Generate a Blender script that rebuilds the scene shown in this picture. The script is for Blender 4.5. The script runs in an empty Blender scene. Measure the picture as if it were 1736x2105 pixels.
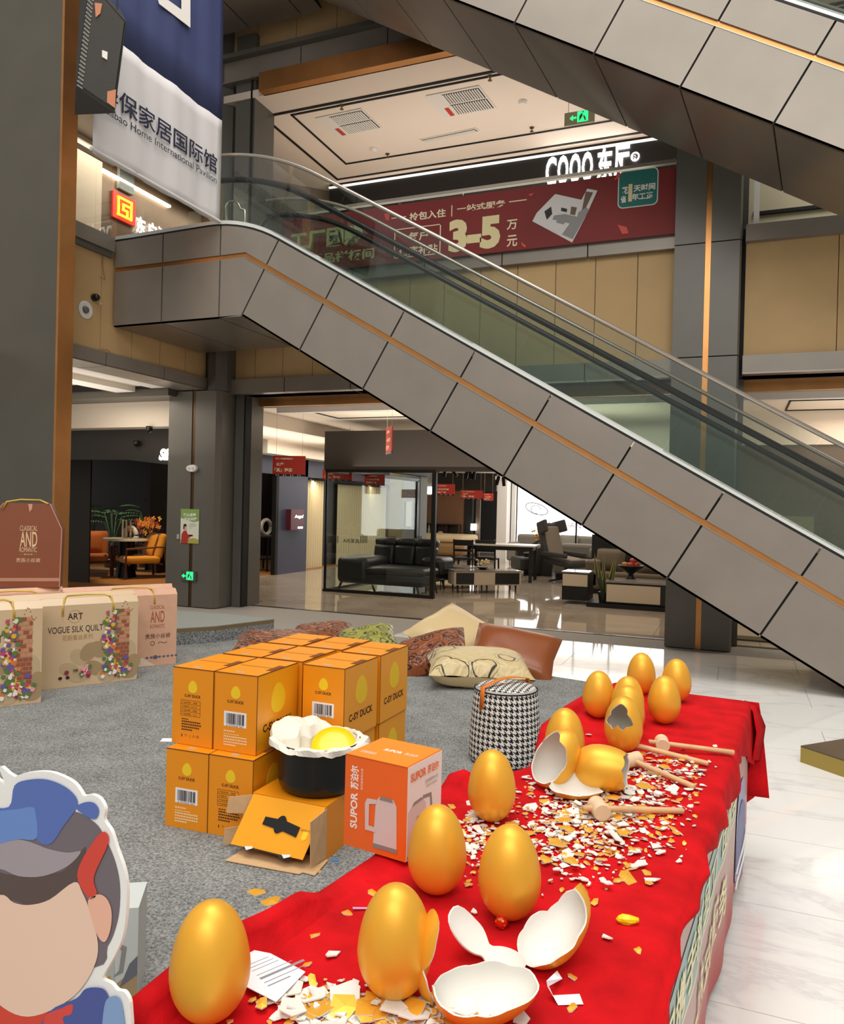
import bpy, bmesh, math, random
from math import sin, cos, pi, radians, sqrt, atan2
from mathutils import Vector, Matrix, noise
random.seed(7)
SC = bpy.context.scene
COL = SC.collection
# ------------------------------------------------------------------ camera, world, lamps, exposure
YAW, PITCH, ROLL, EYE = -.3855, -.0061, .0243, 1.5
FPX, PW, PH = 1590., 1736., 2105.
_F = Vector((sin(YAW)*cos(PITCH), cos(YAW)*cos(PITCH), sin(PITCH)))
_r = Vector((cos(YAW), -sin(YAW), 0)); _u = _r.cross(_F)
_R = cos(ROLL)*_r + sin(ROLL)*_u; _U = -sin(ROLL)*_r + cos(ROLL)*_u
cd = bpy.data.cameras.new('camera'); cam = bpy.data.objects.new('camera', cd); COL.objects.link(cam)
M = Matrix((( _R.x, _U.x, -_F.x, 0), (_R.y, _U.y, -_F.y, 0), (_R.z, _U.z, -_F.z, EYE), (0, 0, 0, 1)))
cam.matrix_world = M
cd.sensor_fit = 'HORIZONTAL'; cd.sensor_width = 36.0; cd.lens = 36.0*FPX/PW
cd.clip_start = .05; cd.clip_end = 200
SC.camera = cam
def at(px, py, x=None, y=None, z=None):          # a point of the photograph at a known wall, depth or height, in metres
    d = _F + _R*((px-PW/2)/FPX) - _U*((py-PH/2)/FPX)
    t = x/d.x if x is not None else (y/d.y if y is not None else (z-EYE)/d.z)
    return Vector((0, 0, EYE)) + d*t

vs = SC.view_settings
vs.view_transform = 'Standard'; vs.look = 'None'; vs.gamma = 1.0; vs.use_curve_mapping = False
vs.exposure = 0.0
SC.cycles.max_bounces = 8; SC.cycles.transparent_max_bounces = 16
SC.cycles.diffuse_bounces = 4; SC.cycles.glossy_bounces = 4
SC.cycles.sample_clamp_indirect = 6.0
w = bpy.data.worlds.new('mall_air'); SC.world = w; w.use_nodes = True
w.node_tree.nodes['Background'].inputs[0].default_value = (1.0, .95, .88, 1)
w.node_tree.nodes['Background'].inputs[1].default_value = .42
def lamp(name, kind, loc, power, color=(1, .95, .88), size=1, sizey=None, aim=(0, 0, -1), spot=None, blend=.6):
    ld = bpy.data.lights.new(name, kind); ld.energy = power; ld.color = color
    if kind == 'AREA':
        ld.size = size
        if sizey: ld.shape = 'RECTANGLE'; ld.size_y = sizey
    else:
        ld.shadow_soft_size = size
    if spot: ld.spot_size = radians(spot); ld.spot_blend = blend
    o = bpy.data.objects.new(name, ld); COL.objects.link(o); o.location = loc
    o.rotation_euler = Vector(aim).to_track_quat('-Z', 'Y').to_euler()
    return o
# atrium roof lights, high above the void, and one added fill
lamp('atrium_or_fill_lamp', 'AREA', (1.5, 1.5, 13.5), 900, (1, .97, .93), 9, 10)
lamp('atrium_or_fill_lamp', 'AREA', (1.5, -6.5, 9.5), 860, (1, .96, .91), 10, 5, aim=(0, .8, -.5))  # unseen fill added behind the camera to lift the faces turned to it
lamp('atrium_or_fill_lamp', 'AREA', (-3.5, 3.0, 13.0), 500, (1, .96, .9), 4, 6)
# gallery ceilings: lower floor, upper floor, shops
for x, y, z, p, sx, sy, c in (
    (-3.5, 10.6, 2.9, 28, 5, .5, (1, .86, .68)), (-7.9, 14.5, 2.7, 75, 1.0, 6, (1, .9, .78)), (-3.0, 14.5, 2.95, 60, 4, 3, (1, .93, .84)),
    (-4.5, 19.5, 2.95, 120, 5, 4, (1, .97, .93)), (2.5, 11.0, 2.85, 45, 3, 1.5, (1, .85, .72)), (-8.2, 7.7, 2.95, 30, 1.2, 2.4, (1, .9, .78)),
    (-4.0, 10.8, 6.2, 0, 6, 2, (1, .85, .7)), (-7.6, 9.0, 6.15, 50, .6, 4, (1, .85, .68)), (3.0, 11, 6.4, 90, 4, 2, (1, .85, .68))):
    if p: lamp('gallery_lamp', 'AREA', (x, y, z), p, c, sx, sy)
for x, y, p, sx, sy in ((-3.6, 11.2, 70, 5, 2), (-3.5, 17, 60, 6, 6), (-8.6, 7.6, 26, 1.6, 2.2), (2.4, 11, 22, 3.4, 1.6), (-7.7, 12, 34, .8, 4)):
    lamp('ceiling_fill_lamp', 'AREA', (x, y, 2.2), p, (1, .89, .76), sx, sy, aim=(0, .05, 1))  # added unseen uplights in mid-air, brighten the gallery ceilings from below
lamp('gallery_lamp', 'AREA', (-3.6, 10.6, 5.0), 52, (1, .88, .76), 5, 1.6, aim=(0, .12, 1))
# ------------------------------------------------------------------ materials
def lin(c):
    if isinstance(c, str):
        c = [int(c[i:i+2], 16)/255 for i in (0, 2, 4)]
    return tuple(((v/12.92) if v <= .04045 else ((v+.055)/1.055)**2.4) for v in c)+(1,)
MATS = {}
def mat(name, c, rough=.5, metal=0, spec=.5, var=0, scale=20, bump=0, bscale=60, emit=0, coat=0, sheen=0, stretch=None, tint=None):
    if name in MATS: return MATS[name]
    m = bpy.data.materials.new(name); m.use_nodes = True; MATS[name] = m
    nt = m.node_tree; b = nt.nodes['Principled BSDF']
    col = lin(c) if isinstance(c, str) else tuple(c)+(1,)
    b.inputs['Base Color'].default_value = col
    b.inputs['Roughness'].default_value = rough; b.inputs['Metallic'].default_value = metal
    b.inputs['Specular IOR Level'].default_value = spec
    if coat: b.inputs['Coat Weight'].default_value = coat; b.inputs['Coat Roughness'].default_value = .12
    if sheen: b.inputs['Sheen Weight'].default_value = sheen; b.inputs['Sheen Roughness'].default_value = .4
    if emit:
        b.inputs['Emission Color'].default_value = col; b.inputs['Emission Strength'].default_value = emit
    if var or bump:
        tc = nt.nodes.new('ShaderNodeNewGeometry'); mp = nt.nodes.new('ShaderNodeMapping')
        nt.links.new(tc.outputs['Position'], mp.inputs[0])
        if stretch: mp.inputs['Scale'].default_value = stretch
    if var:
        n = nt.nodes.new('ShaderNodeTexNoise'); n.inputs['Scale'].default_value = scale; n.inputs['Detail'].default_value = 5
        nt.links.new(mp.outputs[0], n.inputs['Vector'])
        r = nt.nodes.new('ShaderNodeValToRGB'); nt.links.new(n.outputs[0], r.inputs[0])
        c2 = lin(tint) if tint else tuple(min(1, v*(1+var)) for v in col[:3])+(1,)
        r.color_ramp.elements[0].position = .3; r.color_ramp.elements[1].position = .7
        r.color_ramp.elements[0].color = tuple(v*(1-var) for v in col[:3])+(1,); r.color_ramp.elements[1].color = c2
        nt.links.new(r.outputs[0], b.inputs['Base Color'])
    if bump:
        n = nt.nodes.new('ShaderNodeTexNoise'); n.inputs['Scale'].default_value = bscale; n.inputs['Detail'].default_value = 6
        nt.links.new(mp.outputs[0], n.inputs['Vector'])
        bp = nt.nodes.new('ShaderNodeBump'); bp.inputs['Strength'].default_value = bump; bp.inputs['Distance'].default_value = .01
        nt.links.new(n.outputs[0], bp.inputs['Height']); nt.links.new(bp.outputs[0], b.inputs['Normal'])
    return m
def glass(name, tint=(.92, .96, .94), f0=.035, rough=.015, k=.85):
    if name in MATS: return MATS[name]
    m = bpy.data.materials.new(name); m.use_nodes = True; MATS[name] = m
    nt = m.node_tree; nt.nodes.clear(); N = nt.nodes.new; L = nt.links.new
    o = N('ShaderNodeOutputMaterial'); mx = N('ShaderNodeMixShader'); t = N('ShaderNodeBsdfTransparent'); g = N('ShaderNodeBsdfGlossy')
    lw = N('ShaderNodeLayerWeight'); lw.inputs[0].default_value = .5
    p = N('ShaderNodeMath'); p.operation = 'POWER'; p.inputs[1].default_value = 5
    q = N('ShaderNodeMath'); q.operation = 'MULTIPLY_ADD'; q.inputs[1].default_value = k; q.inputs[2].default_value = f0
    t.inputs[0].default_value = tint+(1,); g.inputs['Roughness'].default_value = rough
    L(lw.outputs['Facing'], p.inputs[0]); L(p.outputs[0], q.inputs[0]); L(q.outputs[0], mx.inputs[0])
    L(t.outputs[0], mx.inputs[1]); L(g.outputs[0], mx.inputs[2]); L(mx.outputs[0], o.inputs[0])
    return m
def ramp_tex(m, kind):                           # marble veins / carpet flecks / wood grain worked out from world position
    nt = m.node_tree; b = nt.nodes['Principled BSDF']
    g = nt.nodes.new('ShaderNodeNewGeometry'); mp = nt.nodes.new('ShaderNodeMapping'); nt.links.new(g.outputs['Position'], mp.inputs[0])
    r = nt.nodes.new('ShaderNodeValToRGB')
    if kind == 'marble':
        mp.inputs['Rotation'].default_value = (0, 0, .5); mp.inputs['Scale'].default_value = (.55, 1.5, 1)
        n1 = nt.nodes.new('ShaderNodeTexNoise'); n1.inputs['Scale'].default_value = 1.1; n1.inputs['Detail'].default_value = 8; n1.inputs['Roughness'].default_value = .62; n1.inputs['Distortion'].default_value = .7
        nt.links.new(mp.outputs[0], n1.inputs['Vector'])
        s = nt.nodes.new('ShaderNodeMath'); s.operation = 'SUBTRACT'; s.inputs[1].default_value = .5; nt.links.new(n1.outputs[0], s.inputs[0])
        a = nt.nodes.new('ShaderNodeMath'); a.operation = 'ABSOLUTE'; nt.links.new(s.outputs[0], a.inputs[0])
        nt.links.new(a.outputs[0], r.inputs[0])
        e = r.color_ramp.elements; e[0].position = 0; e[0].color = lin('dbd9d7'); e[1].position = .045; e[1].color = lin('ecebe7')
        x = e.new(.016); x.color = lin('e7e5e2')
    elif kind == 'carpet':
        n1 = nt.nodes.new('ShaderNodeTexNoise'); n1.inputs['Scale'].default_value = 95; n1.inputs['Detail'].default_value = 6; n1.inputs['Roughness'].default_value = .75
        n2 = nt.nodes.new('ShaderNodeTexNoise'); n2.inputs['Scale'].default_value = 4; n2.inputs['Detail'].default_value = 4
        nt.links.new(mp.outputs[0], n1.inputs['Vector']); nt.links.new(mp.outputs[0], n2.inputs['Vector'])
        mx = nt.nodes.new('ShaderNodeMath'); mx.operation = 'MULTIPLY_ADD'; mx.inputs[1].default_value = .16; nt.links.new(n2.outputs[0], mx.inputs[0]); nt.links.new(n1.outputs[0], mx.inputs[2])
        nt.links.new(mx.outputs[0], r.inputs[0])
        e = r.color_ramp.elements; e[0].position = .42; e[0].color = lin('4b4d4d'); e[1].position = .76; e[1].color = lin('b4b5b1')
        x = e.new(.58); x.color = lin('878987')
        bp = nt.nodes.new('ShaderNodeBump'); bp.inputs['Strength'].default_value = .5; bp.inputs['Distance'].default_value = .006
        nt.links.new(n1.outputs[0], bp.inputs['Height']); nt.links.new(bp.outputs[0], b.inputs['Normal'])
    elif kind == 'beige':
        mp.inputs['Scale'].default_value = (.5, .5, .5)
        n1 = nt.nodes.new('ShaderNodeTexNoise'); n1.inputs['Scale'].default_value = 2; n1.inputs['Detail'].default_value = 7; n1.inputs['Distortion'].default_value = .5
        nt.links.new(mp.outputs[0], n1.inputs['Vector']); nt.links.new(n1.outputs[0], r.inputs[0])
        e = r.color_ramp.elements; e[0].position = .35; e[0].color = lin('a89a88'); e[1].position = .65; e[1].color = lin('beb1a0')
    nt.links.new(r.outputs[0], b.inputs['Base Color'])
    return m
GREY = mat('grey_cladding', '8d857b', .38, .25, .5, var=.05, scale=3)
GREY2 = mat('grey_cladding_soffit', '948c82', .32, .55, .5, var=.06, scale=2)
DGREY = mat('dark_column_cladding', '66635c', .4, .2, .5, var=.04, scale=3)
BLACK = mat('black_gap', '0c0c0c', .7)
BLK = mat('black_metal', '161615', .35, .3)
BRONZE = mat('bronze_metal', 'cb9058', .36, .9, var=.08, scale=4)
BEIGE = mat('beige_panel', 'c9a878', .6, 0, .3, var=.04, scale=3)
CREAM = mat('cream_ceiling', 'e2d5c4', .8)
WHITE = mat('white_paint', 'ebe8e3', .6)
CHROME = mat('brushed_steel', 'c8c4bc', .28, 1.0)
STEEL = mat('satin_rail', 'b3aba0', .35, .8)
RUBBER = mat('black_rubber', '0b0b0b', .45)
MARBLE = ramp_tex(mat('white_marble_tile', 'e8e6e2', .07, 0, .6), 'marble')
GALTILE = ramp_tex(mat('beige_polished_tile', 'b5a896', .04, 0, .75), 'beige')
CARPET = ramp_tex(mat('grey_felt_carpet', '888888', .95, 0, .1), 'carpet')
GLASSG = glass('green_tinted_glass', (.89, .935, .91))
GLASSC = glass('clear_glass', (.9, .93, .92))
GOLD = mat('gold_paint', 'edb038', .42, .36, .45, var=.05, scale=9)
SHELLW = mat('shell_white', 'dedbd3', .6, 0, .4)
ORANGE = mat('orange_carton', 'f09a1e', .5, 0, .4, var=.03, scale=8)
ORANGE_S = ORANGE
KRAFT = mat('kraft_board', 'cfa97c', .8, var=.06, scale=40)
INK = mat('dark_ink', '2a1a14', .6)
WINK = mat('white_ink', 'f2eee6', .6)
LEAF = mat('green_leaf', '4c6640', .5, var=.2, scale=12)
WOODM = mat('pale_wood', 'd3aa7c', .6, var=.12, scale=14, stretch=(1, 1, 1))
DWOOD = mat('dark_wood', '3a2a20', .45, var=.2, scale=10)
LEATHER = mat('black_leather', '1b1b1b', .35, 0, .6, bump=.2, bscale=120)
# ------------------------------------------------------------------ builders
def mesh(name, verts, faces, mats, mi=None, smooth=False, uv=None):
    me = bpy.data.meshes.new(name); me.from_pydata([tuple(v) for v in verts], [], faces)
    for m in (mats if isinstance(mats, (list, tuple)) else [mats]): me.materials.append(m)
    if mi: me.polygons.foreach_set('material_index', mi)
    if smooth: me.polygons.foreach_set('use_smooth', [True]*len(me.polygons))
    if uv:
        ul = me.uv_layers.new(name='uv')
        for l in me.loops: ul.data[l.index].uv = uv[l.vertex_index]
    me.update(); return me
def put(name, me, parent=None):                  # parts come in world coordinates and keep them under a placed thing
    o = bpy.data.objects.new(name, me); COL.objects.link(o)
    if parent is not None:
        o.parent = parent
        if parent.parent is None and not parent.get('_proto'): o.matrix_parent_inverse = parent.matrix_basis.inverted()
    return o
def tag(o, label=None, cat=None, group=None, kind=None):
    if label: o['label'] = label
    if cat: o['category'] = cat
    if group: o['group'] = group
    if kind: o['kind'] = kind
    return o
def thing(name, label, cat, loc=(0, 0, 0), rz=0, group=None, kind=None):
    o = bpy.data.objects.new(name, None); COL.objects.link(o); o.location = loc; o.rotation_euler = (0, 0, rz)
    o.empty_display_size = .05
    return tag(o, label, cat, group, kind)
def proto(name, label, cat, group=None):         # built round the origin, then moved
    o = thing(name, label, cat, group=group); o['_proto'] = 1
    return o
def copy_tree(o, parent=None):
    c = o.copy(); COL.objects.link(c)
    if parent is not None: c.parent = parent
    for ch in list(o.children): copy_tree(ch, c)
    return c
class MB:
    def __init__(s): s.v = []; s.f = []; s.mi = []; s.uv = []; s.useuv = False
    def add(s, vs, fs, m=0, uv=None):
        n = len(s.v); s.v += [Vector(v) for v in vs]; s.f += [tuple(i+n for i in f) for f in fs]; s.mi += [m]*len(fs)
        s.uv += (uv if uv else [(0, 0)]*len(vs)); s.useuv |= bool(uv); return s
    def box(s, x0, x1, y0, y1, z0, z1, m=0):
        vs = [(x, y, z) for z in (z0, z1) for y in (y0, y1) for x in (x0, x1)]
        return s.add(vs, [(0, 2, 3, 1), (4, 5, 7, 6), (0, 1, 5, 4), (2, 6, 7, 3), (0, 4, 6, 2), (1, 3, 7, 5)], m)
    def obox(s, c, size, R=None, m=0):
        R = R or Matrix.Identity(3); hx, hy, hz = [v/2 for v in size]; c = Vector(c)
        vs = [c+R @ Vector((x, y, z)) for z in (-hz, hz) for y in (-hy, hy) for x in (-hx, hx)]
        return s.add(vs, [(0, 2, 3, 1), (4, 5, 7, 6), (0, 1, 5, 4), (2, 6, 7, 3), (0, 4, 6, 2), (1, 3, 7, 5)], m)
    def prism(s, pts, d, m=0):                   # polygon of 3-D points pushed along d
        n = len(pts); d = Vector(d); p = [Vector(q) for q in pts]; nrm = Vector((0, 0, 0))
        for i in range(n): nrm += p[i].cross(p[(i+1) % n])
        if nrm.dot(d) > 0: p.reverse()
        vs = p+[q+d for q in p]
        fs = [tuple(range(n)), tuple(range(2*n-1, n-1, -1))]+[((i+1) % n, i, n+i, n+(i+1) % n) for i in range(n)]
        return s.add(vs, fs, m)
    def tube(s, pts, r, seg=10, m=0, cap=True):
        pts = [Vector(p) for p in pts]; n = len(pts); rr = r if isinstance(r, (list, tuple)) else [r]*n
        up = None; vs = []; fs = []
        for i, p in enumerate(pts):
            t = (pts[min(i+1, n-1)]-pts[max(i-1, 0)]).normalized()
            if up is None: up = t.orthogonal().normalized()
            up = (up-t*up.dot(t)).normalized(); b = t.cross(up)
            vs += [p+(up*cos(2*pi*k/seg)+b*sin(2*pi*k/seg))*rr[i] for k in range(seg)]
        for i in range(n-1):
            for k in range(seg):
                a = i*seg+k; b2 = i*seg+(k+1) % seg
                fs.append((a, b2, b2+seg, a+seg))
        if cap: fs += [tuple(range(seg-1, -1, -1)), tuple(range((n-1)*seg, n*seg))]
        return s.add(vs, fs, m)
    def lathe(s, prof, c=(0, 0, 0), seg=32, m=0, R=None):     # profile of (radius, height)
        c = Vector(c); R = R or Matrix.Identity(3); vs = []; fs = []; uv = []
        n = len(prof); L = 0; ls = [0]
        for i in range(1, n): L += sqrt((prof[i][0]-prof[i-1][0])**2+(prof[i][1]-prof[i-1][1])**2); ls.append(L)
        for i, (r, z) in enumerate(prof):
            vs += [c+R @ Vector((r*cos(2*pi*k/seg), r*sin(2*pi*k/seg), z)) for k in range(seg)]
        for i in range(n-1):
            for k in range(seg): fs.append((i*seg+k, i*seg+(k+1) % seg, (i+1)*seg+(k+1) % seg, (i+1)*seg+k))
        if prof[0][0] > 1e-4: fs.append(tuple(range(seg-1, -1, -1)))
        if prof[-1][0] > 1e-4: fs.append(tuple(range((n-1)*seg, n*seg)))
        return s.add(vs, fs, m)
    def disc(s, c, r, nrm, seg=20, m=0, ry=None, up=(0, 0, 1)):
        q = frame(nrm, up); c = Vector(c); ry = ry or r
        return s.add([c+q[0]*(r*cos(2*pi*k/seg))+q[1]*(ry*sin(2*pi*k/seg)) for k in range(seg)], [tuple(range(seg))], m)
    def build(s, name, mats, parent=None, smooth=False):
        return put(name, mesh(name, s.v, s.f, mats, s.mi, smooth, s.uv if s.useuv else None), parent)
def frame(n, up=(0, 0, 1)):                      # right, up of a face that looks along n
    n = Vector(n).normalized(); r = Vector(up).cross(n)
    r = r.normalized() if r.length > 1e-5 else Vector((1, 0, 0))
    return r, n.cross(r), n
def bevel(o, wd=.01, seg=2):
    md = o.modifiers.new('bevel', 'BEVEL'); md.width = wd; md.segments = seg; md.limit_method = 'ANGLE'; return o
def subsurf(o, n=2):
    md = o.modifiers.new('smooth', 'SUBSURF'); md.levels = n; md.render_levels = n; return o
def autosmooth(o, a=40):
    for p in o.data.polygons: p.use_smooth = True
    try: o.data.set_sharp_from_angle(angle=radians(a))
    except Exception: pass
    return o
_TX = {}
def text_mesh(body, spacing=1.0, shear=0, bold=0, ext=0.0):
    k = (body, spacing, shear, bold, ext)
    if k in _TX: return _TX[k]
    c = bpy.data.curves.new('t', 'FONT'); c.body = body; c.size = 1; c.space_character = spacing; c.shear = shear; c.offset = bold; c.extrude = ext
    c.align_x = 'LEFT'; c.resolution_u = 3; c.space_line = 1.0
    o = bpy.data.objects.new('t', c); COL.objects.link(o)
    me = bpy.data.meshes.new_from_object(o.evaluated_get(bpy.context.evaluated_depsgraph_get()))
    bpy.data.objects.remove(o); bpy.data.curves.remove(c)
    xs = [v.co.x for v in me.vertices]; ys = [v.co.y for v in me.vertices]
    r = (me, min(xs), max(xs), min(ys), max(ys)); _TX[k] = r; return r
def text(body, o, r, u, wd, ht, m, parent, name='lettering', spacing=1.0, bold=0, ext=.0008, shear=0, label=None):
    # fits the writing into the box that starts at o and runs wd along r and ht along u
    me, x0, x1, y0, y1 = text_mesh(body, spacing, shear, bold)
    me = me.copy(); o = Vector(o); r = Vector(r).normalized(); u = Vector(u).normalized(); n = r.cross(u)
    sx = wd/(x1-x0); sy = ht/(y1-y0) if ht else sx
    for v in me.vertices: v.co = o+r*((v.co.x-x0)*sx)+u*((v.co.y-y0)*sy)+n*ext
    me.materials.clear(); me.materials.append(m); me.update()
    ob = put(name, me, parent)
    if label: ob['label'] = label
    return ob
def poly2(o, r, u, pts):                         # 2-D outline laid into a plane
    o = Vector(o); r = Vector(r); u = Vector(u)
    return [o+r*a+u*b for a, b in pts]
def rrect(wd, ht, rad, seg=4, x=0, y=0):
    out = []
    for cx, cy, a0 in ((wd-rad, rad, -90), (wd-rad, ht-rad, 0), (rad, ht-rad, 90), (rad, rad, 180)):
        out += [(x+cx+rad*cos(radians(a0+90*k/seg)), y+cy+rad*sin(radians(a0+90*k/seg))) for k in range(seg+1)]
    return out
# ------------------------------------------------------------------ the setting
YE, XL, YB = 7.24, -7.0, 9.2                     # escalator face, left wall, back wall
def struct(name, label, cat='wall'): return thing(name, label, cat, kind='structure')
# floor: white marble in the atrium laid tile by tile, beige tile in the galleries
fl = struct('floor', 'polished white marble floor of the atrium with beige gallery tiles', 'floor')
MB().box(-14, 6, -3, 9.58, -.12, -.006).box(-14, 6, 9.58, 27, -.12, -.012).build('screed', mat('grout', '9c9892', .8), fl)
tw, td = 1.42, .706
tm = mesh('tile', *(lambda b: (b.v, b.f))(MB().box(0, tw-.004, 0, td-.004, -.01, 0)), MARBLE)
for j in range(-1, 13):
    for i in range(-2, 4):
        y = .443+td*j-.008; x = -.115+tw*i-(.71 if j % 2 else 0)
        if y+td > 9.58: continue
        put('tile', tm, fl).location = (x, y, 0)
y0 = .443+td*13-.75
gm = mesh('tile', *(lambda b: (b.v, b.f))(MB().box(0, 1.196, 0, 1.196, -.01, 0)), GALTILE)
for j in range(13):
    for i in range(-10, 5):
        put('tile', gm, fl).location = (i*1.2+.3, 9.66+j*1.2, 0)
MB().box(-7.2, 6, 9.58, 9.655, -.01, .001).build('threshold_strip', mat('dark_stone', '3a342d', .2), fl)
# carpet laid over the stone
P = [(-6.45, 7.9), (-4.8, 7.62), (-.35, 6.66), (-.35, -2.5), (-6.45, -2.5)]
cp = MB().prism([(x, y, .001) for x, y in P], (0, 0, .006)).build('carpet', CARPET)
tag(cp, 'grey flecked felt carpet under the boxes and cushions', 'carpet')
st = thing('platform_step', 'low carpeted platform step with a bronze edge beside the grey column', 'step', (-5.6, 7.3, .007))
SP = [(-4.86, 7.56), (-5.1, 6.82), (-5.6, 6.1), (-6.3, 6.4), (-6.4, 7.5), (-5.62, 7.62)]
MB().prism([(x, y, .007) for x, y in SP], (0, 0, .13)).build('body', mat('dark_fleck_carpet', '55585a', .95, var=.7, scale=70, tint='a5a8a8'), st)
MB().prism([(x, y, .137) for x, y in SP], (0, 0, .04)).build('edge_strip', mat('dull_bronze', '8d7a58', .4, .5), st)
MB().prism([(x, y, .177) for x, y in SP], (0, 0, .006)).build('top', mat('pale_felt', '8f938e', .95, var=.12, scale=60), st)

def panels(parent, p, r, u, widths, ht, d, m, gap=.012, name='panel'):   # row of cladding boards, each its own piece
    p = Vector(p); r = Vector(r); u = Vector(u); a = 0
    for wd in widths:
        q = p+r*(a+gap/2)
        MB().prism([q, q+r*(wd-gap), q+r*(wd-gap)+u*ht, q+u*ht], d).build(name, m, parent); a += wd
X, Y, Z = Vector((1, 0, 0)), Vector((0, 1, 0)), Vector((0, 0, 1))
# back wall between the middle and the right column, and beyond the right column
wb = struct('wall_back', 'beige panelled band of the back wall above the ground floor shops')
MB().box(-6.95, -.7, 9.34, 9.6, 3.05, 4.69).box(0, 5, 9.34, 9.6, 3.05, 4.69).build('backing', BLACK, wb)
xs = [-6.86, -6.393, -5.933, -5.456, -4.98, -4.5, -4.02, -3.54, -3.05, -2.573, -2.095, -1.618, -1.131, -.66]
panels(wb, (xs[0], 9.3, 3.2), X, Z, [b-a for a, b in zip(xs, xs[1:])], 1.35, Y*.04, BEIGE, .008)
panels(wb, (.03, 9.3, 3.2), X, Z, [.92, .92, .92, .92, .92], 1.35, Y*.04, BEIGE, .008)
tl = struct('trim_1', 'dark grey edge beam along the first floor slab', 'beam')
tu = struct('trim_2', 'dark grey edge beam above the ground floor shops', 'beam')
for X0, ws in ((-6.84, [1.0, 1.03, 1.03, 1.03, 1.05, 1.05]), (.02, [2.2, 2.2])):
    panels(tl, (X0, 9.2, 4.51), X, Z, ws, .18, Y*.1, GREY, .014)
    panels(tu, (X0, 9.2, 3.065), X, Z, ws, .19, Y*.1, GREY, .014)
    panels(tu, (X0, 9.2, 3.05), X, Y, ws, .5, Z*.015, GREY2, .014, 'soffit_panel')
    MB().box(X0, X0+sum(ws), 9.7, 9.74, 2.93, 3.065).build('bronze_strip', BRONZE, tu)
# left wall
wl = struct('wall_left', 'beige panelled band of the wall beside the foreground pillar')
MB().box(XL-.35, XL-.06, 6.3, 9.3, 3.1, 4.6).build('backing', BLACK, wl)
ys = [6.2, 7.07, 7.585, 8.096, 8.6, 9.05]
panels(wl, (XL-.05, ys[0], 3.2), Y, Z, [b-a for a, b in zip(ys, ys[1:])], 1.4, X*-.03, BEIGE, .008)
tr = struct('trim_3', 'dark grey beam over the lounge opening in the side wall', 'beam')
panels(tr, (XL, 6.1, 3.1), Y, Z, [1.02, 1.01, .95], .16, X*-.1, GREY, .014)
panels(tr, (XL, 6.1, 3.09), Y, X*-1, [1.02, 1.01, .95], .45, Z*.014, GREY2, .014, 'soffit_panel')
te = struct('trim_4', 'grey ledge of the first floor slab on the side wall', 'beam')
MB().box(XL-.1, XL+.02, 6.32, 7.2, 4.47, 4.645).build('ledge', GREY, te)
MB().box(XL-.1, XL-.01, 6.32, 7.2, 4.4, 4.47).build('shadow_gap', DGREY, te)
# slabs and ceilings
c1 = struct('ceiling', 'white ground floor gallery ceiling with stepped trays', 'ceiling')
b = MB().box(-8.6, 6, 10.2, 26, 2.98, 3.06).box(-13, XL-.5, 3.5, 9.3, 3.2, 3.3)
b.build('board', CREAM, c1)
MB().box(-6.6, 6, 9.76, 10.2, 3.03, 3.07).build('board', WHITE, c1)
MB().box(-6.6, 6, 10.2, 10.32, 2.9, 2.98).build('cove_lip', WHITE, c1)
MB().box(-6.6, 6, 10.32, 10.35, 2.955, 2.98).build('shadow_gap', BLACK, c1)
for x0, x1, yy0, yy1 in ((-6.3, -3.6, 10.8, 11.6), (.6, 4, 10.9, 11.9)):
    MB().box(x0, x1, yy0, yy0+.02, 2.966, 2.981).box(x0, x1, yy1, yy1+.02, 2.966, 2.981).box(x0, x0+.02, yy0, yy1, 2.966, 2.981).box(x1, x1+.02, yy0, yy1+.02, 2.966, 2.981).build('shadow_gap', BLACK, c1)
MB().box(-8.6, -7.15, 10.0, 22, 2.76, 2.98).build('dropped_bulkhead', CREAM, c1)
MB().box(-8.9, -8.6, 13, 22, 2.5, 3.06).build('dropped_bulkhead', CREAM, c1)
MB().box(-9.0, XL-.5, 9.3, 9.62, 2.62, 3.1).build('dropped_bulkhead', CREAM, c1)
MB().box(-13, -9.0, 9.3, 9.62, 2.62, 3.1).build('dropped_bulkhead', CREAM, c1)
for k, (xa, xb, zz, m) in enumerate(((-7.75, -7.5, 3.1, WHITE), (-8.05, -7.75, 3.14, CREAM), (-8.4, -8.05, 3.06, WHITE))):
    MB().box(xa, xb, 3.5, 8.75, zz, 3.2).build('cove_lip', m, c1)
MB().box(-8.43, -8.4, 3.5, 8.6, 3.17, 3.2).box(-13, -7.5, 8.75, 8.8, 3.1, 3.2).build('shadow_gap', BLACK, c1)
MB().box(-13, -7.5, 8.8, 9.3, 3.0, 3.2).build('cove_lip', DGREY, c1)
# upper floor ceiling with the tray, the fascia over the void and the black shop front
c2 = struct('ceiling_upper', 'white first floor ceiling with a recessed tray outlined in black', 'ceiling')
CZ = 7.1
b = MB().box(-9, 5, 9.0, 12.6, CZ, CZ+.1)
b.build('board', mat('warm_white_ceiling', 'e6d7c8', .75), c2)
MB().box(-6.46, 5, 9.5, 11.72, CZ-.004, CZ).build('tray_rim', mat('warm_white_tray', 'efe1d3', .75), c2)
def outline(x0, x1, y0_, y1, wd, z, parent):
    MB().box(x0, x1, y0_, y0_+wd, z-.012, z).box(x0, x1, y1-wd, y1, z-.012, z).box(x0, x0+wd, y0_, y1, z-.012, z).build('shadow_gap', BLACK, parent)
outline(-6.5, 5, 9.47, 11.76, .04, CZ-.004, c2); outline(-6.07, 5, 9.56, 11.26, .03, CZ-.006, c2)
MB().box(-6.15, 5, 8.88, 9.02, CZ, CZ+.25).build('bronze_strip', BRONZE, c2)
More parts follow.
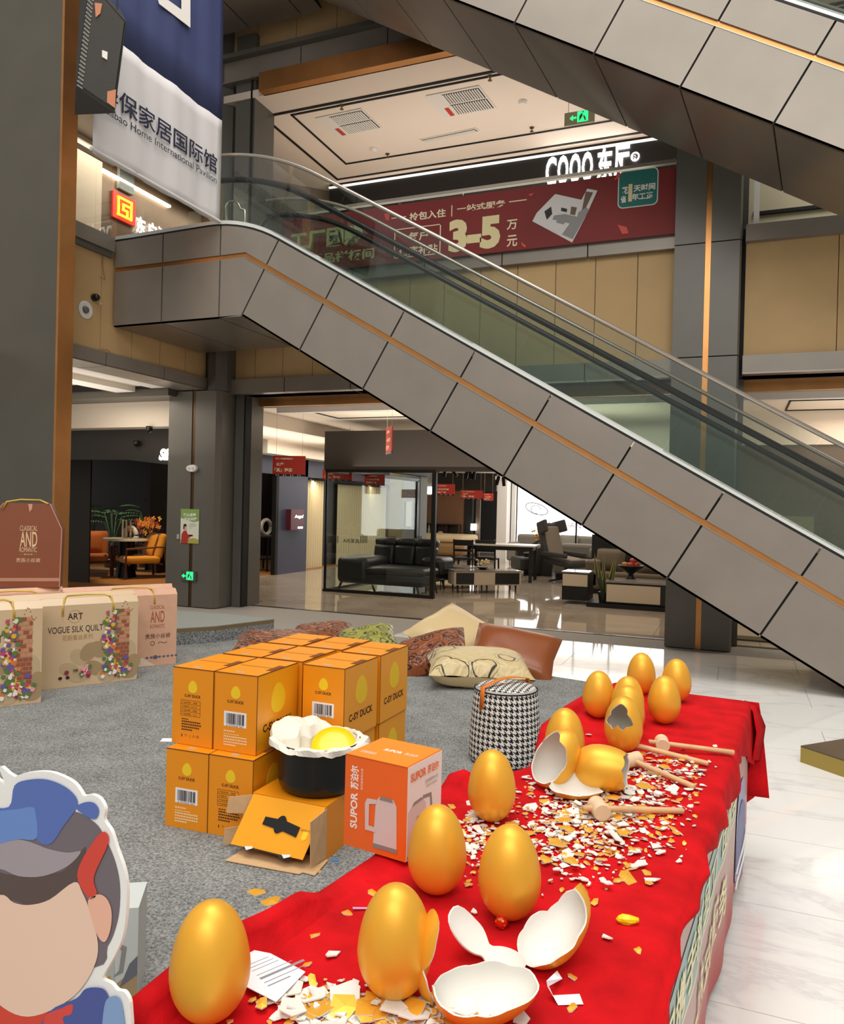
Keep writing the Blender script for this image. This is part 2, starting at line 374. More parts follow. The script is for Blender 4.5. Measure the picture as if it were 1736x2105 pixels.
t5 = struct('trim_5', 'dark grey edge beam of the second floor slab with bronze lining', 'beam')
za, zb = 7.58, 7.9
panels(t5, (-6.85, 9.0, 7.36), X, Z, [1.28, 1.28, 1.28, 1.28, 1.28, 1.28, 1.28], .3, Y*.08, GREY, .014)
panels(t5, (-6.85, 8.95, 7.345), X, Y, [1.28]*7, .45, Z*.014, GREY2, .014, 'soffit_panel')
MB().box(-6.85, 5, 8.9, 9.0, 7.66, 7.72).build('ledge', DGREY, t5)
w3 = struct('wall_upper', 'beige panelled band under the second floor gallery')
MB().box(-6.85, 5, 9.16, 9.3, 7.3, 9.2).build('backing', BLACK, w3)
panels(w3, (-6.8, 9.1, 7.6), X, Z, [.47, .62, .62, .62, .62, .62, .62, .62], 1.35, Y*.04, BEIGE, .008)
MB().box(-9, 5, 8.2, 9.3, 8.9, 9.0).build('soffit_panel', DGREY, w3)
# columns
def column(name, label, x0, x1, y0_, y1, z0, z1, strip, chamf=None, joints=(), sm_=None):
    t = thing(name, label, 'column', ((x0+x1)/2, y0_, z0), kind='structure')
    cx = strip
    c = chamf or .05
    pts = [(x0, y1), (x0, y0_), (cx-.03, y0_), (cx-.03, y0_+.05), (cx+.03, y0_+.05), (cx+.03, y0_), (x1-c*.4, y0_), (x1, y0_+c), (x1, y1)]
    zs = [z0]+list(joints)+[z1]
    for a, b_ in zip(zs, zs[1:]):
        MB().prism([(x, y, a+.006) for x, y in pts], (0, 0, b_-a-.012)).build('cladding', DGREY, t)
    MB().prism([(x0+.02, y0_+.06, z0), (x1-.02, y0_+.06, z0), (x1-.02, y1-.02, z0), (x0+.02, y1-.02, z0)], (0, 0, z1-z0)).build('core', BLACK, t)
    MB().box(cx-.029, cx+.029, y0_+.012, y0_+.05, z0, z1).build('bronze_strip', sm_ or BRONZE, t)
    return t
cm = column('column', 'dark grey clad column with bronze groove, green poster and exit sign', -7.62, -6.76, 8.97, 9.75, 0, 3.08, -7.18, .1, (), mat('dark_bronze', '5a4630', .35, .8))
MB().box(-6.74, -6.6, 9.35, 9.8, 0, 3.08).box(-6.6, -6.57, 9.5, 9.8, 0, 3.06).build('shutter_guide', DGREY, cm)
MB().box(-6.6, -6.575, 9.36, 9.5, 0, 3.06).build('shadow_gap', BLACK, cm)
MB().prism([(-7.1, 9.1, 3.08), (-6.95, 8.98, 3.08), (-6.83, 8.98, 3.08), (-6.72, 9.1, 3.08), (-6.72, 9.5, 3.08), (-7.1, 9.5, 3.08)], (0, 0, 6)).build('upper_shaft', DGREY, cm)
MB().box(-6.62, -6.3, 9.02, 9.5, 4.69, 8.0).build('upper_shaft', DGREY, cm)
MB().box(-6.36, -6.33, 9.0, 9.02, 4.69, 7.4).build('shadow_gap', BLACK, cm)
cr = column('column', 'tall grey clad column with bronze strip behind the lower escalator', -.71, -.01, 9.09, 9.9, 0, 9, -.355, .05, (3.24, 4.5, 7.5))
MB().box(-.01, .05, 9.55, 9.9, 0, 9).build('shutter_guide', DGREY, cr)
pl = thing('pillar', 'large foreground pillar clad in dark grey with bronze corner strip', 'pillar', (-7, 6.2, 0), kind='structure')
MB().box(-8.6, -6.575, 6.0, 6.06, 0, 14).build('cladding', mat('dark_pillar_cladding', '5e5a51', .42, .2, .5, var=.05, scale=2), pl)
MB().box(-8.6, -7.0, 6.06, 6.3, 0, 14).build('core', BLACK, pl)
MB().box(-6.575, -6.545, 5.99, 6.19, 0, 14).build('bronze_strip', BRONZE, pl)
# ------------------------------------------------------------------ escalators
A_ = radians(30.2); K = Vector((-5.17, YE, 3.595)); U_ = Vector((cos(A_), 0, -sin(A_))); V_ = Vector((sin(A_), 0, cos(A_)))
def sl(s, t): return K+U_*s+V_*t
def hz(t, z): return sl((K.z+V_.z*t-z)/-U_.z, t)      # where the slope line t meets a level
def escalator(label, dz, cat='escalator', near=True):
    t = thing('escalator', label, cat, (-5, YE, 3.6+dz)); D = Vector((0, 0, dz)); L = 11.6
    S = lambda s, tt: sl(s, tt)+D
    H = lambda tt, z: hz(tt, z)+D
    def pp(pts, dy, m, name, parent=t, y=0): return MB().prism([Vector(p)+Y*y for p in pts], Y*dy).build(name, m, parent)
    def V(x, z): return Vector((x, YE, z))+D
    send = 7.12                                    # the truss meets the lower floor here
    joints = [.87-.893+.893*k for k in range(0, 9)]; joints[0] = 0
    x1, x2, xw = -5.48, -6.295, -7.02
    # dark truss body behind the boards
    for y0_, y1 in ((.03, 1.32),):
        MB().prism([p+Y*y0_ for p in (V(xw, 3.6), V(-5.17, 3.605), S(send+.6, .012), S(send+1.6, .85), H(.85, 4.56), V(xw, 4.56))], Y*(y1-y0_)).build('truss', BLACK, t)
    MB().prism([p+Y*1.3 for p in (V(xw, 3.6), V(-5.17, 3.605), S(-.4, .25), V(-5.8, 4.56), V(xw, 4.56))], Y*.3).build('truss', BLACK, t)
    g = .0095
    lo, b0, b1, hi = .0, .572, .622, .909
    for a, b in zip(joints, joints[1:]):
        pp([S(a+g, lo), S(b-g, lo), S(b-g, b0), S(a+g, b0)], .03, GREY, 'fascia_panel')
        pp([S(a+g, b1), S(b-g, b1), S(b-g, hi), S(a+g, hi)], .03, GREY, 'fascia_panel')
    zb0, zb1 = 4.245, 4.295
    for xa, xb in ((xw, x2), (x2, x1)):
        pp([V(xa+g, 3.585), V(xb-g, 3.585), V(xb-g, zb0), V(xa+g, zb0)], .03, GREY, 'fascia_panel')
        pp([V(xa+g, zb1), V(xb-g, zb1), V(xb-g, 4.635), V(xa+g, 4.635)], .03, GREY, 'fascia_panel')
    pp([V(x1+g, 3.585), S(-g, 0), S(-g, b0), H(b0, zb0), V(x1+g, zb0)], .03, GREY, 'fascia_panel')
    def bez(off, x0=None, n=10, tl_=.75):
        c = H(hi+off, 4.635+off); q0 = c-X*tl_; q1 = c+U_*tl_
        return [q0*(1-k/n)**2+c*2*(k/n)*(1-k/n)+q1*(k/n)**2 for k in range(n+1)]
    crv = bez(0, n=8, tl_=.5)
    pp([V(x1+g, zb1), H(b1, zb1), S(-g, b1)]+[S(-g, hi)]+[p for p in reversed(crv) if (p-S(-g, hi)).dot(U_) < -.02 and p.x > x1]+[V(x1+g, 4.635)], .03, GREY, 'fascia_panel')
    # bronze band let into the boards
    pp([V(xw, zb0), H(b0, zb0), H(b1, zb1), V(xw, zb1)], .02, BRONZE, 'bronze_band', y=.02)
    pp([H(b0, zb0), S(send, b0), S(send, b1), H(b1, zb1)], .02, BRONZE, 'bronze_band', y=.02)
    pp([H(b0-.006, zb0-.006), S(send, b0-.006), S(send, b0), H(b0, zb0)], .012, STEEL, 'edge_trim', y=-.004)
    # soffit boards
    sj = [p for p in joints]; sk = .165
    for a, b in zip(sj, sj[1:]):
        q = [S(a+g, 0), S(b-g, 0), S(b-g+sk, 0)+Y*1.32, S(a+g+(sk if a else 0), 0)+Y*1.32]
        MB().prism(q, V_*.02).build('soffit_panel', GREY2, t)
    for xa, xb in ((xw, x2), (x2, x1), (x1, -5.17)):
        MB().prism([V(xa+g, 3.585), V(xb-g, 3.585), V(xb-g, 3.585)+Y*1.62, V(xa+g, 3.585)+Y*1.62], Z*.015).build('soffit_panel', GREY2, t)
    # aluminium trim along the foot of the balustrade
    up = [V(xw, 4.64)]+bez(.03, n=8, tl_=.5)+[S(send+1.2, hi+.03)]
    def ribbon(path, tck, dy, m, name, y=0): return pp(list(path)+[p+(V_ if i >= len(path)//2 else Z)*tck for i, p in reversed(list(enumerate(path)))], dy, m, name, y=y)
    ribbon([p-Z*.03 for p in up], .062, .16, mat('bright_aluminium', 'e2e5e0', .35, .35), 'skirt_trim', y=.0)
    ribbon([p-Z*.03 for p in up], .02, .06, BLACK, 'shadow_gap', y=-.001)
    ribbon([p-Z*.03 for p in up], .062, .16, mat('bright_aluminium', 'd8d8d2', .3, .85), 'skirt_trim', y=1.16)
    MB().prism([p+Y*.16 for p in ([V(xw, 4.6)]+[q-Z*.06 for q in bez(0, n=6, tl_=.5)]+[S(send+1, hi-.06), S(send+1, hi-.1)]+[q-Z*.12 for q in reversed(bez(0, n=6, tl_=.5))]+[V(xw, 4.52)])], Y*1.0).build('steps', BLK, t)
    # balustrades: glass panes, rubber handrail, outer glass screen with a steel rail
    for y, hid in ((.1, 0), (1.22, 1)):
        off = .56
        ps = [S(.1+1.02*k, 0)-S(0, 0) for k in range(9)]
        edges = [joints[0]+.12+1.0*k for k in range(8)]
        for a, b in zip(edges, edges[1:]):
            pp([S(a+.003, hi+.03), S(b-.003, hi+.03), S(b-.003, hi+off), S(a+.003, hi+off)], .01, GLASSG, 'glass_pane', y=y)
        bz = [p for p in bez(off, n=10, tl_=.7) if (p-S(edges[0], hi+off)).dot(U_) < 0]
        bl = [p for p in bez(.03, n=8, tl_=.5) if (p-S(edges[0], hi+.03)).dot(U_) < 0]
        pp([V(-5.5, 4.66)]+bl+[S(edges[0]-.003, hi+.03), S(edges[0]-.003, hi+off)]+list(reversed(bz))+[V(-5.5, 4.635+off)], .01, GLASSG, 'glass_pane', y=y)
        pa = bez(off, n=12, tl_=.7)
        newel = [V(-5.62+.28*cos(radians(k)), 4.92+.28*sin(radians(k))) for k in range(270, 89, -20)]
        newel = [V(-5.55-.27*sin(radians(k)), 4.925-.27*cos(radians(k))) for k in range(0, 181, 20)]
        MB().tube([p+Y*(y+.005) for p in [V(-5.3, 4.655)]+newel+pa+[S(send+1.2, hi+off)]], .03, 8).build('handrail', RUBBER, t, True)
    for y in (.0, 1.3):
        off = .80
        edges = [-.55+1.05*k for k in range(8)]
        for a, b in zip(edges, edges[1:]):
            pp([S(a+.003, hi+.05), S(b-.003, hi+.05), S(b-.003, hi+off), S(a+.003, hi+off)] if a > -.3 else [S(0, hi+.05), S(b-.003, hi+.05), S(b-.003, hi+off), S(a+.3, hi+off)], .008, GLASSC, 'screen_pane', y=y)
        pa = bez(off, n=12, tl_=.8)
        pp([V(-7.0, 4.68)]+[p+Z*.03 for p in bez(.03, n=8, tl_=.5) if p.x < S(0, hi).x]+[S(0, hi+.05)]+[p for p in reversed(pa) if p.x < S(-.25, hi+off).x]+[V(-7.0, 4.635+off)], .008, GLASSC, 'screen_pane', y=y)
        MB().tube([p+Y*(y+.004) for p in [V(-5.75, 4.635+off)]+pa+[S(send+1.2, hi+off)]], .021, 8).build('screen_rail', STEEL, t, True)
    return t
escalator('lower escalator descending to the marble floor, seen from the side', 0)
escalator('upper escalator crossing overhead, seen from below', 4.38)
# barrier by the landing of the lower escalator
br = thing('barrier_hoop', 'small polished steel hoop rail on the first floor landing', 'rail', (-5.0, 8.2, 4.64))
hp = [at(466, 455, y=7.62), at(466, 424, y=7.62), at(472, 415, y=7.62), at(482, 413, y=7.62), at(491, 420, y=7.62), at(495, 430, y=7.62)]
MB().tube([Vector((hp[0].x, 7.62, 4.6))]+hp+[hp[-1]+Vector((.06, 0, -.02)), Vector((hp[-1].x+.07, 7.62, 4.6))], .016, 10).build('hoop', CHROME, br, True)
# ------------------------------------------------------------------ first floor: signs, banners, shop fronts
RED = mat('banner_red', '7c1f1c', .6, var=.12, scale=1.2); CREAMI = mat('cream_ink', 'efe0bd', .6); NAVY = mat('banner_navy', '3d4670', .6)
LIT = mat('lit_white_letters', (1, .98, .95), emit=7); TEAL = mat('banner_teal', '1f6f66', .6)
def flatp(name, pts, m, parent=None, d=(0, 0, 0), t=.004):
    b = MB(); p = [Vector(q) for q in pts]; n = (p[1]-p[0]).cross(p[2]-p[0]).normalized()
    b.prism(p, -n*t); return b.build(name, m, parent)
# hanging banner in navy and white: a long cloth parallel to the side wall
XB = -5.45
p0 = at(190, 320, x=XB); p1 = at(450, 460, x=XB)
ya, yb, zbt = p0.y, p1.y, 4.62
hb = thing('hanging_banner', 'long hanging cloth banner, navy above and white below, with dark lettering', 'banner', (XB, (ya+yb)/2, zbt))
def cloth_x(y0_, y1_, z0, z1, m, name, ny=24, nz=10, dx=0):
    b = MB(); vs = []; uv = []
    for j in range(nz+1):
        for i in range(ny+1):
            y = y0_+(y1_-y0_)*i/ny; z = z0+(z1-z0)*j/nz
            fold = .012*sin(9*y+1.2*z)+.006*sin(23*y+z)
            vs.append((XB+dx+fold, y, z-(.05*(i/ny) if j == 0 and 0 else 0)))
    fs = [(j*(ny+1)+i, j*(ny+1)+i+1, (j+1)*(ny+1)+i+1, (j+1)*(ny+1)+i) for j in range(nz) for i in range(ny)]
    b.add(vs, fs); o = b.build(name, m, hb, True)
    sm = o.modifiers.new('thick', 'SOLIDIFY'); sm.thickness = .003; return o
zs_ = at(450, 245, x=XB).z; zs0 = at(230, 125, x=XB).z
cloth_x(ya, yb, zbt, zs_, mat('banner_white', 'd9d6d6', .6), 'white_cloth')
cloth_x(ya, yb, zs_, 9.5, NAVY, 'navy_cloth')
MB().tube([(XB, ya-.02, zbt+.03), (XB, yb+.02, zbt+.03)], .018).build('bottom_rod', mat('banner_white', 'd9d6d6'), hb)
NV = mat('navy_ink', '20233c', .6)
q0 = at(205, 197, x=XB); q1 = at(443, 332, x=XB); hh = at(445, 285, x=XB).z-at(445, 338, x=XB).z
text('华保家居国际馆', (XB+.022, q0.y-.03, 5.13), Y, Z, q1.y-q0.y+.03, .205, NV, hb, bold=.012)
full = text_mesh('Huabao Home International Pavilion'); fw = full[2]-full[1]; sc1 = (q1.y-q0.y+.03)/fw; xw_ = 0
for wd_ in ('Huabao', 'Home', 'International', 'Pavilion'):
    e_ = text_mesh(wd_); text(wd_, (XB+.022, q0.y-.03+xw_*sc1, 5.03+e_[3]*sc1*.9), Y, Z, (e_[2]-e_[1])*sc1, (e_[4]-e_[3])*sc1*.9, NV, hb)
    xw_ += (e_[2]-e_[1])+(fw-sum(text_mesh(q_)[2]-text_mesh(q_)[1] for q_ in ('Huabao', 'Home', 'International', 'Pavilion')))/3
lg = [at(x, y, x=XB+.022) for x, y in ((325, 0), (345, 0), (373, 20), (373, -8), (391, -8), (391, 57), (327, 8))]
flatp('logo', lg, WINK, hb)
# loudspeaker hung in front of the banner
sp = thing('loudspeaker', 'black hanging loudspeaker with a perforated grille and orange stickers', 'speaker', (-5.0, 4.95, 4.7))
def S2(x, y, d=4.9): return at(x, y, y=d)
fa = [S2(183, -40), S2(260, 45), S2(235, 232), S2(156, 178)]            # front grille outline
dn = Vector((-.36, .27, .0))
ba = [S2(166, -44, 5.3), S2(248, 20, 5.3), S2(236, 233, 5.3), S2(153, 236, 5.3)]
bk = MB().add(fa+ba, [(0, 3, 2, 1), (4, 5, 6, 7), (0, 1, 5, 4), (1, 2, 6, 5), (2, 3, 7, 6), (3, 0, 4, 7)]).build('cabinet', mat('speaker_black', '22211f', .6, bump=.15, bscale=200), sp)
MB().prism([f+Vector((.004, -.006, 0)) for f in [S2(185, -35), S2(256, 46), S2(232, 222), S2(160, 172)]], dn*.01).build('grille', mat('grille_grey', '45423d', .6, bump=.9, bscale=320), sp)
gl = [fa[0]+(fa[1]-fa[0])*.03, fa[0]+(fa[1]-fa[0])*.2, fa[3]+(fa[2]-fa[3])*.2, fa[3]+(fa[2]-fa[3])*.03]
gd = Vector((.008, -.014, 0))
bd = MB()
for j in range(26):
    for i in range(4):
        a = gl[0]+(gl[3]-gl[0])*((j+.5)/26); b_ = gl[1]+(gl[2]-gl[1])*((j+.5)/26); c = a+(b_-a)*((i+.5+.25*(j % 2))/4.5)
        bd.disc(c+gd, .007, (.55, -.83, 0), 6)
tag(bd.build('perforation', mat('perforation_pale', '8a857c', .5), sp), kind='stuff')
OST = mat('sticker_orange', 'd08a68', .6)
for q, m_ in (([(196, 8), (211, 10), (207, 30), (198, 38)], OST), ([(222, 190), (239, 186), (237, 224), (221, 212)], OST), ([(211, 105), (222, 109), (221, 125), (211, 119)], WINK)):
    flatp('sticker', [S2(x, y)+gd for x, y in reversed(q)], m_, sp)
for q in ((190, -36), (250, 35)):
    v = S2(*q)+dn*.5; MB().tube([v, v+Z*4], .006, 6).build('cable', BLK, sp)
# illuminated shop sign on the first floor, seen between the banner and the ledge
XS = -8.2
wsu = struct('wall_upper_left', 'brown clad shop wall on the first floor behind the glass rail')
def XP(x, y, d=0): return at(x, y, x=XS+d)
ytop = XP(190, 340).z
MB().box(XS-.1, XS, 7.4, 12.3, 4.55, 6.2).build('cladding', mat('brown_cladding', '6e5a48', .35, .3, var=.1, scale=3), wsu)
MB().box(XS-.1, XS+.25, XP(147, 400).y-.6, XP(180, 400).y, 4.5, 6.4).build('cream_pier', CREAM, wsu)
MB().box(XS-.1, XS+.9, 6.4, 12.3, 4.45, 4.55).build('slab', mat('warm_floor', 'd9b98c', .5), wsu)
MB().box(-9.6, -7.05, 6.4, 12.3, 6.2, 6.3).build('soffit_panel', DGREY, wsu)
v = XP(205, 358); v2 = XP(345, 430)
MB().box(XS, XS+.06, v.y, v2.y, v2.z+.02, v2.z+.05).build('light_strip', mat('warm_strip', (1, .85, .6), emit=9), wsu)
MB().box(XS, XS+.05, XP(240, 400).y, XP(270, 400).y, XP(255, 399).z+.03, 6.2).build('pier', mat('bluegrey_paint', '8e979a', .6), wsu)
sg = thing('shop_sign', 'lit shop sign with yellow square spiral emblem on red and white characters', 'sign', XP(290, 440))
a, b_ = XP(243, 402, .05), XP(272, 416, .05); zt_, zb_ = a.z, XP(243, 441, .05).z
ly, lz, lw, lh = a.y, zb_, b_.y-a.y, zt_-zb_
MB().box(XS+.01, XS+.04, ly-.08, ly+lw+.08, lz-.05, lz+lh+.05).build('backing', mat('sign_red', (.75, .03, .02), emit=.35), sg)
YEL = mat('lit_yellow', (1, .72, .02), emit=4)
sw = .09
for (u0, u1, v0, v1) in ((0, 1, 1-sw, 1), (0, sw, 0, 1), (0, 1, 0, sw), (1-sw, 1, 0, 1), (.34, 1, .62, .71), (.34, .43, .34, .71), (.34, .72, .34, .43), (.63, .72, 0, .43)):
    MB().box(XS+.04, XS+.06, ly+lw*u0, ly+lw*u1, lz+lh*v0, lz+lh*v1).build('emblem_bar', YEL, sg)
w0, w1 = XP(281, 470, .05), XP(347, 478, .05)
for k, s_ in enumerate('东户派'): text(s_, (XS+.04, w0.y+(w1.y-w0.y)*k/3, lz-.12), Y, Z, (w1.y-w0.y)*.29, lh*.95, LIT, sg, bold=.03)
def downlight(p, i, label, nrm=(0, 0, -1), r=.07, e=14):
    t = thing('downlight', label, 'light', p, group=None)
    MB().lathe([(r*.75, -.004), (r*.95, -.012), (r, 0)], p, 20).build('ring', WHITE, t)
    MB().disc(Vector(p)-Z*.002, r*.78, (0, 0, -1), 18).build('lens', mat('lamp_lens', (1, .95, .85), emit=e), t)
downlight(at(172, 334, z=6.2), 0, 'round downlight in the dark soffit left of the hanging banner')
# cream wall and lights beyond the landing
wc = struct('wall_landing', 'cream wall beyond the escalator landing on the first floor')
MB().box(-10.5, -6.75, 12.4, 12.5, 4.5, 7.2).build('plaster', mat('cream_wall', 'ddcfae', .7), wc)
MB().box(-10.5, 5, 9.6, 12.5, 4.4, 4.5).build('slab', CREAM, wc)
MB().prism([(-8.5, 10.5, 6.2), (-6.7, 12.3, 6.2), (-6.7, 12.35, 6.2), (-8.6, 10.6, 6.2)], Z*.9).build('bulkhead', mat('grey_bulkhead', '8d8172', .6), wc)
for i, (x, y) in enumerate(((565, 399), (602, 404))):
    downlight(at(x, y, y=12.38), i, ('first', 'second')[i]+' of two bright downlights over the escalator landing', r=.05, e=20)
# black shop front with lit letters
sf = struct('wall_shopfront', 'black shop front of the first floor with lit white letters')
MB().box(-6.72, 5, 11.9, 12.1, 4.5, 7.1).build('fascia', mat('black_fascia', '151413', .6), sf)
MB().box(-6.72, 5, 11.86, 11.92, 7.02, 7.045).build('light_strip', mat('cool_strip', (1, .96, .9), emit=.9), sf)
ls = thing('letter_sign', 'lit white letters on the black first floor shop front', 'sign', at(1200, 345, y=11.85))
a, b_ = at(1122, 372, y=11.88), at(1222, 352, y=11.88)
for k, s_ in enumerate('COOO'): text(s_, (a.x+(b_.x-a.x)*k/4, 11.88, a.z-.1), X, Z, (b_.x-a.x)*.22, .46, LIT, ls, bold=.03)
a, b_ = at(1228, 352, y=11.88), at(1298, 340, y=11.88)
for k, s_ in enumerate('东厅'): text(s_, (a.x+(b_.x-a.x)*k/2, 11.88, a.z-.15), X, Z, (b_.x-a.x)*.45, .5, LIT, ls, bold=.03)
a = at(1297, 330, y=11.88)
text('®', a+Vector((0, 0, -.02)), X, Z, .13, .14, LIT, ls, bold=.03)
# glass rail of the first floor with the red banner tied to it
gr = thing('glass_rail', 'clear glass balustrade along the first floor edge above the red banner', 'railing', (-3.4, 9.28, 4.69))
for x0, x1 in ((-5.9, -4.6), (-4.6, -3.3), (-3.3, -2.0), (-2.0, -.73)):
    MB().box(x0+.004, x1-.004, 9.26, 9.27, 4.69, 5.5).build('glass_pane', GLASSC, gr)
MB().box(-5.9, -.73, 9.235, 9.295, 5.5, 5.54).build('top_rail', STEEL, gr)
gs = thing('glass_rail', 'clear glass balustrade on the side wall ledge under the lit emblem', 'railing', (XL-.05, 6.8, 4.645))
for y0_, y1_ in ((6.34, 6.95), (6.95, 7.2)):
    MB().box(XL-.05, XL-.04, y0_+.003, y1_-.003, 4.645, 5.5).build('glass_pane', GLASSC, gs)
MB().box(XL-.07, XL-.02, 6.34, 7.2, 5.5, 5.54).build('top_rail', STEEL, gs)
YR = 9.15
rb = thing('red_banner', 'wide dark red advertising banner on the first floor glass rail', 'banner', (-3, YR, 4.66))
def RP(x, y): return at(x, y, y=YR-.012)
xr0, xr1, zr0, zr1 = -5.85, RP(1400, 400).x, 4.655, 5.405
MB().box(xr0, xr1, YR-.008, YR+.004, zr0, zr1).build('cloth', RED, rb)
def rtext(s, x0, y0_, x1, y1, m=CREAMI, bold=.01, shear=0, ext=.002, par=None):   # box given by its lower left and upper right in the photograph
    a = RP(x0, y0_); b2 = RP(x1, y1); text(s, (a.x, YR-.0085, a.z), X, Z, b2.x-a.x, b2.z-a.z, m, par or rb, bold=bold, shear=shear, ext=ext)
rtext('拎包入住', 842, 455, 917, 428, bold=.025); rtext('一站式服务', 940, 437, 1040, 410, bold=.025)
rtext('3-5', 922, 520, 1030, 440, mat('pale_gold_ink', 'e8d9a4', .6), bold=.06)
rtext('万', 1042, 473, 1064, 450, bold=.02); rtext('元', 1042, 508, 1064, 482, bold=.02)
rtext('每户', 840, 497, 880, 473, bold=.02); rtext('保底补贴', 820, 528, 900, 500, bold=.02)
a, b_ = RP(810, 532), RP(907, 460)
W_, H_ = b_.x-a.x, b_.z-a.z
for (u0, u1, v0, v1) in ((0, 1, 0, .03), (0, 1, .97, 1), (0, .02, 0, 1), (.98, 1, 0, 1)):
    MB().box(a.x+W_*u0, a.x+W_*u1, YR-.0115, YR-.009, a.z+H_*v0, a.z+H_*v1).build('printed_frame', CREAMI, rb)
for x0, y0_, x1 in ((805, 450, 835), (1047, 416, 1083)):
    c, d_ = RP(x0, y0_), RP(x1, y0_); MB().box(c.x, d_.x, YR-.0115, YR-.009, c.z, c.z+.012).build('printed_line', CREAMI, rb)
c = RP(928, 445); MB().box(c.x, c.x+.012, YR-.0115, YR-.009, c.z, c.z+.14).build('printed_line', CREAMI, rb)
GT = mat('gold_print', 'c2b483', .5)
rtext('工厂团购', 598, 522, 748, 462, mat('gold_shadow_print', '6e5a36', .6), bold=.07, ext=.001); rtext('工厂团购', 596, 518, 746, 458, GT, bold=.04, ext=.003)
rtext('全新品样板间', 610, 548, 770, 508, GT, bold=.03, ext=.003)
# green tag and room print on the red banner
def rpoly(name, pts, m, e=.003): return flatp(name, [RP(x, y)+Vector((0, -e, 0)) for x, y in pts], m, rb, t=.001)
a, b_ = RP(1270, 430), RP(1355, 342)
MB().prism([(a.x+x, YR-.011, a.z+z) for x, z in rrect(b_.x-a.x, b_.z-a.z, .06)], Y*.002).build('tag_border', mat('tag_border', 'cfe0d8', .6), rb)
MB().prism([(a.x+.012+x, YR-.013, a.z+.012+z) for x, z in rrect(b_.x-a.x-.024, b_.z-a.z-.024, .05)], Y*.002).build('tag', TEAL, rb)
rtext('花', 1279, 400, 1292, 383, WINK, bold=.03, ext=.006); rtext('天时间', 1303, 395, 1348, 375, WINK, bold=.03, ext=.006)
rtext('省', 1276, 418, 1289, 402, WINK, bold=.03, ext=.006); rtext('年工资', 1299, 413, 1344, 393, WINK, bold=.03, ext=.006)
rtext('1', 1292, 415, 1301, 378, mat('pale_gold_ink', 'e8d9a4'), bold=.05, ext=.006)
PG = mat('print_grey', '8f8d8b', .6); PW2 = mat('print_white', 'd6d3d0', .6); PB = mat('print_black', '25211f', .6); PBR = mat('print_brown', '6b5646', .6)
rpoly('print', [(1095, 455), (1104, 438), (1142, 399), (1196, 411), (1208, 388), (1229, 392), (1204, 447), (1177, 499)], PW2, .003)
rpoly('print', [(1140, 443), (1190, 437), (1205, 425), (1212, 432), (1178, 492), (1128, 470)], PG, .005)
rpoly('print', [(1145, 405), (1193, 415), (1188, 446), (1143, 436)], PW2, .006)
rpoly('print', [(1205, 394), (1220, 396), (1206, 426), (1197, 432)], PBR, .006)
rpoly('print', [(1134, 451), (1172, 460), (1155, 484), (1126, 470)], PW2, .007)
rpoly('print', [(1148, 450), (1164, 454), (1160, 462), (1144, 458)], PG, .009)
rpoly('print', [(1155, 427), (1167, 430), (1166, 437), (1154, 434)], PB, .008)
rpoly('print', [(1175, 425), (1187, 427), (1183, 443), (1173, 441)], PBR, .008)
rpoly('print', [(1120, 435), (1134, 425), (1136, 440), (1125, 452)], PB, .006)
for pts in ([(1086, 400), (1099, 397), (1093, 404)], [(1270, 462), (1289, 467), (1293, 480), (1280, 482)], [(1263, 369), (1275, 353), (1277, 362), (1266, 371)], [(790, 440), (803, 436), (800, 455), (794, 452)], [(1072, 497), (1082, 505), (1080, 510), (1074, 505)]):
    rpoly('petal', pts, mat('petal_red', 'd4483c', .5), .004)
# red banner's pale strip at its end
MB().prism([RP(1389, 478), RP(1398, 477), RP(1398, 380), RP(1392, 420)], Y*.001).build('petal', mat('petal_red', 'd4483c'), rb)
wr = struct('wall_right', 'warm first floor and ground floor walls right of the tall column')
MB().box(0.05, 5, 9.9, 9.98, 4.69, 7.1).build('plaster', mat('cream_wall', 'ddcfae'), wr)
MB().box(.1, .16, 9.3, 9.34, 4.69, 7).build('white_post', WHITE, wr)
MB().box(0.1, 5, 9.86, 9.9, 5.02, 5.06).build('shadow_gap', BLACK, wr)
MB().box(0.0, 5, 12.0, 12.1, 0, 2.98).build('brown_cladding', mat('brown_wall', '6a5a4c', .5, var=.08, scale=3), wr)
MB().box(0.0, 1.0, 11.9, 12.0, 0, 1.5).build('panel', mat('khaki_panel', '8f8463', .6), wr)
MB().box(0.0, 5, 11.95, 12.0, 2.5, 2.98).build('panel', CREAM, wr)
MB().box(-.02, 5, 10.0, 10.3, 0, .02).build('sill', mat('dark_stone', '3a342d'), wr)
# air grilles, sprinklers, detectors and exit sign on the upper ceiling
SLATM = mat('vent_white', 'e9e4dd', .5)
def vent(label, pts, n, rows, grp=None):
    c = [at(x, y, z=CZ-.006) for x, y in pts]           # four corners, first edge runs across the slats
    t = thing('ceiling_vent', label, 'vent', (c[0]+c[2])/2)
    MB().prism([p-Z*.012 for p in c], Z*.012).build('frame', SLATM, t)
    e = lambda u, v_: c[0]*(1-u)*(1-v_)+c[1]*u*(1-v_)+c[2]*u*v_+c[3]*(1-u)*v_
    for r0, r1 in rows:
        MB().prism([e(*q)-Z*.016 for q in ((r0[0], r0[1]), (r1[0], r0[1]), (r1[0], r1[1]), (r0[0], r1[1]))], Z*.003).build('opening', BLACK, t)
        for k in range(n):
            v0 = r0[0]+(r1[0]-r0[0])*(k+.15)/n; v1 = r0[0]+(r1[0]-r0[0])*(k+.6)/n
            MB().prism([e(v0, r0[1])-Z*.028, e(v1, r0[1])-Z*.02, e(v1, r1[1])-Z*.02, e(v0, r1[1])-Z*.028], Z*.004).build('slat', SLATM, t)
    return t, e
LR = mat('label_red', 'c8402c', .6)
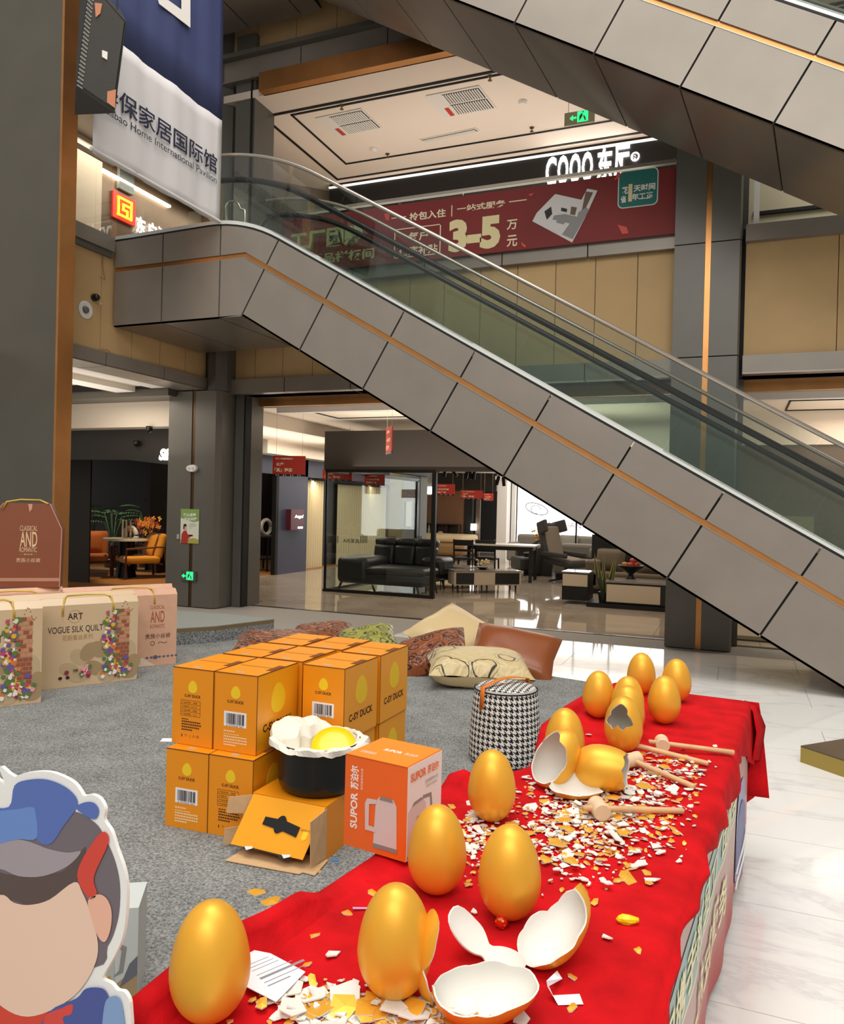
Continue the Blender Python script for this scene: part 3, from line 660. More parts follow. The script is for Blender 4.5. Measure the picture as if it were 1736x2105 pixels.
for lab, pts in (('left square air grille with red label on the upper white ceiling', [(648, 242), (743, 222), (787, 262), (694, 281)]), ('right square air grille with red label nearer the upper escalator', [(876, 196), (985, 175), (1021, 222), (914, 241)])):
    t, e = vent(lab, pts, 15, [((.28, .06), (.97, .47)), ((.28, .52), (.97, .94))])
    MB().prism([e(*q)-Z*.018 for q in ((.14, .6), (.22, .6), (.22, .95), (.14, .95))], Z*.004).build('label', LR, t)
vent('narrow slot air grille in front of the two square grilles', [(862, 286), (978, 262), (988, 268), (872, 293)], 34, [((.03, .15), (.97, .85))])
def sprinkler(px, py, z, label):
    p = at(px, py, z=z); t = thing('sprinkler_head', label, 'sprinkler', p)
    MB().lathe([(.035, 0), (.03, -.012), (.01, -.014), (.01, -.05), (.028, -.055), (.028, -.06), (0, -.06)], p, 12).build('body', mat('brass_dark', '8a7458', .4, .8), t)
for i, (x, y) in enumerate(((703, 216), (797, 316), (1008, 156), (1094, 262))):
    sprinkler(x, y, CZ-.006, ('sprinkler head behind the left square air grille', 'sprinkler head near the front rim of the upper ceiling tray', 'sprinkler head above the right square air grille', 'sprinkler head by the hanging exit sign')[i])
for x, y, lb in ((1075, 208, 'round smoke detector right of the air grilles'), (769, 305, 'flat round speaker in the upper ceiling near the slot grille')):
    p = at(x, y, z=CZ-.006); t = thing('smoke_detector', lb, 'detector', p)
    MB().lathe([(.06, 0), (.06, -.02), (.045, -.045), (.02, -.05), (0, -.05)], p, 16).build('cover', WHITE, t)
GRN = mat('exit_green', (.02, .75, .2), emit=1.6)
EXB = mat('exit_body', '4d4e44', .5)
def running_sign(t, c, r, u, s, arrow=-1):
    n = r.cross(u)
    f = lambda pts: MB().prism([c+r*(a*s)+u*(b*s)+n*.002 for a, b in pts], -n*.002)
    f([(-.02, -.05), (.09, -.05), (.09, .06), (-.02, .06)]).build('pictogram', GRN, t)
    for pts in ([(.0, -.04), (.03, .0), (.035, .03), (.02, .035), (.0, .01)], [(.035, .02), (.06, .0), (.07, -.04), (.055, -.04), (.045, -.01)], [(.03, .04), (.045, .04), (.045, .055), (.03, .055)]):
        MB().prism([c+r*(a*s)+u*(b*s)+n*.004 for a, b in pts], -n*.002).build('pictogram', EXB, t)
    f([(-.1, 0), (-.065, .03), (-.065, .01), (-.03, .01), (-.03, -.01), (-.065, -.01), (-.065, -.03)]).build('arrow', GRN, t)
p = at(1192, 242, z=CZ-.35); ex = thing('exit_sign', 'hanging exit sign with lit green runner below the upper ceiling', 'sign', p)
MB().box(p.x-.2, p.x+.2, p.y-.015, p.y+.015, p.z-.085, p.z+.085).build('housing', mat('exit_frame', 'a09a80', .5), ex)
running_sign(ex, p+Vector((0, -.017, 0)), X, Z, 1.3)
for dx in (-.15, .15): MB().box(p.x+dx-.004, p.x+dx+.004, p.y-.004, p.y+.004, p.z+.085, CZ).build('hanger', STEEL, ex)
# wall items on the beige side panel
p = at(175, 637, x=XL-.05); t = thing('wall_speaker', 'round white recessed speaker ring on the beige side panel', 'speaker', p)
RX = Matrix(((0, 0, 1), (0, 1, 0), (-1, 0, 0)))
MB().lathe([(.105, 0), (.105, .012), (.09, .02), (.06, .008), (.05, .012), (.04, 0)], p, 28, R=RX).build('ring', WHITE, t, True)
MB().lathe([(.04, .002), (.035, .03), (0, .034)], p, 20, R=RX).build('cone', mat('grey_plastic', '6b6a66', .4), t, True)
p = at(192, 612, x=XL-.05); t = thing('security_camera', 'small black dome camera beside the white wall ring', 'camera', p)
MB().lathe([(.04, 0), (.045, .03), (.04, .06), (.02, .085), (0, .09)], p, 20, R=RX).build('dome', mat('camera_black', '121212', .25), t, True)
MB().tube([p+Vector((.03, .05, -.03)), p+Vector((.06, .07, -.06)), p+Vector((.05, .05, -.08)), p+Vector((.02, .06, -.07))], .006, 6).build('wire', WHITE, t, True)
for i, pts in enumerate(([(214, 500), (211, 545), (216, 575), (206, 570)], [(208, 718), (222, 720), (230, 728), (226, 735)])):
    tag(MB().tube([at(x, y, x=XL-.03+.012*i) for x, y in pts], .004, 5).build('loose_wire', mat('wire_pink', '9a6a5c', .5), None), ('thin loose wires hanging down the beige side panel', 'short wire end on the dark beam below the beige panel')[i], 'wire')
# ------------------------------------------------------------------ ground floor lounge left of the middle column
FX = 9.62
wlo = struct('wall_lounge', 'dark walls and timber floor of the lounge shop behind the grey column')
zf0, zf1 = at(250, 945, y=FX).z, 2.63
lm = mat('lounge_floor', '9a6a3c', .45, var=.15, scale=6, stretch=(1, 6, 1))
MB().prism([(-14.5, 9.75, 0), (-7.8, 9.75, 0), (-9.05, 12.9, 0), (-11, 12.9, 0), (-11, 14.2, 0), (-14.5, 14.2, 0)], Z*.03).build('timber_floor', lm, wlo)
MB().box(-14.5, -7.7, 9.62, 9.75, 0, .035).build('sill', mat('dark_stone', '3a342d'), wlo)
DK = mat('lounge_dark', '191715', .6)
MB().box(-15, -11, 14.2, 14.3, 0, 2.6).build('back_panel', DK, wlo)
MB().prism([(-7.72, 9.8, 0), (-8.97, 12.9, 0), (-9.05, 12.9, 0), (-7.8, 9.8, 0)], Z*2.6).build('side_panel', DK, wlo)
MB().box(-10.8, -8.97, 12.85, 12.92, 0, 2.6).build('side_panel', DK, wlo)
MB().prism([(-15, 9.62, zf0), (-9.0, 9.62, zf0), (-7.7, 9.62, zf0-.12), (-7.7, 9.62, zf1), (-15, 9.62, zf1)], Y*.15).build('fascia', mat('lounge_fascia', '34302b', .5), wlo)
MB().prism([(-15, 9.77, 2.6), (-7.78, 9.77, 2.6), (-9.05, 12.9, 2.6), (-11, 12.9, 2.6), (-11, 14.3, 2.6), (-15, 14.3, 2.6)], Z*.05).build('soffit', DK, wlo)
v0, v1 = at(143, 1000, y=10.4).x, at(186, 1000, y=10.4).x
MB().box(v0-1, v1, 10.4, 10.43, 0, 2.6).build('side_panel', mat('lounge_brown', '2b241d', .6), wlo)
v0, v1 = at(305, 1000, y=13.9).x, at(330, 1000, y=13.9).x
MB().box(v0, v1, 13.9, 14.0, 0.2, at(310, 978, y=13.9).z).build('glass_panel', mat('grey_green_panel', '4f564e', .4), wlo)
lamp('lounge_spot', 'SPOT', (-10.0, 11.3, 2.5), 230, (1, .74, .42), .05, spot=46)
lamp('lounge_spot', 'SPOT', (-11.3, 11.6, 2.5), 110, (1, .7, .42), .05, spot=46)
lamp('lounge_spot', 'SPOT', (-12.3, 12.2, 2.5), 150, (.95, 1, .8), .05, spot=52, aim=(-.05, .55, -1))
lamp('lounge_spot', 'SPOT', (-11.0, 12.0, 2.5), 130, (1, .9, .7), .05, spot=46, aim=(0, .4, -1))
nn = thing('neon_sign', 'small white glowing script sign on the dark lounge fascia', 'sign', at(338, 935, y=9.6))
a, b_ = at(325, 946, y=9.6), at(353, 922, y=9.6)
text('Sfm', (a.x, 9.615, a.z), X, Z, b_.x-a.x+.06, b_.z-a.z, mat('neon_white', (1, .93, .85), emit=9), nn, bold=.05, shear=.3)
for i, (x, y) in enumerate(((307, 884), (281, 906))):
    p = at(x, y, y=9.55 if i else 9.25); p.z = 2.62 if i == 0 else p.z
    t = thing('security_camera', ('black dome camera under the cream bulkhead', 'black bullet camera with loose wire on the lounge fascia')[i], 'camera', p)
    MB().lathe([(.05, 0), (.05, -.04), (.04, -.08), (0, -.1)], p, 16).build('dome', mat('camera_black', '121212'), t, True)
p = at(327, 885, z=2.98); 
def wires(): pass
SEAT = mat('orange_upholstery', 'b5652a', .75, sheen=.3); SEATY = mat('yellow_upholstery', 'c9871a', .75, sheen=.3)
FRM = mat('walnut_frame', '5a3320', .4)
def cushion_mesh(mb, c, w, h, t, R=None, m=0, n=8, pinch=.0):
    R = R or Matrix.Identity(3); vs = []; fs = []; uv = []
    for s_ in (1, -1):
        base = len(vs)
        for j in range(n+1):
            for i in range(n+1):
                u = -1+2*i/n; v = -1+2*j/n
                k = max(0, (1-u**4)*(1-v**4))**.55
                q = 1-pinch*(1-abs(u*v))*(max(abs(u), abs(v))**3)
                vs.append(Vector(c)+R @ Vector((u*w/2*q, v*h/2*q, s_*t/2*k))); uv.append((u, v))
        for j in range(n):
            for i in range(n):
                a = base+j*(n+1)+i; f = (a, a+1, a+n+2, a+n+1); fs.append(f if s_ == 1 else f[::-1])
    mb.add(vs, fs, m, uv); return mb
def rot(rx=0, ry=0, rz=0): return (Matrix.Rotation(rz, 3, 'Z') @ Matrix.Rotation(ry, 3, 'Y') @ Matrix.Rotation(rx, 3, 'X'))
def lounge_chair(label, p, rz, m, g='upholstered armchairs in the lounge'):
    t = proto('armchair', label, 'chair', g)
    b = MB().box(-.36, .36, -.36, .3, .28, .42).build('seat', m, t); bevel(b, .05, 3)
    b = MB().obox((0, .32, .6), (.7, .14, .5), rot(-.25)).build('backrest', m, t); bevel(b, .06, 3)
    cushion_mesh(MB(), (0, .2, .62), .5, .45, .16, rot(pi/2-.3)).build('cushion', m, t, True)
    for s_ in (-1, 1):
        MB().tube([(s_*.42, -.38, 0), (s_*.42, -.36, .56), (s_*.42, .34, .6), (s_*.42, .4, 0)], .022, 6).build('arm_frame', FRM, t)
    MB().tube([(-.42, -.3, .27), (.42, -.3, .27)], .018, 6).build('frame_rail', FRM, t)
    MB().tube([(-.42, .3, .27), (.42, .3, .27)], .018, 6).build('frame_rail', FRM, t)
    t.location = p; t.rotation_euler = (0, 0, rz); return t
pa = at(298, 1190, z=.03); pb = at(205, 1186, z=.03)
lounge_chair('bright yellow lit lounge armchair with dark wooden frame by the console', (pa.x-.32, pa.y+.2, .03), -.55, SEATY)
lounge_chair('dimmer orange lounge armchair with dark wooden frame near the pillar', (pb.x-.45, pb.y+.15, .03), .75, SEAT)
pt_ = at(258, 1186, z=.03)
t = thing('lounge_table', 'pale round lounge table on a dark drum base between armchairs', 'table', pt_)
MB().lathe([(0, .74), (.42, .74), (.42, .7), (0, .7)], pt_, 28).build('top', mat('pale_stone', 'd8cfc0', .3), t)
MB().lathe([(.2, 0), (.14, .3), (.16, .7)], pt_, 20).build('base', BLK, t)
for i, x in enumerate((254, 260, 267)):
    q = Vector((pt_.x+(x-260)*.012, pt_.y+.02*(i-1), .77))
    tag(MB().lathe([(.03, 0), (.03, .02), (.012, .03), (.012, .05), (.018, .05), (.016, .34), (0, .35)], q, 10).build('candle', mat('cream_candle', 'e8d9b4', .5)), ('left', 'middle', 'right')[i]+' candle of three on the lounge table', 'candle', 'candles on the lounge table')
t = thing('console', 'dark console table behind the yellow armchair', 'table', (-10.2, 12.7, .03))
q = at(300, 1122, y=12.7); q0x = at(264, 1122, y=12.7).x; q1x = at(336, 1122, y=12.7).x
MB().box(q0x, q1x, 12.5, 12.9, q.z-.05, q.z).build('top', DWOOD, t)
for x in (q0x+.03, q1x-.03): MB().box(x-.03, x+.03, 12.5, 12.9, .03, q.z-.05).build('side_panel', DWOOD, t)
s0 = thing('ring_sculpture', 'pale stone ring sculpture on the lounge console', 'sculpture', (at(267, 1110, y=12.6).x, 12.6, q.z))
c = at(267, 1110, y=12.6); c.z = q.z+.2
MB().tube([c+Vector((.15*cos(k*pi/12), .02, .17*sin(k*pi/12))) for k in range(25)], .05, 10).build('ring', mat('pale_stone', 'd8cfc0'), s0, True)
MB().box(c.x-.06, c.x+.06, 12.57, 12.66, q.z, q.z+.03).build('foot', DWOOD, s0)
vs_ = at(300, 1112, y=12.7)
va = thing('flower_vase', 'dark vase of orange and red blossoms on the lounge console', 'vase', (vs_.x, 12.7, q.z))
MB().lathe([(.07, 0), (.09, .1), (.06, .25), (.07, .28)], (vs_.x, 12.7, q.z), 14).build('vase', mat('dark_glaze', '4a2416', .25), va, True)
for col, n in (('e0822a', 26), ('b8422c', 14), ('f0b040', 14)):
    b = MB()
    for k in range(n):
        c = Vector((vs_.x+random.gauss(0, .15), 12.7+random.gauss(0, .1), q.z+.42+random.gauss(0, .08)))
        for a in range(5):
            d = Vector((cos(a*1.257), random.uniform(-.5, .5), sin(a*1.257))); e = d.cross(Y).normalized()
            b.add([c, c+d*.04+e*.02, c+d*.065, c+d*.04-e*.02], [(0, 1, 2, 3)])
    tag(b.build('blossoms', mat('petal_'+col, col, .6), va), kind='stuff')
MB().tube([(vs_.x, 12.7, q.z+.25), (vs_.x+.05, 12.7, q.z+.45)], .01, 5).build('stem', LEAF, va)
def frond(b, base, d, L, droop, wd, n=9, m=0):
    d = Vector(d).normalized(); pts = []
    for k in range(n+1):
        f = k/n; pts.append(Vector(base)+d*(L*f)-Z*(droop*f*f))
    for k in range(1, n+1):
        tdir = (pts[k]-pts[k-1]).normalized(); sd = tdir.cross(Z).normalized(); L2 = wd*sin(pi*min(1, .15+k/n*.85))
        for s_ in (-1, 1):
            p = pts[k-1]; tip = p+sd*(s_*L2)+tdir*(L2*.5)-Z*(L2*.25); w2 = L/n*.45
            b.add([p, p+tdir*w2+(tip-p)*.4+Z*.004, tip, p-tdir*w2*.2+(tip-p)*.4], [(0, 1, 2, 3)], m)
def palm(label, p, h, n, sc=1):
    t = thing('palm', label, 'plant', p)
    MB().lathe([(.16, 0), (.2, .3), (.2, .32), (.17, .32), (.15, .28), (0, .28)], p, 18).build('pot', DWOOD, t)
    for k in range(n):
        a = 2*pi*k/n+random.uniform(-.3, .3); el = random.uniform(.9, 2.6); b = MB()
        base = Vector(p)+Z*.3
        top = base+Vector((cos(a)*.18, sin(a)*.18, h*random.uniform(.55, 1)))
        b.tube([base, (base+top)/2+Vector((cos(a), sin(a), 0))*-.02, top], .009, 5)
        frond(b, top, (cos(a), sin(a), .5), .55*sc, .28, .17*sc)
        b.build('frond', LEAF, t)
    return t
for i, (x, lab) in enumerate(((196, 'bushy palm at the dark end of the lounge'), (228, 'leafy palm behind the orange armchair'), (300, 'tall palm behind the flower vase'))):
    yy_ = (13.7, 13.1, 13.6)[i]; p = at((186, 232, 304)[i], 1100, y=yy_); palm(lab, (p.x, yy_, .03), (1.05, 1.0, 1.35)[i], 10)
# ------------------------------------------------------------------ items on the middle column
YC = 8.965
t = thing('emergency_light', 'white oval twin emergency light on the grey column', 'light', at(397, 963, y=YC))
c = at(397, 963, y=YC); b = MB()
b.add(*(lambda: ([(c.x+.085*cos(2*pi*k/20), c.y-(.045 if j else 0), c.z+.055*sin(2*pi*k/20)*(1 if j == 0 else .85)) for j in (0, 1) for k in range(20)], [(k, (k+1) % 20, 20+(k+1) % 20, 20+k) for k in range(20)]+[tuple(range(20, 40))]))())
b.build('housing', WHITE, t)
for s_ in (-1, 1): MB().disc((c.x+s_*.035, c.y-.047, c.z-.005), .026, (0, -1, 0), 14).build('lamp_head', mat('lamp_grey', 'c9c9c4', .2), t)
c = at(388, 1184, y=YC); ex2 = thing('exit_sign', 'small green lit exit sign with arrow low on the grey column', 'sign', c)
MB().box(c.x-.12, c.x+.14, YC-.02, YC+.004, c.z-.07, c.z+.07).build('housing', EXB, ex2)
running_sign(ex2, Vector((c.x, YC-.022, c.z)), X, Z, 1.05)
a, b_ = at(371, 1116, y=YC), at(410, 1047, y=YC); wd, ht = b_.x-a.x, b_.z-a.z
po = thing('poster', 'green and white consumer poster on the grey column, figure in red jacket', 'poster', (a.x+wd/2, YC, a.z))
def pp2(pts, m, e, name='print'): return MB().prism([(a.x+wd*u, YC-.004-e, a.z+ht*v) for u, v in pts], Y*.0008).build(name, m, po)
MB().box(a.x, b_.x, YC-.004, YC+.001, a.z, b_.z).build('sheet', mat('poster_pale', 'dfe3d0', .5), po)
pp2([(0, 1), (0, .74), (.35, .68), (.7, .62), (1, .66), (1, 1)], mat('poster_green', '86a85a', .5), .001)
pp2([(0, 0), (0, .1), (.4, .13), (.75, .16), (1, .12), (1, 0)], mat('poster_gold', 'b0a84a', .5), .001)
text('放心消费', (a.x+wd*.12, YC-.006, a.z+ht*.78), X, Z, wd*.72, ht*.1, WINK, po, bold=.03, shear=.2)
text('社会共建', (a.x+wd*.2, YC-.006, a.z+ht*.66), X, Z, wd*.68, ht*.1, WINK, po, bold=.03, shear=.2)
pp2([(.05, .0), (.07, .26), (.18, .36), (.34, .36), (.42, .24), (.68, .2), (.7, .25), (.44, .14), (.42, 0)], mat('poster_jacket', 'b3322c', .5), .002)
pp2([(.2, .38), (.2, .48), (.25, .52), (.33, .5), (.34, .42), (.29, .36)], mat('poster_skin', 'dba88c', .5), .003)
pp2([(.16, .42), (.17, .54), (.25, .57), (.34, .54), (.34, .5), (.24, .49), (.2, .4)], mat('poster_hair', '2a1a18', .5), .004)
for k in range(3): MB().box(a.x+wd*.48, a.x+wd*(.86 if k < 2 else .66), YC-.0062, YC-.0055, a.z+ht*(.56-.055*k), a.z+ht*(.568-.055*k)).build('printed_line', mat('poster_text', '7c7f70'), po)
c = at(367, 1103, y=YC); tag(MB().box(c.x-.022, c.x+.022, YC-.012, YC, c.z-.035, c.z+.035).build('wall_switch', mat('switch_grey', 'a9a9a4', .5)), 'small pale switch plate left of the green poster', 'switch')
# ------------------------------------------------------------------ gallery beyond: navy shop, glass corner shop
wn = struct('wall_navy', 'navy blue shop wall with curtained windows beyond the grey column')
XN = -8.95; NVW = mat('navy_wall', '3b3e52', .5, var=.05, scale=4)
yA, yB = at(570, 1180, x=XN).y, at(629, 1180, x=XN).y
MB().box(XN-.1, XN, yA, yB, 0, 2.5).box(XN-.1, XN, 12.93, 20, 2.12, 2.5).build('cladding', NVW, wn)
MB().box(XN-2.6, XN-.4, 17.5, 17.6, 0, 2.5).box(XN-2.6, XN-2.5, 12.95, 17.5, 0, 2.5).build('back_panel', mat('lounge_brown', '2b241d'), wn)
MB().box(XN-.1, XN, yA-.1, yA, 0, 2.12).build('door_post', BLACK, wn)
MB().box(XN-2.5, XN-.1, 12.98, 17.4, 0, .02).build('timber_floor', lm, wn)
lamp('navy_spot', 'SPOT', (XN-.8, 13.6, 2.4), 60, (1, .72, .45), .05, spot=80)
yC = at(668, 1180, x=XN).y+.3
MB().box(XN-.4, XN-.35, yB, 20, 0, 2.2).build('back_panel', mat('lounge_brown', '2b241d'), wn)
def curtain(label, y0_, y1_, x, z1, m, n=9):
    t = thing('curtain', label, 'curtain', (x, (y0_+y1_)/2, .02)); b = MB(); N = n*6
    vs = [(x+.04*sin(2*pi*i/6)*(1 if j else .7), y0_+(y1_-y0_)*i/N, .02+z1*j) for j in (0, 1) for i in range(N+1)]
    b.add(vs, [(i, i+1, N+2+i, N+1+i) for i in range(N)]); o = b.build('drape', m, t, True)
    MB().tube([(x, y0_, z1+.04), (x, y1_, z1+.04)], .015, 6).build('rail', BLK, t)
CUR = mat('cream_curtain', 'd9cba8', .8)
curtain('cream curtain in the first window of the navy shop wall', yB+.15, yC, XN-.25, 2.05, CUR)
curtain('cream curtain in the second window seen through the glass corner', yC+.7, yC+3.6, XN-.25, 2.0, CUR, 22)
lamp('curtain_lamp', 'AREA', (XN-.05, yB+.6, 2.05), 9, (1, .85, .6), 1.0, .1)
lamp('curtain_lamp', 'AREA', (XN-.05, yC+2.5, 2.05), 16, (1, .9, .7), 3.4, .1)
a = at(603, 1068, x=XN); 
ls = thing('lightbox_sign', 'small wine red lightbox sign with white script on the navy wall', 'sign', a)
y0_, y1_, z0, z1 = at(588, 1088, x=XN).y, at(615, 1088, x=XN).y, at(602, 1089, x=XN).z, at(602, 1047, x=XN).z
MB().box(XN, XN+.12, y0_, y1_, z0, z1).build('box', mat('wine_red', '5c2230', .4), ls)
text('Angel', (XN+.122, y0_+.15, z0+.24), Y, Z, (y1_-y0_)*.66, .09, LIT, ls, shear=.2)
MB().box(XN+.12, XN+.124, y0_+(y1_-y0_)*.55, y1_-.05, z0+.03, z0+.07).build('lit_strip', LIT, ls)
# stand with a vase inside the navy shop
p = at(545, 1178, x=XN-.7); p.z = .02
t = thing('display_stand', 'dark open display stand inside the navy shop doorway', 'stand', p)
for dx in (-.25, .25):
    for dy in (-.3, .3): MB().box(p.x+dx-.015, p.x+dx+.015, p.y+dy-.015, p.y+dy+.015, .02, .78).build('leg', BLK, t)
MB().box(p.x-.28, p.x+.28, p.y-.34, p.y+.34, .76, .8).build('top', DWOOD, t)
MB().box(p.x-.26, p.x+.26, p.y-.32, p.y+.32, .3, .32).build('shelf', DWOOD, t)
tag(MB().tube([(p.x, p.y+.18*cos(k*pi/10), .98+.16*sin(k*pi/10)) for k in range(21)], .04, 8).build('ring_sculpture', mat('pale_stone', 'd8cfc0'), None, True), 'pale ring ornament on the stand in the navy shop', 'sculpture')
p2 = Vector((p.x-.75, p.y-.1, .02)); t = thing('chest', 'pale low chest behind the display stand of the navy shop', 'chest', p2)
b = MB().box(p2.x-.2, p2.x+.2, p2.y-.7, p2.y+.7, .08, .6).build('body', mat('pale_ash', 'c8b79a', .6), t); bevel(b, .02)
MB().box(p2.x-.18, p2.x+.18, p2.y-.65, p2.y+.65, .02, .08).build('plinth', DWOOD, t)
# glass corner shop
YG = 11.85; gx0, gx1 = -6.6, -4.6; GT_ = 2.09
wg = struct('wall_glass_shop', 'dark brown fascia over the glass fronted sofa shop')
MB().box(-6.66, -2.0, YG-.02, YG+.4, GT_+.02, 2.78).build('fascia', mat('brown_fascia', '2b241e', .6), wg)
MB().box(-6.66, -6.5, YG+.4, 16.5, 2.2, 2.78).build('fascia', mat('brown_fascia', '4a3d32'), wg)
gwn = struct('window_1', 'black framed shop window in front of the black leather sofa')
MB().box(gx0-.03, gx1+.03, YG-.03, YG+.03, GT_-.02, GT_+.03).build('frame', BLK, gwn)
MB().box(gx0-.03, gx1+.03, YG-.03, YG+.03, 0, .05).build('frame', BLK, gwn)
MB().box(gx1-.03, gx1+.04, YG-.035, YG+.035, 0, GT_).build('frame', BLK, gwn)
MB().box(gx0-.02, gx0+.01, YG-.02, YG+.02, 0, GT_).build('frame', BLK, gwn)
xm = at(784, 1100, y=YG).x
MB().box(gx0, xm-.003, YG-.006, YG+.006, .05, GT_).build('pane', GLASSC, gwn)
MB().box(xm+.003, gx1-.03, YG-.006, YG+.006, .05, GT_).build('pane', GLASSC, gwn)
MB().box(gx0-.006, gx0+.006, YG+.03, 16, .05, GT_).build('pane', GLASSC, gwn)
yq = 16.0
MB().box(gx0-.03, gx0+.03, YG, yq, GT_-.02, GT_+.04).box(gx0-.03, gx0+.03, yq-.1, yq, 0, GT_).box(gx0-.02, gx0+.02, YG, yq, 0, .04).build('frame', BLK, gwn)
a, b_ = at(900-78, 1109, y=YG), at(852, 1109, y=YG)
DKI = mat('glass_lettering', '2c2b28', .5)
for (x0, x1, s_) in ((706, 740, 'A尚家具'), (818, 853, 'A尚家具')):
    a, b_ = at(x0, 1112, y=YG), at(x1, 1104, y=YG)
    text(s_, (a.x, YG-.008, a.z-.03), X, Z, b_.x-a.x, .075, DKI, gwn, bold=.01)
for (x0, n) in ((676, 7), (742, 5), (797, 6), (857, 4)):
    for k in range(n):
        a = at(x0+3.2*k, 1109, y=YG); MB().box(a.x-.007, a.x+.007, YG-.009, YG-.007, a.z-.06, a.z+.06).build('lettering', DKI, gwn)
# interior walls of the sofa shop
ws = struct('wall_sofa_shop', 'khaki and grey inner walls and white piers of the sofa shop')
x0, x1, x2 = at(800, 1050, y=16.2).x, at(832, 1050, y=16.2).x, at(868, 1050, y=16.2).x
MB().box(x0, x1, 16.2, 16.4, 0, 2.95).build('khaki_panel', mat('khaki_wall', '8c7d58', .7), ws)
MB().box(x1, x2, 16.1, 16.5, 0, 2.95).build('grey_pier', mat('grey_pier', '8e9094', .7), ws)
x3, x4 = at(1022, 1050, y=21.5).x, at(1042, 1050, y=21.5).x
MB().box(x3, x4, 21.5, 21.9, 0, 2.95).box(x3-.06, x4+.06, 21.45, 21.95, 2.35, 2.45).build('white_pier', WHITE, ws)
MB().box(x4, at(1060, 1050, y=22).x, 22.0, 22.1, 0, 2.95).build('white_panel', WHITE, ws)
MB().box(-14, 4, 26, 26.1, 0, 3.0).build('back_panel', mat('lounge_dark', '191715'), ws)
ybk = 23.0; xa, xb = at(868, 1050, y=ybk).x-1.5, at(955, 1050, y=ybk).x
MB().box(xa, xb, ybk, ybk+.1, 0, 2.95).build('brown_panel', mat('bronze_brown_wall', '8c6448', .6, var=.06, scale=2), ws)
MB().box(xa, at(1022, 1050, y=ybk).x, ybk-.1, ybk, 2.05, 2.6).build('fascia', mat('brown_fascia', '4a3d32'), ws)
MB().box(xb, at(972, 1050, y=ybk).x, ybk-.02, ybk+.1, 0, 2.1).build('dark_panel', mat('lounge_dark', '191715'), ws)
MB().box(at(980, 1050, y=ybk).x, at(988, 1050, y=ybk).x, ybk-.05, ybk+.05, 0, 2.05).build('timber_post', mat('grey_timber', '6c5e50', .7, var=.2, scale=12), ws)
MB().box(xa, -6.2, 17.5, 26, 2.6, 2.66).build('soffit', WHITE, ws)
MB().box(-2.6, 6, 15.3, 15.4, 0, 1.05).build('dark_panel', mat('lounge_dark', '191715'), ws)
mi = at(849, 1058, y=16.08)
t = thing('wall_mirror', 'tall marble print panel hung on the grey pier of the sofa shop', 'panel', mi)
a, b_ = at(835, 1082, y=16.06), at(848, 1031, y=16.06)
MB().box(a.x, b_.x, 16.04, 16.1, a.z, b_.z).build('panel', WHITE, t)
MB().box(a.x-.05, a.x, 16.04, 16.1, a.z, b_.z).build('frame', DWOOD, t)
t = thing('lit_sign', 'overexposed white lit sign beside the glass door post', 'sign', at(878, 1008, y=17))
a, b_ = at(868, 1015, y=17), at(890, 1001, y=17)
MB().box(a.x, b_.x, 17, 17.05, a.z, b_.z).build('face', LIT, t); MB().box(a.x, b_.x, 17.05, 17.08, a.z-.02, 2.7).build('bracket', STEEL, t)
t = thing('lit_sign', 'tiny glowing white sign in the dark corner behind the dining chairs', 'sign', at(973, 1083, y=22.8))
a, b_ = at(968, 1090, y=22.8), at(979, 1077, y=22.8)
MB().box(a.x, b_.x, 22.8, 22.85, a.z, b_.z).build('face', LIT, t); MB().box((a.x+b_.x)/2-.01, (a.x+b_.x)/2+.01, 22.85, 23.0, b_.z-.02, b_.z).build('bracket', BLK, t)
# lit screen
yS = 24.0; a, b_ = at(1062, 1145, y=yS), at(1275, 1010, y=yS)
scn = thing('screen', 'large lit white screen with ring emblem and grey lettering', 'screen', ((a.x+b_.x)/2, yS, a.z))
zs_ = [at(1062, 1145, y=yS).z, at(1062, 1113, y=yS).z, 2.95]
MB().box(a.x, -1.2, yS, yS+.1, zs_[1], zs_[2]).build('lit_face', mat('screen_white', (1, 1, 1), emit=3.2), scn)
MB().box(a.x, -1.2, yS, yS+.1, zs_[0]-.3, zs_[1]).build('lit_face', mat('screen_bluegrey', (.62, .68, .75), emit=.7), scn)
GI = mat('screen_grey_ink', '8f8f8f', .6)
c = at(1104, 1046, y=yS)
MB().tube([Vector((c.x+.36*cos(k*pi/16), yS-.01, c.z+.17*sin(k*pi/16)-.08*cos(k*pi/16))) for k in range(33)], .014, 5).build('emblem', mat('screen_dark_ink', '4a4a4a'), scn)
MB().tube([c+Vector((.16*cos(k*pi/12)-.02, -.012, .15*sin(k*pi/12)*(1 if k % 2 else .8)-.02)) for k in range(20)], .012, 5).build('emblem', mat('screen_dark_ink', '4a4a4a'), scn)
a2, b2 = at(1124, 1084, y=yS), at(1188, 1084, y=yS)
text('A ASHAN', (a2.x, yS-.012, a2.z), X, Z, b2.x-a2.x+.1, .17, GI, scn)
for px in (1185, 1258):
    xx = at(px, 1100, y=19).x; MB().box(xx-.02, xx+.02, 18.98, 19.02, 0, 2.6).build('frame_post', BLK, scn)
xx = at(1185, 1100, y=19).x; MB().box(xx, xx+2.6, 18.98, 19.02, at(1200, 1148, y=19).z-.02, at(1200, 1148, y=19).z+.03).build('frame_post', BLK, scn)
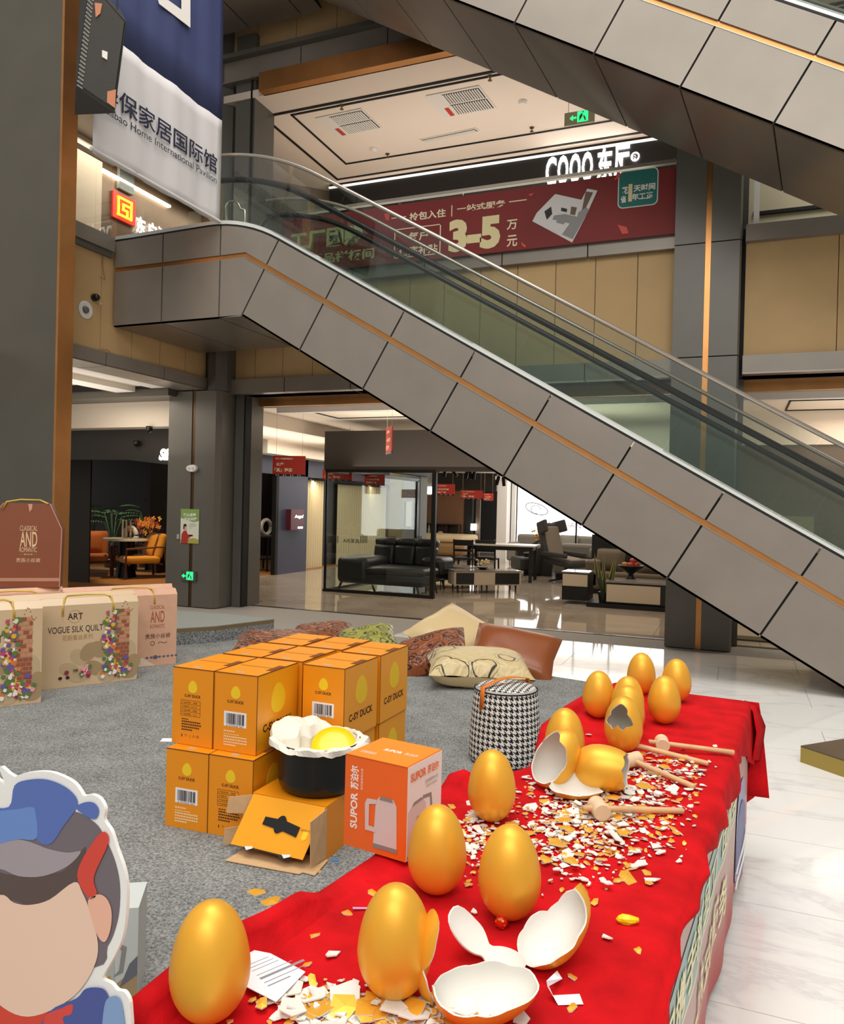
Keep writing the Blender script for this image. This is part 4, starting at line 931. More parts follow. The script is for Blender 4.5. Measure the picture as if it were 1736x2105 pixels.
# track lights
tk = at(960, 963, y=13.2)
tr = thing('track_rail', 'black lighting track under the white shop ceiling', 'light', (tk.x, 13.2, 2.9))
MB().box(-5.4, -2.6, 13.18, 13.22, 2.5, 2.53).build('rail', BLK, tr)
for px in (-5, -3): MB().box(px-.008, px+.008, 13.19, 13.21, 2.53, 2.98).build('hanger', BLK, tr)
for i, (px, py, a) in enumerate(((901, 968, .9), (915, 970, .1), (934, 971, -.7), (960, 974, .15), (968, 975, -.2), (975, 976, .1), (1024, 987, .25), (1036, 989, -.1))):
    p = at(px, py, y=13.2); t = thing('track_spot', ('first', 'second', 'third', 'fourth', 'fifth', 'sixth', 'seventh', 'eighth')[i]+' black track spotlight from the glass corner post', 'light', p, group='track spotlights')
    R = rot(0, a, 0)
    MB().lathe([(.03, -.09), (.032, .06), (.02, .08), (0, .08)], p, 12, R=R).build('can', BLK, t)
    MB().tube([p+R @ Vector((0, 0, .07)), (p.x, 13.2, 2.52)], .008, 5).build('arm', BLK, t)
# hanging red posters
PR = mat('poster_red', 'c23324', .5)
def hang_poster(label, c, w_, h_, rz, kind, top=2.97):
    t = proto('hanging_poster', label, 'poster', 'red posters hung from the gallery ceiling')
    MB().box(-w_/2, w_/2, -.006, .006, 0, h_).build('board', PR, t)
    MB().box(-w_/2, w_/2, -.0075, .0075, 0, h_*.09).build('footer', BLK, t)
    r, u = X, Z
    if kind == 'a': ls_ = (('华保家居国际馆', .08, .8, .55, .1), ('全屋', .1, .5, .24, .17), ('「真」整装', .06, .2, .56, .2))
    else: ls_ = (('华保家居国际馆', .08, .78, .55, .1), ('一站式家居', .12, .45, .6, .16), ('优选平台', .1, .18, .5, .16))
    for s_, x, y, ww, hh_ in ls_: text(s_, (-w_/2+w_*x, -.007, h_*y), r, u, w_*ww, h_*hh_, CREAMI, t, bold=.03)
    for k in range(4): text('▪▪', (-w_/2+w_*(.1+.22*k), -.008, h_*.03), r, u, w_*.1, h_*.035, WINK, t)
    for s_ in (-1, 1): MB().tube([(s_*w_*.4, 0, h_), (s_*w_*.4, 0, top-c[2])], .0025, 4).build('string', mat('string', 'b8b0a0'), t)
    t.location = c; t.rotation_euler = (0, 0, rz); return t
def hp_(label, x0, y0_, x1, y1, dist, rz, kind, top=2.97):
    a = at((x0+x1)/2, y1, y=dist); b2 = at((x0+x1)/2, y0_, y=dist); wd = (at(x1, y0_, y=dist)-at(x0, y0_, y=dist)).length/max(.3, abs(cos(rz-.385*0)))
    return hang_poster(label, (a.x, dist, a.z), wd, b2.z-a.z, rz, kind, top)
hp_('red poster nearest the grey column, in front of the navy wall', 565, 937, 623, 979, 10.6, .25, 'a')
hp_('red poster turned edgeways in front of the brown fascia', 783, 878, 817, 934, 10.4, -.95, 'b')
hp_('red poster behind the top left corner of the shop window', 667, 965, 720, 988, 12.6, .25, 'a')
hp_('red poster behind the glass beside the black corner post of the side window', 752, 975, 789, 998, 13.4, .25, 'b')
hp_('red poster right of the black window post', 893, 995, 933, 1018, 15.4, .3, 'b', 2.6)
hp_('red poster left of the two small ones by the white pier', 949, 1008, 991, 1026, 17.4, .3, 'a', 2.6)
hp_('smallest red poster touching the white pier', 995, 1014, 1014, 1030, 18.5, .3, 'b', 2.6)
# ------------------------------------------------------------------ furniture of the sofa shop
t = thing('sofa', 'black leather corner sofa with chaise and raised headrests behind the glass', 'sofa', (-5.8, 12.6, 0))
def soft(b, name, m, par, w_=.05, seg=3): o = b.build(name, m, par); bevel(o, w_, seg); return autosmooth(o, 60)
soft(MB().box(-6.5, -5.9, 12.05, 13.0, .14, .6), 'armrest', LEATHER, t, .09)
soft(MB().box(-6.0, -4.86, 12.08, 12.75, .14, .34), 'base', LEATHER, t, .04)
soft(MB().box(-5.95, -4.82, 12.05, 12.78, .32, .45), 'chaise_cushion', LEATHER, t, .06)
soft(MB().box(-6.4, -5.0, 12.75, 13.6, .14, .42), 'base', LEATHER, t, .05)
for k in range(3): soft(MB().obox((-6.15+.42*k, 13.35, .58), (.42, .2, .4), rot(-.15)), 'back_cushion', LEATHER, t, .06)
for k in range(3): soft(MB().obox((-6.15+.42*k, 13.42, .83), (.44, .2, .16), rot(.1)), 'headrest', LEATHER, t, .06)
soft(MB().box(-5.25, -4.8, 12.9, 13.5, .3, .6), 'armrest', LEATHER, t, .08)
for x, y in ((-6.42, 12.12), (-4.98, 12.12), (-4.88, 12.7), (-6.42, 13.5), (-5.0, 13.4)): MB().tube([(x, y, .16), (x+(.06 if x > -5.5 else -.05), y-.03, 0)], [.025, .014], 8).build('leg', BLK, t)
PALEW = mat('pale_cabinet', 'c8b8a0', .5); DCAB = mat('dark_cabinet', '1d1c1b', .4)
def low_table(label, name, p, w_, d_, h_, rz, split, cat='table'):
    t = proto(name, label, cat)
    soft(MB().box(-w_/2, w_/2, -d_/2, d_/2, .14, h_), 'body', PALEW, t, .008, 1)
    MB().box(-w_/2-.01, w_/2+.01, -d_/2-.01, d_/2+.01, h_, h_+.02).build('top', mat('grey_stone_top', '8f8880', .15), t)
    for a, b_ in split:
        MB().box(-w_/2+w_*a+.01, -w_/2+w_*b_-.01, -d_/2-.006, -d_/2, .16, h_-.02).build('drawer', DCAB, t)
    for x in (-w_/2+.08, 0, w_/2-.08):
        for y in (-d_/2+.06, d_/2-.06): MB().tube([(x, y, .15), (x, y-.01, 0)], [.018, .01], 6).build('leg', BLK, t)
    t.location = p; t.rotation_euler = (0, 0, rz); return t
p = at(895, 1210, z=0); low_table('coffee table with dark drawers partly behind the glass door post', 'coffee_table', (p.x+.1, p.y+.6, 0), 1.0, .62, .38, -.25, ((.5, 1),))
p = at(985, 1220, z=0); low_table('pale low cabinet with two dark drawers and a flower bowl on top', 'media_cabinet', (p.x, p.y+.3, 0), 1.25, .42, .38, .62, ((.02, .3), (.6, .98)), 'cabinet')
pc = Vector((p.x-.05, p.y+.35, .4))
t = thing('flower_bowl', 'small dark bowl of cream flowers on the pale low cabinet', 'bowl', pc)
MB().lathe([(.05, 0), (.12, .04), (.11, .05), (0, .02)], pc, 16).build('bowl', BLK, t)
b = MB()
for k in range(24):
    c = pc+Vector((random.gauss(0, .06), random.gauss(0, .05), .09+random.random()*.09)); b.lathe([(0, -.025), (.025, 0), (0, .025)], c, 6)
tag(b.build('blossoms', mat('cream_blossom', 'd8c08a'), t), kind='stuff')
DINW = mat('black_wood', '1a1817', .4)
p = at(1010, 1200, z=0)
dt = thing('dining_table', 'black dining table with a pale stone top behind the low cabinet', 'table', (p.x, p.y+.8, 0))
tx, ty = p.x-.05, p.y+.95
MB().obox((tx, ty, .75), (1.5, .85, .03), rot(0, 0, .1)).build('top', mat('pale_stone', 'd8cfc0'), dt)
for sx in (-.65, .65):
    for sy in (-.35, .35): q = Vector((tx, ty, 0))+rot(0, 0, .1) @ Vector((sx, sy, 0)); MB().box(q.x-.03, q.x+.03, q.y-.03, q.y+.03, 0, .735).build('leg', DINW, dt)
MB().obox((tx, ty, .69), (1.34, .7, .08), rot(0, 0, .1)).build('apron', DINW, dt)
def dchair(label, p, rz):
    t = proto('dining_chair', label, 'chair', 'black dining chairs')
    soft(MB().box(-.22, .22, -.22, .22, .42, .47), 'seat', DINW, t, .02)
    for sx in (-.2, .2):
        MB().tube([(sx, -.2, .43), (sx*1.05, -.22, 0)], .02, 6).build('leg', DINW, t)
        MB().tube([(sx*1.05, .24, 0), (sx, .2, .45), (sx, .26, .85)], .02, 6).build('leg', DINW, t)
    MB().obox((0, .255, .78), (.42, .03, .12)).build('backrest', DINW, t); MB().obox((0, .23, .62), (.4, .02, .05)).build('back_rail', DINW, t)
    t.location = p; t.rotation_euler = (0, 0, rz)
for i, px in enumerate((958, 1003)):
    q = at(px, 1190, z=0); dchair(('left', 'right')[i]+' one of two black dining chairs at the stone topped table', (q.x, q.y-.05, 0), pi+.1)
def tub_chair(label, name, p, rz, m, w_=.85):
    t = proto(name, label, 'chair')
    soft(MB().box(-w_/2+.1, w_/2-.1, -.35, .3, .12, .42), 'seat', m, t, .06)
    b = MB(); N = 14; vs = []
    for k in range(N+1):
        a = pi*(-.05+1.1*k/N); h = .62+.2*sin(a)**2
        for r_ in (w_/2, w_/2-.1):
            for z in (.06, h): vs.append((cos(a)*r_, -.1+sin(a)*(.5 if r_ > .4 else .4), z))
    fs = []
    for k in range(N):
        o = 4*k; fs += [(o, o+4, o+5, o+1), (o+2, o+3, o+7, o+6), (o+1, o+5, o+7, o+3), (o, o+2, o+6, o+4)]
    fs += [(0, 1, 3, 2), (4*N, 4*N+2, 4*N+3, 4*N+1)]
    b.add(vs, fs); autosmooth(b.build('shell', m, t), 60)
    for x in (-.3, .3):
        for y in (-.25, .25): MB().box(x-.02, x+.02, y-.02, y+.02, 0, .12).build('leg', BLK, t)
    t.location = p; t.rotation_euler = (0, 0, rz)
p = at(1068, 1184, z=0); tub_chair('dark grey tub armchair with its back to the dining table', 'tub_chair', (p.x+.1, p.y+.5, 0), -.9, mat('dark_grey_leather', '2f2f2e', .45, 0, .5))
GRS = mat('grey_sofa_fabric', '7b766c', .85)
p = at(1150, 1165, z=0)
t = thing('sofa', 'pale grey sofa against the lit screen', 'sofa', (p.x, p.y, 0)); px, py = p.x, 20.5
px = at(1130, 1140, y=20.5).x
MB().box(px-1, px+1.4, py+.05, py+.85, 0, .1).build('plinth', BLK, t); soft(MB().box(px-1.1, px+1.5, py, py+.9, .1, .42), 'seat', GRS, t, .06); soft(MB().box(px-1.1, px+1.5, py+.7, py+.95, .4, .82), 'backrest', GRS, t, .08)
for s_ in (-1.1, 1.4): soft(MB().box(px+s_-.1, px+s_+.12, py, py+.9, .1, .6), 'armrest', GRS, t, .06)
cushion_mesh(MB(), (px+.4, py+.6, .62), .5, .45, .18, rot(pi/2-.3)).build('cushion', GRS, t, True)
p = at(1096, 1186, z=0); p.y += .3; t = thing('side_table', 'small black cube side table with flowers beside the wing chair', 'table', (p.x, p.y+.3, 0))
MB().box(p.x-.3, p.x+.35, p.y+.05, p.y+.65, .0, .5).build('body', DCAB, t); MB().box(p.x-.32, p.x+.37, p.y+.03, p.y+.67, .5, .52).build('top', mat('grey_stone_top', '8f8880'), t)
t = thing('flower_vase', 'glass vase of orange and yellow flowers on the black cube table', 'vase', (p.x, p.y+.3, .52))
MB().lathe([(.06, 0), (.07, .2), (.05, .25)], (p.x, p.y+.3, .52), 14).build('vase', GLASSC, t)
for col in ('d8772a', 'e0b03a'):
    b = MB()
    for k in range(14):
        c = Vector((p.x+random.gauss(0, .12), p.y+.3+random.gauss(0, .08), .9+random.gauss(0, .07))); b.lathe([(0, -.03), (.04, 0), (0, .03)], c, 6)
    tag(b.build('blossoms', mat('petal_'+col, col), t), kind='stuff')
for k in range(6): 
    a = k*1.05; MB().tube([(p.x, p.y+.3, .6), (p.x+.1*cos(a), p.y+.3+.06*sin(a), .85), (p.x+.28*cos(a), p.y+.3+.1*sin(a), 1.05)], .006, 4).build('stem', LEAF, t)
# wing chair
p = at(1133, 1198, z=0)
t = proto('wing_chair', 'dark grey reclining wing chair on a swivel base', 'chair')
WCM = mat('charcoal_fabric', '3a3936', .8); WCI = mat('taupe_fabric', '85796a', .85)
soft(MB().obox((0, 0, .42), (.62, .68, .14), rot(.12)), 'seat', WCM, t, .05); soft(MB().obox((0, -.02, .5), (.5, .6, .06), rot(.12)), 'seat_pad', WCI, t, .03)
soft(MB().obox((0, .42, .82), (.62, .14, .85), rot(-.28)), 'backrest', WCM, t, .06); soft(MB().obox((0, .33, .8), (.5, .06, .75), rot(-.28)), 'back_pad', WCI, t, .03)
for s_ in (-1, 1):
    soft(MB().obox((s_*.3, .42, 1.15), (.08, .32, .26), rot(-.28, 0, s_*.3)), 'wing', WCM, t, .03)
    soft(MB().obox((s_*.34, .05, .58), (.07, .62, .1), rot(.05)), 'armrest', WCM, t, .03)
MB().tube([(0, 0, .38), (0, 0, .08)], .035, 10).build('post', BLK, t)
for k in range(4): a = pi/4+k*pi/2; MB().tube([(0, 0, .09), (.36*cos(a), .36*sin(a), .02)], [.03, .018], 6).build('foot', BLK, t)
t.location = (p.x+.25, p.y+.3, 0); t.rotation_euler = (0, 0, 1.15)
# low cabinet unit, plant, coffee table and sofa by the escalator
c0, c1 = at(1155, 1240, z=0), at(1207, 1243, z=0)
t = thing('cabinet', 'two tone low cabinet, pale drawer above black, at the gallery edge', 'cabinet', (c0.x, c0.y, 0))
xr_ = -.95
MB().box(c0.x, c0.x+.42, c0.y, c0.y+.5, .06, .5).build('body', DCAB, t); MB().box(c0.x-.01, c0.x+.43, c0.y-.01, c0.y+.5, .5, .52).build('top', mat('grey_stone_top', '8f8880'), t)
MB().box(c0.x+.01, c0.x+.41, c0.y-.012, c0.y, .29, .48).build('drawer', PALEW, t)
MB().box(c0.x+.01, c0.x+.41, c0.y-.012, c0.y, .08, .27).build('door', BLK, t)
t = thing('media_cabinet', 'long low pale media cabinet right of the potted snake plant', 'cabinet', (-1.4, 12.3, 0))
xl_ = at(1246, 1230, y=12.3).x
MB().box(xl_, -.3, 12.3, 12.7, .08, .4).build('body', DCAB, t); MB().box(xl_-.01, -.3, 12.28, 12.72, .4, .43).build('top', mat('grey_stone_top', '8f8880'), t)
MB().box(xl_+.01, at(1358, 1230, y=12.3).x, 12.285, 12.3, .1, .37).build('drawer', PALEW, t)
MB().box(c0.x+.44, -.3, 12.25, 12.75, 0, .07).build('plinth', BLK, t)
p = at(1231, 1245, z=.07); t = thing('snake_plant', 'potted snake plant with yellow edged leaves beside the media cabinet', 'plant', (p.x, 12.45, .07))
pc = Vector((p.x, 12.45, .07)); MB().lathe([(.08, 0), (.1, .16), (.09, .16), (0, .14)], pc, 14).build('pot', BLK, t)
for k in range(9):
    a = k*2.4; b = MB(); h_ = .35+.28*random.random(); bx = pc+Vector((.04*cos(a), .04*sin(a), .14)); tp = bx+Vector((.13*cos(a), .1*sin(a), h_)); md_ = (bx+tp)/2+Vector((.02*cos(a), 0, 0)); sd = Vector((.022, .01, 0))
    b.add([bx-sd*.6, bx+sd*.6, md_+sd, tp, md_-sd], [(0, 1, 2, 3, 4)], 0); e = sd*.35
    b.add([md_+sd, md_+sd+e, tp+Z*.01, tp], [(0, 1, 2, 3)], 1); b.add([md_-sd, tp, tp+Z*.01, md_-sd-e], [(0, 1, 2, 3)], 1); b.add([bx+sd*.6, bx+sd*.6+e, md_+sd+e, md_+sd], [(0, 1, 2, 3)], 1)
    b.build('leaf', [mat('dark_leaf', '3c4a34', .5), mat('yellow_leaf_edge', 'b8a84c', .5)], t)
t = thing('coffee_table', 'dark layered coffee table holding the fruit bowl', 'table', (-1.4, 13.2, 0))
MB().box(at(1245, 1200, y=13.1).x, -.2, 13.1, 13.8, .3, .36).build('top', mat('grey_stone_top', '8f8880'), t)
MB().box(at(1245, 1200, y=13.1).x+.05, -.6, 13.15, 13.75, .0, .3).build('body', DCAB, t)
p = at(1297, 1203, y=13.4); pc = Vector((p.x, 13.4, .36))
t = thing('fruit_bowl', 'dark footed bowl on the coffee table', 'bowl', pc)
MB().lathe([(.1, 0), (.05, .05), (.04, .1), (.22, .24), (.21, .25), (.05, .13), (0, .12)], pc, 24).build('bowl', BLK, t, True)
for i, (dx, dy, col, s_) in enumerate(((-.1, 0, 'c8772e', .06), (0, -.03, 'b8352a', .062), (.08, .02, 'b8352a', .06), (.03, .04, 'c0462c', .06))):
    tag(MB().lathe([(0, -s_), (s_*.6, -s_*.8), (s_, 0), (s_*.75, s_*.65), (s_*.15, s_*.8), (0, s_*.7)], pc+Vector((dx, dy, .25+(.07 if i == 3 else 0))), 14).build('apple', mat('fruit_'+col, col, .35), None, True), ('orange toned fruit at the left of the footed bowl', 'red fruit at the front of the footed bowl', 'red fruit at the right of the footed bowl', 'red fruit on top of the others in the footed bowl')[i], 'fruit', 'fruit in the footed bowl')
TSF = mat('taupe_sofa', '6a5c48', .85)
t = thing('sofa', 'dark taupe sofa with a taupe cushion at the foot of the escalator', 'sofa', (-1.2, 14.4, 0))
sx0 = at(1205, 1180, y=14.4).x
MB().box(sx0+.05, .55, 14.35, 15.15, 0, .08).build('plinth', BLK, t); soft(MB().box(sx0, .6, 14.3, 15.2, .08, .4), 'seat', TSF, t, .05); soft(MB().box(sx0+.1, .6, 14.95, 15.25, .4, .8), 'backrest', mat('dark_taupe', '3b342b', .85), t, .06)
soft(MB().box(sx0, sx0+.25, 14.3, 15.2, .1, .6), 'armrest', TSF, t, .05)
cx_ = at(1255, 1165, y=14.7).x; cushion_mesh(MB(), (cx_, 14.7, .6), .55, .42, .2, rot(pi/2-.35, 0, -.2)).build('cushion', TSF, t, True)
cx_ = at(1345, 1185, y=14.6).x; cushion_mesh(MB(), (cx_, 14.6, .55), .6, .36, .2, rot(pi/2-.35)).build('cushion', TSF, t, True)
t = thing('sofa', 'grey sofa seen between the black screen posts', 'sofa', (-2.6, 17.2, 0)); sx = at(1225, 1150, y=17.2).x
MB().box(sx-.85, sx+1.15, 17.05, 17.85, 0, .1).build('plinth', BLK, t); soft(MB().box(sx-.9, sx+1.2, 17.0, 17.9, .1, .42), 'seat', GRS, t, .06); soft(MB().box(sx-.9, sx+1.2, 17.7, 18.0, .4, .75), 'backrest', GRS, t, .08); soft(MB().box(sx-.2, sx+1, 17.4, 17.7, .42, .68), 'back_cushion', GRS, t, .08)
# bed and shelf at the back wall
t = thing('bed', 'upholstered tan bed at the back of the shop', 'bed', (at(905, 1150, y=21).x, 21, 0)); bx = at(905, 1150, y=21).x
bx += .35; soft(MB().box(bx-1.6, bx+.5, 20.6, 22.4, .15, .5), 'base', mat('tan_leather', '8a6a42', .5), t, .1); soft(MB().box(bx-1.7, bx+.4, 20.7, 22.3, .5, .72), 'mattress', mat('cream_bedding', 'cdb68c', .8), t, .1)
for dx in (-1.4, .35): MB().box(bx+dx-.03, bx+dx+.03, 20.7, 20.76, 0, .15).build('leg', BLK, t)
t = thing('shelf_unit', 'dark open display shelf on the brown back wall', 'shelf', (at(905, 1100, y=22.8).x, 22.8, 0))
s0, s1 = at(868, 1100, y=22.75).x-.3, at(944, 1100, y=22.75).x; z0, z1 = at(905, 1122, y=22.75).z, at(905, 1077, y=22.75).z
MB().box(s0, s1, 22.9, 22.97, z0, z1).build('back_panel', DWOOD, t)
for z in (z0, (z0+z1)/2, z1): MB().box(s0, s1, 22.65, 22.9, z-.015, z+.015).build('shelf', DWOOD, t)
for k in range(5): x = s0+(s1-s0)*k/4; MB().box(x-.012, x+.012, 22.65, 22.9, z0, z1).build('side_panel', DWOOD, t)
for i, (px, py, w_, h_) in enumerate(((882, 1097, .09, .3), (906, 1089, .25, .1), (930, 1106, .2, .12), (905, 1120, .2, .12))):
    a = at(px, py, y=22.75); zz = (z0+z1)/2+.015 if py < 1100 else z0+.015
    b = MB().lathe([(w_*.4, 0), (w_*.5, h_*.4), (w_*.25, h_*.8), (w_*.3, h_)], (a.x, 22.76, zz), 12)
    tag(b.build('ornament', mat('cream_ornament', 'd8cdb8', .5)), ('tall cream ornament', 'wide cream bowl', 'low cream jar on the right', 'squat cream jar at the middle')[i]+' on the dark back wall shelf', 'ornament', 'ornaments on the back wall shelf')
# ------------------------------------------------------------------ event table: red cloth, printed skirt
ZT = .68
RB = Vector((.073, 3.672, 0)); AT = Vector((.0790, .9969, 0)); BT = Vector((.9969, -.0790, 0))
def T(s, o, z): return RB+AT*s+BT*o+Z*z                # along the table, out to its right, up
def interp(tab, x):
    if x <= tab[0][0]: return tab[0][1]
    for (a, b), (c, d) in zip(tab, tab[1:]):
        if x <= c: return b+(d-b)*(x-a)/(c-a)
    return tab[-1][1]
tb = thing('event_table', 'long folding event table hidden under the red cloth and printed skirt', 'table', T(-1.6, -.33, 0))
MB().prism([T(-.02, -.01, .62), T(-.02, -.53, .62), T(-1.44, -.53, .62), T(-1.44, -.01, .62)], Z*.045).build('table_top', mat('laminate', '9a8f80', .5), tb)
MB().prism([T(-1.45, -.01, .62), T(-1.45, -.66, .62), T(-2.74, -.66, .62), T(-2.74, -.01, .62)], Z*.045).build('table_top', mat('laminate', '9a8f80', .5), tb)
for s in (-2.6, -1.75, -1.55, -.2):
    for o in (-.06, -.58 if s < -1.6 else -.48): MB().tube([T(s, o, .0075 if o < -.4 else .0005), T(s, o, .62)], .014, 8).build('leg', STEEL, tb)
REDC = mat('red_velvet', 'c01017', .85, 0, .12, var=.24, scale=9, bump=.6, bscale=26, sheen=.0)
HEM = [(-3.4, .64), (-2.2, .655), (-1.75, .65), (-1.54, .63), (-1.28, .612), (-1.05, .585), (-.94, .555), (-.86, .575), (-.76, .62), (-.6, .605), (-.4, .57), (-.2, .51), (-.08, .455), (.03, .40)]
LEFT = [(-2.8, .722), (-2.62, .736), (-2.5, .71), (-2.31, .699), (-2.1, .678), (-1.55, .743), (-1.46, .715), (-1.39, .6), (-1.31, .565), (-1.11, .6), (-.88, .668), (-.6, .672), (-.28, .657), (.03, .6)]
cl = thing('tablecloth', 'bright red velvet cloth spread over the long event table', 'tablecloth', T(-1.6, -.33, ZT))
NS = 150; rows = []
for i in range(NS+1):
    s = -2.79+2.82*i/NS; L = -interp(LEFT, s)+.004*sin(7*s); hm = interp(HEM, s)+.004*sin(31*s)
    rl = .044+.012*sin(2.3*s+1)+.006*sin(9*s); vly = .085+.03*sin(1.7*s)
    if s < -2.2: vly = .062
    if -2.4 < s < -1.55: rl *= .12 if -2.3 < s < -1.65 else .12+.88*(abs(s+1.975)-.325)/.1
    if -1.5 < s < -1.0: rl *= .2
    if s > -.9: rl *= max(.25, (-s)/.9)
    wv = .0025*sin(13*s)+.002*sin(29*s+1)
    pr = [(L+.02, .36+.03*sin(5*s)), (L+.004, .5), (L-.006+.01*sin(11*s), .6), (L-.004, .655), (L+.008, ZT+rl*.7), (L+.03, ZT+rl), (L+.055, ZT+rl*.7), (L+vly, ZT-.001), (L+vly+.02, ZT+.003+(rl*.3 if s > -2.2 else 0)), (L+vly+.045, ZT+.002+(rl*.42 if s > -2.2 else 0)), (L+vly+.08, ZT+.001)]
    for k in range(1, 10): pr.append((L+vly+.08+(-.03-(L+vly+.08))*k/9, ZT+.0005))
    dr = ZT-hm
    pr += [(-.012, ZT-.001), (.004, ZT-.006), (.013+wv, ZT-.02), (.018+wv*2, ZT-dr*.5), (.02+wv*3, hm)]
    if i == 0: rows.append([T(s-.012, o, z-.3) for o, z in pr]); rows.append([T(s-.01, o, z-.05) for o, z in pr])
    rows.append([T(s, o, z) for o, z in pr])
m_ = len(rows[0]); b = MB()
b.add([p for r_ in rows for p in r_], [(i*m_+j, i*m_+j+1, (i+1)*m_+j+1, (i+1)*m_+j) for i in range(len(rows)-1) for j in range(m_-1)])
top = b.build('cloth_top', REDC, cl, True)
# back edge hanging behind the table, and the corner flap
b = MB(); N = 26; vs = []
for j in range(9):
    for i in range(N+1):
        o = -.62+.66*i/N; z = ZT-.0-.42*(j/8)**1.1
        out = .03+.025*min(1, j/2)+.02*sin(9*o)*j/8
        if j == 0: out = .028
        vs.append(T(out, o+.05*(j/8)*(i/N)**3, z if j else ZT+.0005))
b.add(vs, [(j*(N+1)+i, j*(N+1)+i+1, (j+1)*(N+1)+i+1, (j+1)*(N+1)+i) for j in range(8) for i in range(N)])
b.build('cloth_back', REDC, cl, True)
fl_ = [T(.03, -.02, ZT), T(.035, .03, ZT-.012), T(.05, .066, .575), T(.06, .05, .42), T(.07, .028, .25), T(.05, -.004, .225), T(.045, -.01, .42)]
b = MB().add(fl_+[T(-.05, .02, .655), T(-.03, .035, .56), T(-.02, .02, .44)], [(0, 1, 7), (1, 2, 8, 7), (2, 3, 9, 8), (3, 4, 5, 6), (0, 6, 3, 2, 1)])
b.build('cloth_corner', REDC, cl, True)
for o in list(cl.children):
    sm = o.modifiers.new('thick', 'SOLIDIFY'); sm.thickness = .003; sm.offset = -1
# printed skirt
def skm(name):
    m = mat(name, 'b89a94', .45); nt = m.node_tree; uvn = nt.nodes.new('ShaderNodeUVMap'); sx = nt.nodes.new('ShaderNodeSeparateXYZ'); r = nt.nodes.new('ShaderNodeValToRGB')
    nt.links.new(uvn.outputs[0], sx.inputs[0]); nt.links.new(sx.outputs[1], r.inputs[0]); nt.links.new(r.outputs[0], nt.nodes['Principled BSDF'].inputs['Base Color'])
    e = r.color_ramp.elements; e[0].position = 0; e[0].color = lin('b3282a'); e[1].position = .42; e[1].color = lin('bf9d96'); x = e.new(.18); x.color = lin('b6564f')  # base colour runs from red at the hem to pale pink above
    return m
sk = thing('table_skirt', 'printed advertising skirt hung along the side of the red table', 'skirt', T(-1.6, .01, .35))
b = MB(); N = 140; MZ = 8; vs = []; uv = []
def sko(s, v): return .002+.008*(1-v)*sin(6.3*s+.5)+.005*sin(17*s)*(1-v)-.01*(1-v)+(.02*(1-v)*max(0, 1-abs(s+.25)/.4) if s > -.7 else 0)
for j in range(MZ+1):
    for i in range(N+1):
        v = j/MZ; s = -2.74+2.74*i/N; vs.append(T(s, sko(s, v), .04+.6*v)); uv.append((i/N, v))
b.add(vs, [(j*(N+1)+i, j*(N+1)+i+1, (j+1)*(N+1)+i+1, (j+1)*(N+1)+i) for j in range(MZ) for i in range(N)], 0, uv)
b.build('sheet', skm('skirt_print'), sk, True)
MB().prism([T(-.005, -.005, .04), T(.0, .0, .64), T(.0, -.6, .64), T(-.005, -.6, .04)], AT*.003).build('sheet', mat('skirt_end', 'c9b0aa', .45), sk)
def skstrip(s0, s1, v0, v1, m, name, e=.002, n=30):
    b = MB(); vs = []
    for v in (v0, v1):
        for i in range(n+1):
            s = s0+(s1-s0)*i/n; vs.append(T(s, sko(s, v)+e, .04+.6*v))
    b.add(vs, [(i, i+1, n+2+i, n+1+i) for i in range(n)]); return b.build(name, m, sk, True)
skstrip(-2.73, -.62, .62, .88, mat('skirt_teal', '93aeaa', .45), 'printed_band', n=110)
skstrip(-2.73, -.62, .605, .62, mat('cream_ink', 'efe0bd'), 'printed_line', n=110)
def sktext(s_, s0, s1, v0, v1, m):
    me, x0, x1, y0_, y1_ = text_mesh(s_, 1, 0, .02); me = me.copy()
    for q in me.vertices:
        fx = (q.co.x-x0)/(x1-x0); v = v0+(v1-v0)*(q.co.y-y0_)/(y1_-y0_); s = s0+(s1-s0)*fx
        q.co = T(s, sko(s, v)+.005, .04+.6*v)
    me.materials.clear(); me.materials.append(m); put('lettering', me, sk)
YI = mat('pale_yellow_ink', 'f0e8b8', .5)
sktext('华保集团携手新品工厂团购会', -2.7, -.66, .66, .84, YI)
sktext('拎包入住 一站式服务', -2.65, -.95, .30, .52, YI)
b = MB()
for k in range(20):
    pass
def skdisc(cs, cv, r, m, e):
    b = MB(); b.add([T(cs+r*cos(k*pi/12), sko(cs+r*cos(k*pi/12), cv+r/.6*sin(k*pi/12))+e, .04+.6*max(.0, cv+r/.6*sin(k*pi/12))) for k in range(24)], [tuple(range(24))]); b.build('printed_disc', m, sk)
skdisc(-.36, .36, .2, mat('skirt_lilac', '9a9ac0', .45), .004); skdisc(-.36, .3, .15, mat('skirt_violet', '5a5c96', .45), .006)
for k in (0, 1): MB().tube([T(-.5+.28*t_/8+.02*k, sko(-.5+.28*t_/8, .2)+.008, .08+.05*k+.09*(t_/8)**2) for t_ in range(9)], .004, 5).build('printed_line', WINK, sk)
